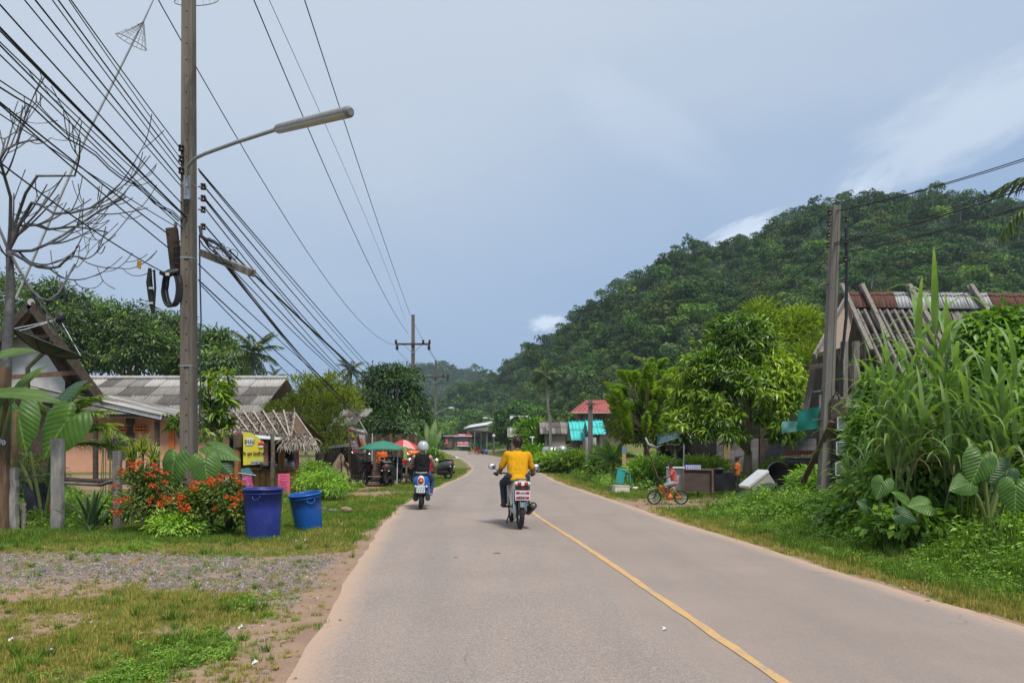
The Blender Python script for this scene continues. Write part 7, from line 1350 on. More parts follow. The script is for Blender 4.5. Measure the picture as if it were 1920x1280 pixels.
# signs on the food stall
YS = M('yellow_vinyl', (.72, .60, .045), (.64, .56, .10), rough=.6, scale=4, spec=.3); INK = M('sign_ink', (.02, .015, .02), (.02, .015, .02)); PINK = M('pink_card', (.72, .12, .25), (.66, .11, .23), rough=.7, scale=5)
def sag(a, b, c, d, nm, mat, parent, w=.015, nx=8, ny=8): return MB().quad(a, b, c, d, nx, ny, lambda u, v: w*math.sin(u*7)*math.sin(v*4), .004).build(nm, mat, parent)
t = thing('banner', 'yellow banner with dark writing hanging under the thatched roof', 'sign', P(475, 845, 21.9)); d = 21.9
MB().add([P(456, 872, d), P(494, 868, d), P(494, 834, d), P(486, 820, d), P(470, 811, d), P(456, 809, d)], [(0, 1, 2, 3, 4, 5)]).build('sheet', YS, t)
MB().quad(P(461, 834, d-.02), P(475, 834, d-.02), P(475, 820, d-.02), P(461, 820, d-.02)).build('white_panel', WHT, t)
def txt(s, px, py, d, size, mat, par, rz=0, bold=.003): return text(s, size, mat, par, facing(P(px, py, d), rz), bold=bold)
txt('ขนม', 468, 827, d-.03, .17, INK, t); txt('ชั้ง ถูก โอเลี้ยง', 475, 850, d-.03, .118, INK, t, 0, .004)
MB().quad(P(472, 871, d-.02), P(492, 869, d-.02), P(492, 863, d-.02), P(472, 864, d-.02)).build('grey_panel', M('sign_grey', (.5, .55, .5), (.4, .46, .45)), t)
txt('โทร 08 1234', 482, 867, d-.03, .07, INK, t, 0, .001)
for k, (c, mt) in enumerate((((490, 832), M('sign_red', (.55, .04, .08), (.5, .03, .05))), ((489, 837), WHT), ((492, 829), M('sign_orange', (.75, .3, .1), (.7, .25, .1))))): MB().ball(P(c[0], c[1], d-.03), .085-.02*k, 12, (1.2, .1, .6)).build('dish_picture', mt, t)
t = thing('price_sign', 'pink price card standing before the counter beside the blue bins', 'sign', P(532, 910, 21.2)); MB().quad(P(521, 931, 21.2), P(544, 929, 21.2), P(543, 887, 21.3), P(521, 888, 21.3), thick=.02).build('card', PINK, t)
pi = M('sign_red_ink', (.35, .02, .06), (.3, .02, .06))
for k, s_ in enumerate(('ข้าวโพด', 'ลูกชิ้น 5', 'ไก่ทอด 10', 'น้ำ 10', 'ขนม 5', 'กาแฟ 15', 'ชา 10')): txt(s_, 532, 892+k*5.4, 21.15, .065, pi, t, 0, .001)
t = thing('price_sign', 'narrow pink card hanging at the right end of the food stall', 'sign', P(558, 862, 22.6)); MB().quad(P(554.5, 884, 22.6), P(561, 883, 22.6), P(560, 842, 22.7), P(554, 843, 22.7), thick=.02).build('card', PINK, t)
for k, s_ in enumerate(('ชา', 'น้ำ', '10', '15')): txt(s_, 557.5, 850+k*8, 22.55, .06, pi, t, 0, .001)
t = thing('cloth', 'pink patterned cloth hanging over the bench of the food stall', 'cloth', P(465, 900, 21.5)); sag(P(453, 914, 21.5), P(476, 912, 21.5), P(470, 888, 21.6), P(454, 889, 21.6), 'cloth_sheet', M('pink_cloth', (.55, .10, .28), (.38, .07, .20), rough=.9, scale=22), t, .03)
t = thing('parasol', 'small folded teal parasol lying on the food stall bench', 'parasol', P(462, 885, 21.7)); MB().add([P(455, 890, 21.6), P(479, 891, 21.6), P(466, 876, 21.9), P(450, 880, 21.9)], [(0, 1, 2), (0, 2, 3)]).build('canopy', M('teal_dark_cloth', (.03, .12, .14), (.02, .09, .11)), t); MB().tube([P(447, 886, 21.6), P(480, 891, 21.55)], .012, 6).build('rim_rod', STEELW, t)
JAR = M('jar_glass', (.42, .46, .46), (.34, .37, .36), rough=.15, spec=.8)
for k, (px, py, hh, lb) in enumerate(((534, 874, .26, 'tall clear jar at the left of the counter goods'), (541, 876, .18, 'squat clear jar of sweets in the middle of the counter goods'), (547, 875, .22, 'clear jar beside the narrow pink card'), (515, 877, .16, 'grey pot behind the thin branch post'))):
    p = P(px, 882, 23.2); p.z = zt+.02; o = thing('jar', lb, 'jar', p, 'jars on the stall counter'); MB().lathe([(.001, 0), (.09, 0), (.10, hh*.5), (.08, hh*.85), (.06, hh), (.001, hh)], p, 12).build('glass', JAR, o); MB().lathe([(.001, hh), (.07, hh), (.07, hh+.04), (.001, hh+.05)], p, 12).build('lid', (WHT, RED, GRP, BKP)[k], o)
t = thing('pot', 'round dark cooking pot on the stall counter', 'pot', P(500, 876, 23)); p = P(500, 882, 23); p.z = zt+.02; MB().lathe([(.001, 0), (.17, 0), (.2, .1), (.19, .2), (.001, .2)], p, 16).build('vessel', GRP, t); MB().torus(p+Vector((0, 0, .2)), .19, .012, 'z', 20, 6).build('rim', CH, t)
# fence posts at the left
PST = M('pale_concrete_post', (.34, .32, .30), (.20, .19, .18), rough=.92, scale=6, bump=.6, stretch=(1, 1, .3), c3=(.09, .085, .08)); fg = 'old fence posts along the left garden'
for px, pt, w, d, mt, lb in ((108, 822, .20, 13.4, PST, 'tall pale concrete fence post left of the agave'), (220, 845, .15, 13.6, WOODG, 'slim brown grey fence post right of the agave'), (24, 876, .18, 13.4, PST, 'short rounded concrete fence post near the left edge'), (6, 690, .20, 13.3, WOODB, 'tall brown timber post at the left edge with white marks'), (45, 942, .07, 13.5, WOODG, 'thin low stick post between the two left concrete posts'), (28, 770, .08, 13.9, M('tan_pole', (.28, .20, .11), (.22, .15, .08)), 'thin tan pole standing behind the short concrete post')):
    b = GP(px, d); top = P(px, pt, d); t = thing('fence_post', lb, 'post', b, fg); q = [b-Vector((0, 0, .1)), b.lerp(top, .3)+Vector((rnd.uniform(-.01, .01), 0, 0)), b.lerp(top, .7), top, top+Vector((0, 0, .02))]
    mb = MB(); mb.box((0, 0, 0), (w, w*.8, 1)) ; o = MB(); n = 10
    secs = [(b.lerp(top, k/n)+Vector((rnd.uniform(-.006, .006), rnd.uniform(-.006, .006), 0)), w/2*rnd.uniform(.92, 1.04), w*.42) for k in range(n+1)]; V = []
    for c, hx, hy in secs:
        for j in range(12): a = 2*math.pi*j/12; V.append(c+Vector((hx*math.copysign(abs(math.cos(a))**.5, math.cos(a)), hy*math.copysign(abs(math.sin(a))**.5, math.sin(a)), 0)))
    o.add(V, [(i*12+j, i*12+(j+1) % 12, (i+1)*12+(j+1) % 12, (i+1)*12+j) for i in range(n) for j in range(12)]); o.add(V[-12:], [tuple(range(12))]); o.build('shaft', mt, t)
    if px == 6: text('ส้ง', .15, WHT, t, facing(P(2, 829, d-.13)), bold=.004)
t = thing('fence_rail', 'dark weathered log laid across between the fence posts', 'log', P(170, 905, 14)); MB().tube([P(118, 898, 14.2), P(150, 902, 14.1), P(200, 903, 14), P(232, 898, 13.9)], [.05, .06, .05, .04], 8).build('log', DKWOOD, t); MB().tube([P(118, 905, 14.1), P(190, 908, 14.0), P(214, 900, 13.9)], [.03, .04, .03], 7).build('branch', WOODG, t)
t = thing('fence_rail', 'thin bent twig rail between the left fence posts', 'log', P(70, 893, 13.6)); MB().tube([P(32, 894, 13.6), P(60, 893, 13.6), P(98, 888, 13.6)], .015, 6).build('twig', WOODG, t)
t = thing('tarpaulin', 'black plastic sheet hanging between the left fence posts', 'tarpaulin', P(65, 930, 14.3)); sag(P(48, 962, 14.3), P(84, 950, 14.3), P(90, 905, 14.4), P(44, 905, 14.4), 'sheet', M('navy_sheet', (.012, .016, .028), (.02, .024, .035)), t, .05)
t = thing('gas_bottle', 'rusty red can standing behind the pale fence post', 'can', GP(92, 15.2)); MB().lathe([(.001, 0), (.16, 0), (.17, .1), (.17, .42), (.1, .5), (.001, .5)], GP(92, 15.2), 14).build('can_body', M('dull_red', (.30, .05, .03), (.2, .04, .03), rough=.6), t); MB().torus(GP(92, 15.2, .52), .07, .012, 'z', 12, 5).build('handle', RUSTY, t)
t = thing('bench', 'low worn concrete bench behind the fence posts', 'bench', GP(110, 16)); MB().box(GP(112, 16, .12), (1.9, .6, .08)).build('seat', M('worn_concrete', (.36, .28, .23), (.28, .22, .18)), t); [MB().box(GP(q, 16, .04), (.2, .5, .12)).build('leg', CONCL, t) for q in (60, 165)]

# ---- umbrella stall by the far left verge
def canopy(t, c, rad, hgt_, n, mat, name='canopy', ph=0.0, drop=.05, colors=None):
    V = []; ks = 6
    for k in range(n):
        a0, a1 = ph+2*math.pi*k/n, ph+2*math.pi*(k+1)/n; mb = MB(); P0 = []
        for i in range(ks+1):
            f = i/ks; z = hgt_*(1-f**1.6); rr_ = rad*f
            P0.append([Vector((c[0]+rr_*(math.cos(a0)*(1-u)+math.cos(a1)*u), c[1]+rr_*(math.sin(a0)*(1-u)+math.sin(a1)*u), c[2]+z+.03*math.sin(u*math.pi)*f)) for u in np.linspace(0, 1, 5)])
        V = [p for row in P0 for p in row]; mb.add(V, [(i*5+j, i*5+j+1, (i+1)*5+j+1, (i+1)*5+j) for i in range(ks) for j in range(4)], True)
        e = P0[-1]; mb.add(e+[p-Vector((0, 0, drop)) for p in e], [(j, j+1, j+6, j+5) for j in range(4)]); mb.build('canopy_panel', mat if not colors else colors[k % len(colors)], t); MB().tube([Vector(c)+Vector((0, 0, hgt_-.02))]+[P0[i][0]-Vector((0, 0, .015)) for i in (2, 4, 6)], .008, 4).build('rib', GALV, t)
GRN = M('green_canvas', (.035, .19, .13), (.03, .16, .11), rough=.8, scale=3); RDC = M('red_canvas', (.50, .045, .05), (.44, .04, .045), rough=.8, scale=3); ORC = M('orange_canvas', (.68, .17, .02), (.6, .14, .02), rough=.8)
d = 28; t = thing('umbrella', 'wide faded green market umbrella over the motorcycle cart', 'umbrella', GP(744, d)); c = P(717, 842, d); canopy(t, c, .98, .32, 6, GRN, ph=.2, drop=.04); MB().tube([GP(744, d-.1), P(746, 835, d-.1)], .022, 8).build('pole', STEELW, t); MB().tube([P(746, 838, d-.1), Vector(c)+Vector((0, 0, .3))], .015, 6).build('arm', STEELW, t)
d = 31; t = thing('umbrella', 'red and white market umbrella behind the green one', 'umbrella', GP(760, d)); c = P(757, 842, d); canopy(t, c, .72, .40, 8, RDC, ph=.1, drop=.06, colors=[RDC, RDC, M('pale_pink_canvas', (.62, .32, .30), (.55, .25, .24)), RDC]); MB().tube([GP(757, d), P(757, 824, d)], .022, 8).build('pole', STEELW, t)
t = thing('umbrella', 'orange awning cloth under the edge of the red umbrella', 'awning', P(770, 850, 29)); MB().add([P(757, 846, 29), P(792, 842, 29.6), P(788, 846, 29.3), P(757, 856, 28.8)], [(0, 1, 2, 3)]).build('cloth_panel', ORC, t); MB().tube([P(752, 838, 29), P(795, 846, 29)], .018, 6).build('rod', DKWOOD, t)
t = thing('sign', 'narrow green upright sign with a red foot by the umbrellas', 'sign', P(760, 850, 27.8)); MB().box(P(760, 849, 27.8), (.12, .03, .48)).build('board', M('lime_board', (.30, .42, .12), (.25, .36, .10)), t); MB().box(P(758.5, 865, 27.8), (.15, .1, .14)).build('red_box', RED, t)
for k, s_ in enumerate('ขนม'): text(s_, .09, YS, t, facing(P(760, 843+k*5, 27.77)))
t = thing('table', 'long rough wooden stall table under the umbrellas', 'table', GP(745, 29)); MB().quad(P(712, 864, 28.6), P(782, 862, 28.6), P(778, 860, 29.6), P(716, 861, 29.6), thick=.05).build('table_top', WOODG, t)
for px in (714, 738, 762, 779): MB().beam(GP(px, 28.7), P(px, 864, 28.7), .06, .06, (0, 1, 0)).build('leg', WOODG if px != 738 else WOODB, t)
MB().quad(P(730, 885, 29), P(776, 886, 29), P(776, 876, 29.2), P(730, 875, 29.2), thick=.04).build('shelf', DKWOOD, t)
for k in range(7):
    px = 717+k*8.5; o = thing('food_box', ('grey tray of snacks on the stall table', 'red lidded tub on the stall table', 'blue tub on the stall table', 'white carton on the stall table', 'dark pan on the stall table', 'pale bag on the stall table', 'green packet on the stall table')[k], 'box', P(px, 861, 28.9), 'goods on the umbrella stall table'); MB().box(P(px, 859.5, 28.9), (.13, .12, .08+.03*(k % 3))).build('tub', (GRP, RED, BLU, WHT, BKP, CRM, GRN)[k], o, bevel=.012); MB().box(P(px, 857.2-.5*(k % 3), 28.9), (.14, .13, .015)).build('lid', (WHT, WHT, SIL, CRM, GRP, WHT, YS)[k], o)
# cart and motorbikes
t = thing('cart', 'black iron sidecar frame parked under the green umbrella', 'cart', GP(712, 27.6)); d = 27.6
for py, pw in ((900, 1), (893, 1), (905, 0)): MB().tube([P(690, py, d), P(732, py, d)], .018, 6).build('rail', BKP if py != 893 else GALV, t)
for px in range(694, 732, 5): MB().tube([P(px, 900, d), P(px, 882, d)], .008, 5).build('upright', BKP, t)
MB().tube([P(690, 882, d), P(732, 882, d)], .014, 6).build('rail', BKP, t)
for px in (688, 734): MB().tube([P(px, 905, d), P(px, 843, d)], .016, 6).build('post', BKP, t)
MB().quad(P(690, 901, d), P(732, 901, d), P(732, 897, d+1.2), P(692, 897, d+1.2), thick=.03).build('deck', WOODB, t)
for px, o_ in ((683, 0), (735.5, .1)): w_ = MB().torus(GP(px, d+o_, .27), .24, .035, 'x', 28, 8, None).build('wheel', TYR, t); MB().torus(GP(px, d+o_, .27), .19, .014, 'x', 24, 6).build('rim', GALV, w_)
dk = scooter('dark motorbike parked at the left end of the stall by the banner', BKP, GRP, group='parked two wheelers', round_lamp=False); place(dk, GP(678, 29.0)+Vector((0, 0, .02)), 28, 5)
dk2 = copy_tree(dk); dk2['label'] = 'dark motorbike parked beneath the stall table nearest the pole'; place(dk2, GP(752, 28.4)+Vector((0, 0, .02)), -70, 5)
dk3 = copy_tree(dk); dk3['label'] = 'black motorbike coupled to the iron sidecar frame'; place(dk3, GP(736, 28.0)+Vector((0, 0, .02)), -12, 3)
t = thing('banner', 'red and white advertising banner hanging crookedly on the grey shed', 'sign', P(670, 825, 28.6)); d = 28.6
q0, q1, q2, q3 = P(662, 850, d), P(689, 848, d), P(683, 806, d), P(651, 800, d); sag(q0, q1, q2, q3, 'sheet', M('banner_white', (.58, .60, .64), (.45, .47, .52), rough=.6, scale=6), t, .03)
lp_ = lambda u, v, o=-.05: (q0*(1-u)*(1-v)+q1*u*(1-v)+q2*u*v+q3*(1-u)*v)+Vector((0, o, 0))
MB().add([lp_(.05, .95), lp_(.52, .93), lp_(.5, .62), lp_(.15, .50)], [(0, 1, 2, 3)]).build('red_print', RDC, t); MB().add([lp_(.5, .6), lp_(.62, .85), lp_(.68, .1), lp_(.5, .1)], [(0, 1, 2, 3)]).build('red_print', M('maroon_print', (.2, .02, .03), (.25, .03, .03)), t); MB().add([lp_(.68, .62), lp_(.84, .6), lp_(.86, .12), lp_(.68, .1)], [(0, 1, 2, 3)]).build('orange_print', ORC, t)
MB().add([lp_(.08, .06), lp_(.5, .04), lp_(.5, .14), lp_(.08, .2)], [(0, 1, 2, 3)]).build('red_print', RDC, t); MB().ball(lp_(.32, .68, -.08), .09, 12, (1.5, .1, .7)).build('print_oval', YS, t)
text('ไอศกรีม', .12, WHT, t, facing(lp_(.34, .78, -.09), 0), bold=.003); text('อร่อย', .10, RDC, t, facing(lp_(.30, .36, -.09), 0), bold=.003); text('5 บาท', .09, M('print_blue', (.05, .07, .2), (.05, .07, .2)), t, facing(lp_(.28, .24, -.09), 0))
NETB = M('brown_netting', (.27, .20, .13), (.20, .15, .10), rough=.95, scale=20, bump=.6); t = thing('fishing_net', 'brown fishing net draped over stakes by the left stall', 'net', GP(640, 26.5)); sag(P(612, 892, 26.5), P(652, 896, 26.3), P(643, 852, 26.6), P(638, 848, 26.8), 'net', NETB, t, .18, 14, 14); sag(P(645, 905, 26.2), P(660, 903, 26.0), P(652, 868, 26.2), P(640, 855, 26.6), 'net', NETB, t, .12, 8, 8)
for k in range(9): px = 608+k*6; MB().tube([GP(px, 26.9), P(px+rnd.uniform(-3, 3), 875+rnd.uniform(-8, 6), 26.9)], .025, 6).build('stake', WOODG if k % 2 else DKWOOD, t)
t = thing('awning_post', 'tall pale stick standing behind the green umbrella', 'post', GP(700, 29)); MB().tube([GP(697, 29.5), P(698, 812, 29.5)], .02, 6).build('stick', STEELW, t)
t = thing('bush_screen', 'dark reed screen behind the umbrella stall', 'screen', GP(725, 33)); 
for k in range(26): px = 655+k*5.2; MB().box(GP(px, 33+.02*(k % 3), .95), (.13, .03, 1.8+.12*(k % 4))).build('slat', DKWOOD if k % 3 else WOODB, t)
# ---- far kiosk and roadside bits
KZ, KS, d = 1.0, 1.85, 215; t = thing('kiosk', 'red and white drinks kiosk at the far bend of the road', 'kiosk', GP(869, d, KZ)); k0 = GP(868.5, d, KZ)
def kb(nm, mat, x, y, z, sx_, sy_, sz_): MB().box(k0+Vector((x, y, z))*KS, (sx_*KS, sy_*KS, sz_*KS)).build(nm, mat, t)
kb('wall', BRW, 0, 0, 1.0, 2.5, 2.2, 2.0); kb('red_panel', RDC, .05, -1.3, .62, 1.6, .06, .62); kb('white_stripe', WHT, .05, -1.35, .25, 1.7, .06, .14); kb('hatch', M('hatch_blue', (.10, .14, .2), (.07, .1, .15), rough=.3), .05, -1.2, 1.28, 1.5, .06, .5)
kb('roof', WHT, .05, -.3, 1.72, 2.7, 2.6, .10); kb('red_fascia', RDC, .2, -1.4, 1.95, 2.3, .1, .30); kb('white_stripe', WHT, -.1, -1.47, 1.93, 1.0, .05, .12); kb('side_wall', WOODB, -2.0, .2, .85, 1.4, 1.8, 1.7); kb('side_roof', STEELW, -2.1, .1, 1.78, 1.8, 2.4, .1); kb('poster', M('poster_red', (.5, .1, .08), (.45, .08, .06)), -2.5, -.8, .9, .35, .08, .8)
text('น้ำดื่ม เย็น', .42*KS, WHT, t, facing(k0+Vector((.05, -1.36, .66))*KS), bold=.02)
def drum(label, c, r_, h_, mat, g=None): t = thing('drum', label, 'drum', c, g); MB().lathe([(.001, 0), (r_, 0), (r_, h_*.33), (r_*1.04, h_*.36), (r_, h_*.4), (r_, h_*.66), (r_*1.04, h_*.69), (r_, h_*.72), (r_, h_), (.001, h_)], c, 18).build('barrel', mat, t); MB().torus(Vector(c)+Vector((0, 0, h_)), r_, .02, 'z', 18, 6).build('rim', mat, t)
drum('far blue drum at the roadside bend', GP(911, 118, .15), .27, .75, BLU)
t = thing('water_tank', 'silver water tank lying behind the right verge shrubs', 'tank', GP(1033, 46)); 
c = P(1033, 846, 46); MB().tube([c+Vector((-.55, 0, 0)), c+Vector((-.45, 0, 0)), c+Vector((.35, 0, 0)), c+Vector((.5, 0, 0))], [.12, .30, .30, .12], 16).build('tank_body', GALV, t); [MB().box(c+Vector((q, 0, -.5)), (.1, .3, .6)).build('stand', CONCL, t) for q in (-.3, .3)]
t = thing('water_tank', 'second round silver tank beside the banner pole shrubs', 'tank', GP(1053, 47)); c = P(1054, 843, 47); MB().lathe([(.001, -.6), (.3, -.6), (.32, 0), (.25, .22), (.001, .28)], c, 16).build('tank_body', GALV, t); MB().box(c-Vector((0, 0, 1.0)), (.6, .6, .7)).build('stand', CONCL, t)
t = thing('white_stakes', 'thin white marker stake near the low hut', 'stake', GP(999, 60)); MB().tube([GP(999, 60), P(998, 818, 60)], .05, 6).build('stake', WHT, t); MB().box(P(998, 819, 60), (.4, .05, .1)).build('crosspiece', WHT, t)
t = thing('cloth_banner', 'long pale grey cloth banner hanging behind the short pole', 'banner', P(1107, 845, 38.5)); sag(P(1098, 872, 38.5), P(1118, 871, 38.5), P(1118, 820, 38.5), P(1097, 819, 38.5), 'cloth_sheet', M('pale_cloth', (.46, .46, .50), (.40, .40, .44), rough=.8, stretch=(6, 1, 1)), t, .06, 12, 8); MB().tube([P(1094, 872, 38.4), P(1120, 871, 38.4)], .025, 6).build('rod', GALV, t)
t = thing('post', 'wooden post painted blue at the top beside the plume leaved tree', 'post', GP(1170, 29)); MB().box(GP(1170, 29, .85), (.14, .1, 1.1)).build('timber', M('light_timber', (.46, .30, .17), (.38, .25, .14)), t); MB().box(P(1170, 843, 29), (.145, .105, .28)).build('blue_top', M('pale_blue_paint', (.14, .24, .40), (.12, .2, .34)), t)
t = thing('wicker_screen', 'yellow woven bamboo crate standing behind the turquoise chair', 'crate', GP(1180, 29))
for k in range(5): MB().tube([GP(1175+k*3, 29), P(1175+k*3, 857, 29)], .012, 5).build('upright', M('yellow_bamboo', (.50, .34, .12), (.42, .28, .1)), t); MB().tube([P(1174, 861+k*6, 29), P(1188, 861+k*6, 29)], .010, 5).build('crossbar', MATS['yellow_bamboo'], t)
TQC = M('teal_plastic', (.02, .24, .22), (.018, .20, .19), rough=.4); t = thing('chair', 'turquoise plastic chair tipped over on the foam box', 'chair', GP(1168, 24)); d = 24.2
MB().quad(P(1154, 906, d), P(1169, 906, d), P(1172, 881, d+.1), P(1158, 877, d+.1), 4, 4, lambda u, v: .03*math.sin(u*3), .02).build('seat', TQC, t); MB().quad(P(1158, 877, d+.1), P(1172, 881, d+.1), P(1182, 884, d+.5), P(1172, 878, d+.6), thick=.02).build('backrest', TQC, t)
for a, b in (((1158, 877), (1181, 886)), ((1181, 886), (1182, 905)), ((1176, 887), (1177, 902)), ((1171, 881), (1166, 907))): MB().tube([P(*a, d+.1), P(*b, d+.05)], .022, 6).build('leg', TQC, t)
FOAM = M('foam_white', (.62, .61, .56), (.50, .48, .42), rough=.9, scale=14); t = thing('foam_box', 'dirty white foam box under the turquoise chair', 'box', GP(1164, 23.9)); MB().box(GP(1164, 23.9, .10), (.50, .3, .20), Euler((0, 0, .2)).to_matrix()).build('box_body', FOAM, t, bevel=.02); MB().box(GP(1164, 23.9, .215), (.52, .32, .02), Euler((0, R(2), .2)).to_matrix()).build('rim', FOAM, t)
t = thing('plastic_sack', 'crumpled white sack lying in the grass right of the foam box', 'sack', GP(1197, 25)); mb = MB(); [capsule(mb, GP(1188, 25, .06), .06, GP(1204, 25, .10), .05), capsule(mb, GP(1200, 25, .08), .07, GP(1213, 25, .17), .02)]; solid('sack_body', mb, .02, WHT, t, 2, .05)
t = thing('tyre', 'dark charred heap beside the foam box', 'heap', GP(1144, 24.5)); mb = MB(); [mb.ball(GP(1140+k*4, 24.5+.1*(k % 2), .04), .09, 8, (1.3, 1, .8)) for k in range(4)]; solid('heap_body', mb, .03, BLK, t, 2, .06)
# counter, table, crate
d = 21.2; t = thing('counter', 'dark brown wooden counter board behind the boy on the bicycle', 'counter', GP(1309, d)); MB().quad(P(1280, 921, d), P(1337, 922, d), P(1337, 881, d), P(1280, 880, d), thick=.05).build('front_panel', M('dark_brown_ply', (.085, .06, .05), (.065, .045, .038), rough=.7, scale=3, stretch=(1, 1, 3)), t)
MB().quad(P(1279, 881, d-.03), P(1338, 882, d-.03), P(1338, 878, d+.7), P(1282, 877, d+.7), thick=.03).build('counter_top', DKWOOD, t)
for px in (1282, 1309, 1335): MB().beam(GP(px, d+.1), P(px, 921, d+.1), .05, .05, (0, 1, 0)).build('leg', WOODB, t)
for a, b in (((1281, 880), (1281, 921)), ((1336, 881), (1336, 922))): MB().beam(P(*a, d-.06), P(*b, d-.06), .05, .03, (0, 1, 0)).build('edge_trim', WOODB, t)
t = thing('fridge', 'white patterned cabinet left of the brown counter', 'cabinet', GP(1265, 21.6)); MB().box(P(1266, 899, 21.6), (.46, .3, .60)).build('cabinet_body', M('white_patterned', (.50, .52, .56), (.36, .38, .44), rough=.6, scale=22), t, bevel=.01); MB().box(P(1266, 876, 21.5), (.48, .34, .03)).build('cabinet_top', WHT, t); MB().tube([P(1282, 832, 21.5), P(1281.5, 880, 21.5)], .014, 6).build('pole', GALV, t)
t = thing('crate', 'lavender plastic crate standing on the brown counter', 'crate', P(1298, 878, 21.6)); LV = M('lavender_plastic', (.30, .32, .55), (.26, .28, .5), rough=.5); c = P(1298, 875.5, 21.6); MB().box(c, (.43, .25, .13)).build('crate_body', LV, t)
for k in range(9): MB().box(c+Vector((-.2+k*.05, -.13, 0)), (.012, .01, .11)).build('slat', WHT, t)
t = thing('table', 'black cloth covered table right of the brown counter', 'table', GP(1358, 22.4)); sag(P(1339, 921, 22.2), P(1377, 920, 22.2), P(1377, 886, 22.2), P(1339, 886, 22.2), 'cloth_front', M('black_cloth', (.008, .009, .014), (.012, .013, .02), rough=.9), t, .03); MB().quad(P(1338, 886, 22.2), P(1378, 886, 22.2), P(1376, 883, 23), P(1340, 883, 23), thick=.03).build('table_top', MATS['black_cloth'], t)
t = thing('pot', 'black pot standing on the cloth covered table', 'pot', P(1348, 884, 22.4)); MB().lathe([(.001, 0), (.12, 0), (.14, .06), (.14, .13), (.001, .14)], P(1348, 885, 22.4), 14).build('vessel', BLK, t); MB().lathe([(.001, .03), (.17, .0), (.17, -.01)], P(1348, 878, 22.4), 14).build('lid', GRP, t)
t = thing('foam_box', 'large tilted white foam box lid leaning in the weeds', 'box', P(1418, 905, 19.5)); rr3 = Euler((0, R(-36), R(12))).to_matrix(); c = P(1417, 903, 19.6); MB().box(c+rr3 @ Vector((0, 0, .10)), (.72, .5, .09), rr3).build('lid', WHT, t, bevel=.02); MB().box(c+rr3 @ Vector((.03, 0, -.12)), (.62, .45, .36), rr3).build('box_body', M('grey_foam', (.42, .40, .36), (.36, .34, .3)), t, bevel=.02)
t = thing('tub', 'big round black tub turned on its side in the weeds', 'tub', P(1455, 890, 21)); MB().lathe([(.02, -.25), (.30, -.25), (.36, .1), (.37, .22), (.34, .22), (.28, -.2), (.001, -.2)], P(1455, 893, 21), 24, Euler((R(70), R(20), 0)).to_matrix()).build('tub_body', BLK, t); MB().torus(P(1455, 893, 21)+Euler((R(70), R(20), 0)).to_matrix() @ Vector((0, 0, .22)), .36, .02, 'z', 24, 6, Euler((R(70), R(20), 0)).to_matrix()).build('rim', GRP, t)
t = thing('table', 'black low table near the meter pole', 'table', GP(1510, 20.5)); MB().box(P(1515, 866, 20.5), (1.1, .6, .07)).build('table_top', BLK, t); [MB().box(GP(px, 20.4, .45), (.06, .06, .95)).build('leg', BLK, t) for px in (1494, 1543)]
t = thing('planter', 'red planter box of dark plants on the pale ledge', 'planter', P(1505, 848, 24)); MB().box(P(1500, 848, 24), (1.0, .25, .14)).build('trough', M('brick_red', (.26, .08, .05), (.2, .07, .05)), t, bevel=.01); MB().box(P(1510, 856, 24), (1.4, .3, .05)).build('ledge', CRM, t); MB().box(P(1512, 862, 24.1), (1.3, .25, .12)).build('ledge_base', CONCL, t)
TC = M('teal_tarpaulin', (.025, .36, .27), (.022, .31, .235), rough=.55, scale=3, trans=.25); t = thing('tarpaulin', 'bright teal tarpaulin hanging left of the meter pole', 'tarpaulin', P(1510, 785, 22)); sag(P(1493, 808, 22), P(1535, 803, 21), P(1537, 762, 21), P(1497, 771, 22), 'sheet', TC, t, .09, 18, 8); sag(P(1465, 812, 22.4), P(1494, 808, 22), P(1496, 789, 22), P(1466, 790, 22.4), 'sheet', M('pale_teal_tarp', (.20, .48, .42), (.12, .4, .34), rough=.5), t, .06)
t = thing('tarpaulin', 'dark teal tarpaulin tent sloping beside the plume leaved tree', 'tarpaulin', P(1250, 815, 26)); sag(P(1233, 833, 25), P(1272, 820, 24.6), P(1300, 800, 25.5), P(1232, 812, 26.5), 'sheet', M('dark_teal_tarp', (.015, .10, .11), (.02, .07, .08), rough=.25, spec=.7), t, .10, 14, 10)
MB().tube([P(1233, 832, 24.9), P(1272, 820, 24.5)], .02, 6).build('edge_rod', M('pale_teal_rod', (.25, .55, .55), (.2, .5, .5)), t); MB().tube([P(1256, 822, 24.8), P(1280, 806, 24.8)], .022, 6).build('edge_fold', WHT, t); MB().tube([P(1210, 820, 25), P(1215, 832, 25), P(1231, 839, 25), P(1245, 831, 25)], [.03, .045, .045, .03], 8).build('rolled_cloth', M('grey_roll', (.48, .48, .47), (.36, .36, .35)), t)
MB().tube([P(1248, 833, 25), P(1275, 833, 25)], .018, 6).build('bar', STEELW, t)
for a, b, dd_ in (((1213, 836), (1234, 896), 24.6), ((1266, 841), (1266, 862), 26), ((1283, 835), (1281, 880), 24)): MB().tube([P(*a, dd_), P(*b, dd_)], .02, 6).build('bamboo_pole', WOODB if a[0] == 1213 else GALV, t)
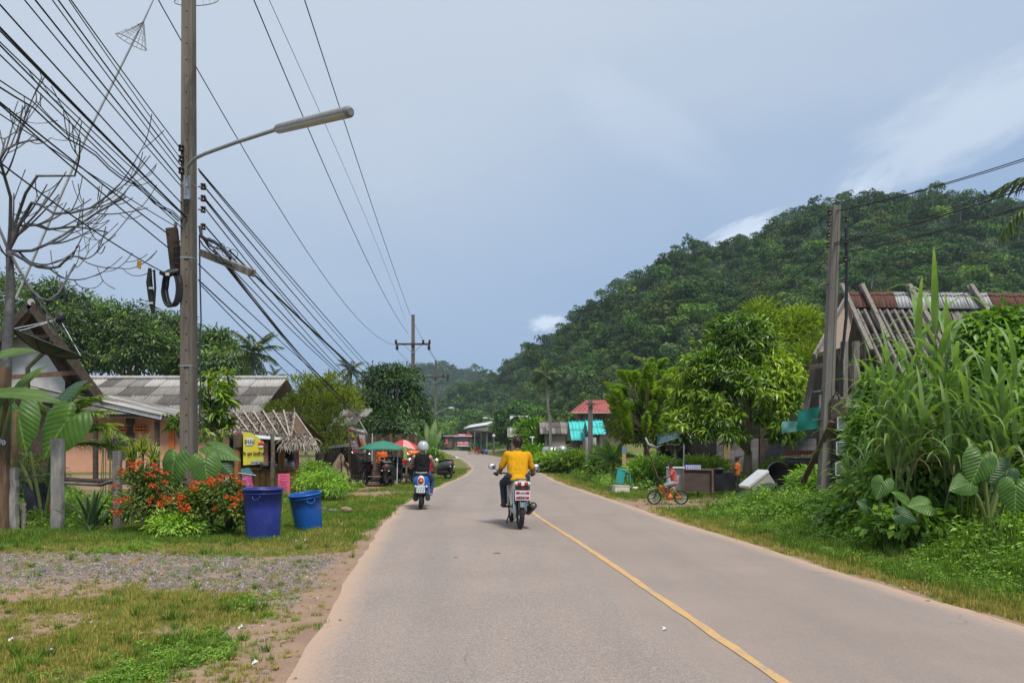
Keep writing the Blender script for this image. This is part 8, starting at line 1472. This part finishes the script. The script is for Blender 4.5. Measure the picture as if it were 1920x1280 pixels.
t = thing('washing', 'blue and red cloths hanging on the barn wall right of the meters', 'cloth', P(1576, 800, 17)); sag(P(1572, 812, 17), P(1586, 814, 17), P(1584, 790, 17), P(1575, 790, 17), 'blue_cloth', M('sky_blue_cloth', (.16, .40, .52), (.12, .34, .45)), t, .05); sag(P(1562, 826, 17.2), P(1583, 828, 17.2), P(1580, 812, 17.2), P(1566, 812, 17.2), 'red_cloth', M('red_cloth', (.42, .03, .03), (.35, .02, .02)), t, .04); sag(P(1570, 878, 17.1), P(1582, 878, 17.1), P(1582, 840, 17.1), P(1570, 840, 17.1), 'denim_cloth', M('blue_white_cloth', (.12, .16, .32), (.4, .42, .5), scale=12), t, .04)
# rubble, litter, scraps
for k, (px, py, s_, lb, mt) in enumerate(((648, 962, .16, 'curved dead palm butt lying in the grass right of the small bin', 'bk'), (625, 960, .10, 'grey stone in the grass beside the small blue bin', 'st'), (606, 958, .09, 'stone touching the small blue bin', 'st'), (667, 918, .07, 'small grey stone on the left verge', 'st'), (858, 860, .22, 'round white stone by the left bend', 'wh'), (1205, 892, .14, 'pale stone at the edge of the right yard', 'st'))):
    dd_ = gd(py); mb = MB(); rs = random.Random(k)
    for j in range(4): mb.ball(GP(px, dd_, s_*.35)+Vector((rs.uniform(-1, 1)*s_*.8, rs.uniform(-.3, .3)*s_, rs.uniform(0, .2)*s_)), s_*rs.uniform(.35, .6), 8)
    o = thing('stone', lb, 'stone', GP(px, dd_)); solid('stone_body', mb, max(.02, s_*.12), {'bk': M('dead_palm', (.30, .22, .14), (.22, .16, .1), scale=15, bump=.6), 'st': CONCL, 'wh': WHT}[mt], o, 2, .04)
for k, (px, py, w, lb) in enumerate(((20, 1207, .045, 'white paper scrap in the grass at the lower left edge'), (452, 1182, .05, 'white scrap on the soil right of the gravel'), (95, 1226, .05, 'grey flat scrap low in the left grass'), (478, 1250, .06, 'pale scrap near the bottom edge beside the road'), (572, 1016, .05, 'white scrap lying right of the large blue bin'), (640, 985, .07, 'crumpled white paper right of the small blue bin'), (556, 1018, .05, 'grey wrapper at the foot of the large blue bin'), (180, 1086, .04, 'pale blue scrap on the gravel'), (716, 905, .10, 'white rag on the ground before the cart'), (618, 1008, .04, 'tiny white scrap on the left verge'), (1245, 1192, .05, 'white fleck lying on the right lane'))):
    w *= .32; dd_ = gd(py); p = GP(px, dd_, .02 if px < 1200 else .045); o = thing('paper_scrap', lb, 'litter', p); mb = MB(); mb.quad(p+Vector((-w, -w*.6, 0)), p+Vector((w, -w*.5, .02)), p+Vector((w*.8, w*.7, .03)), p+Vector((-w*.7, w*.6, .01)), 4, 4, lambda u, v: .02*math.sin(u*9+k)*math.sin(v*8), .001); mb.build('sheet', WHT if k not in (2, 6, 7) else SIL, o)
n = 900; r = np.random.default_rng(99); y = 4.6*(26/4.6)**r.uniform(0, 1, n); x = r.uniform(-.72, .74, n)*y; dr = x-xr(y); dl = xl(y)-x; k = np.maximum(dr, dl) > -.25; x, y = x[k], y[k]; n = len(x); s = r.uniform(.5, 1.3, n)
V, Fc = leafcloud(LANCE, np.zeros((1, 3)), np.array([[0, 1, .1]]), np.array([[.1, 0, 1.0]]), np.array([.07]), np.array([.03])); scatter('fallen_leaves', np.stack([x, y, hgt(x, y)+.012], 1), np.stack([r.normal(size=n)*.3, r.normal(size=n)*.3, r.uniform(0, 6.28, n)], 1), np.stack([s, s, s], 1), np.zeros(n), [npmesh('dead_leaf', V, Fc, G_DRY)], label='dry fallen leaves on the verges')
V2, F2, C2 = crown_arrays(301, [Bb(798, 862, 40, 24, 22), Bb(812, 876, 38, 10, 10), Bb(785, 872, 36, 14, 16)], 80, 26, .3, .22, .1); t = thing('shrub', 'leafy green plants by the left bend behind the helmeted rider', 'shrub', GP(805, 38)); link('foliage', npmesh('foliage', V2, F2, G_BRI), t); MB().tube([GP(805, 38), P(803, 862, 39)], .05, 6).build('stem', BARKD, t)

# writing becomes plain mesh so that every piece is an object of its own
dg = bpy.context.evaluated_depsgraph_get()
for o in TEXTS:
    me = bpy.data.meshes.new_from_object(o.evaluated_get(dg)); n_ = link('tmp', me, None, None); n_.parent = o.parent; n_.matrix_parent_inverse = o.matrix_parent_inverse.copy(); n_.matrix_basis = o.matrix_basis.copy(); nm = o.name.split('.')[0]; bpy.data.objects.remove(o); n_.name = nm
# ---- the humid air
me = MB().box((100, 700, 73), (3400, 1700, 160)).mesh('haze', MATS['white_paint']); me.materials.clear()
hm2 = bpy.data.materials.new('haze_air'); hm2.use_nodes = True
for n in list(hm2.node_tree.nodes): hm2.node_tree.nodes.remove(n)
pv_ = hm2.node_tree.nodes.new('ShaderNodeVolumePrincipled'); pv_.inputs['Color'].default_value = (.70, .84, 1.0, 1); pv_.inputs['Density'].default_value = .00024; pv_.inputs['Anisotropy'].default_value = .2
ou = hm2.node_tree.nodes.new('ShaderNodeOutputMaterial'); hm2.node_tree.links.new(pv_.outputs[0], ou.inputs['Volume']); me.materials.append(hm2)
tag(link('haze', me), 'thin bluish haze in the humid air', kind='stuff')
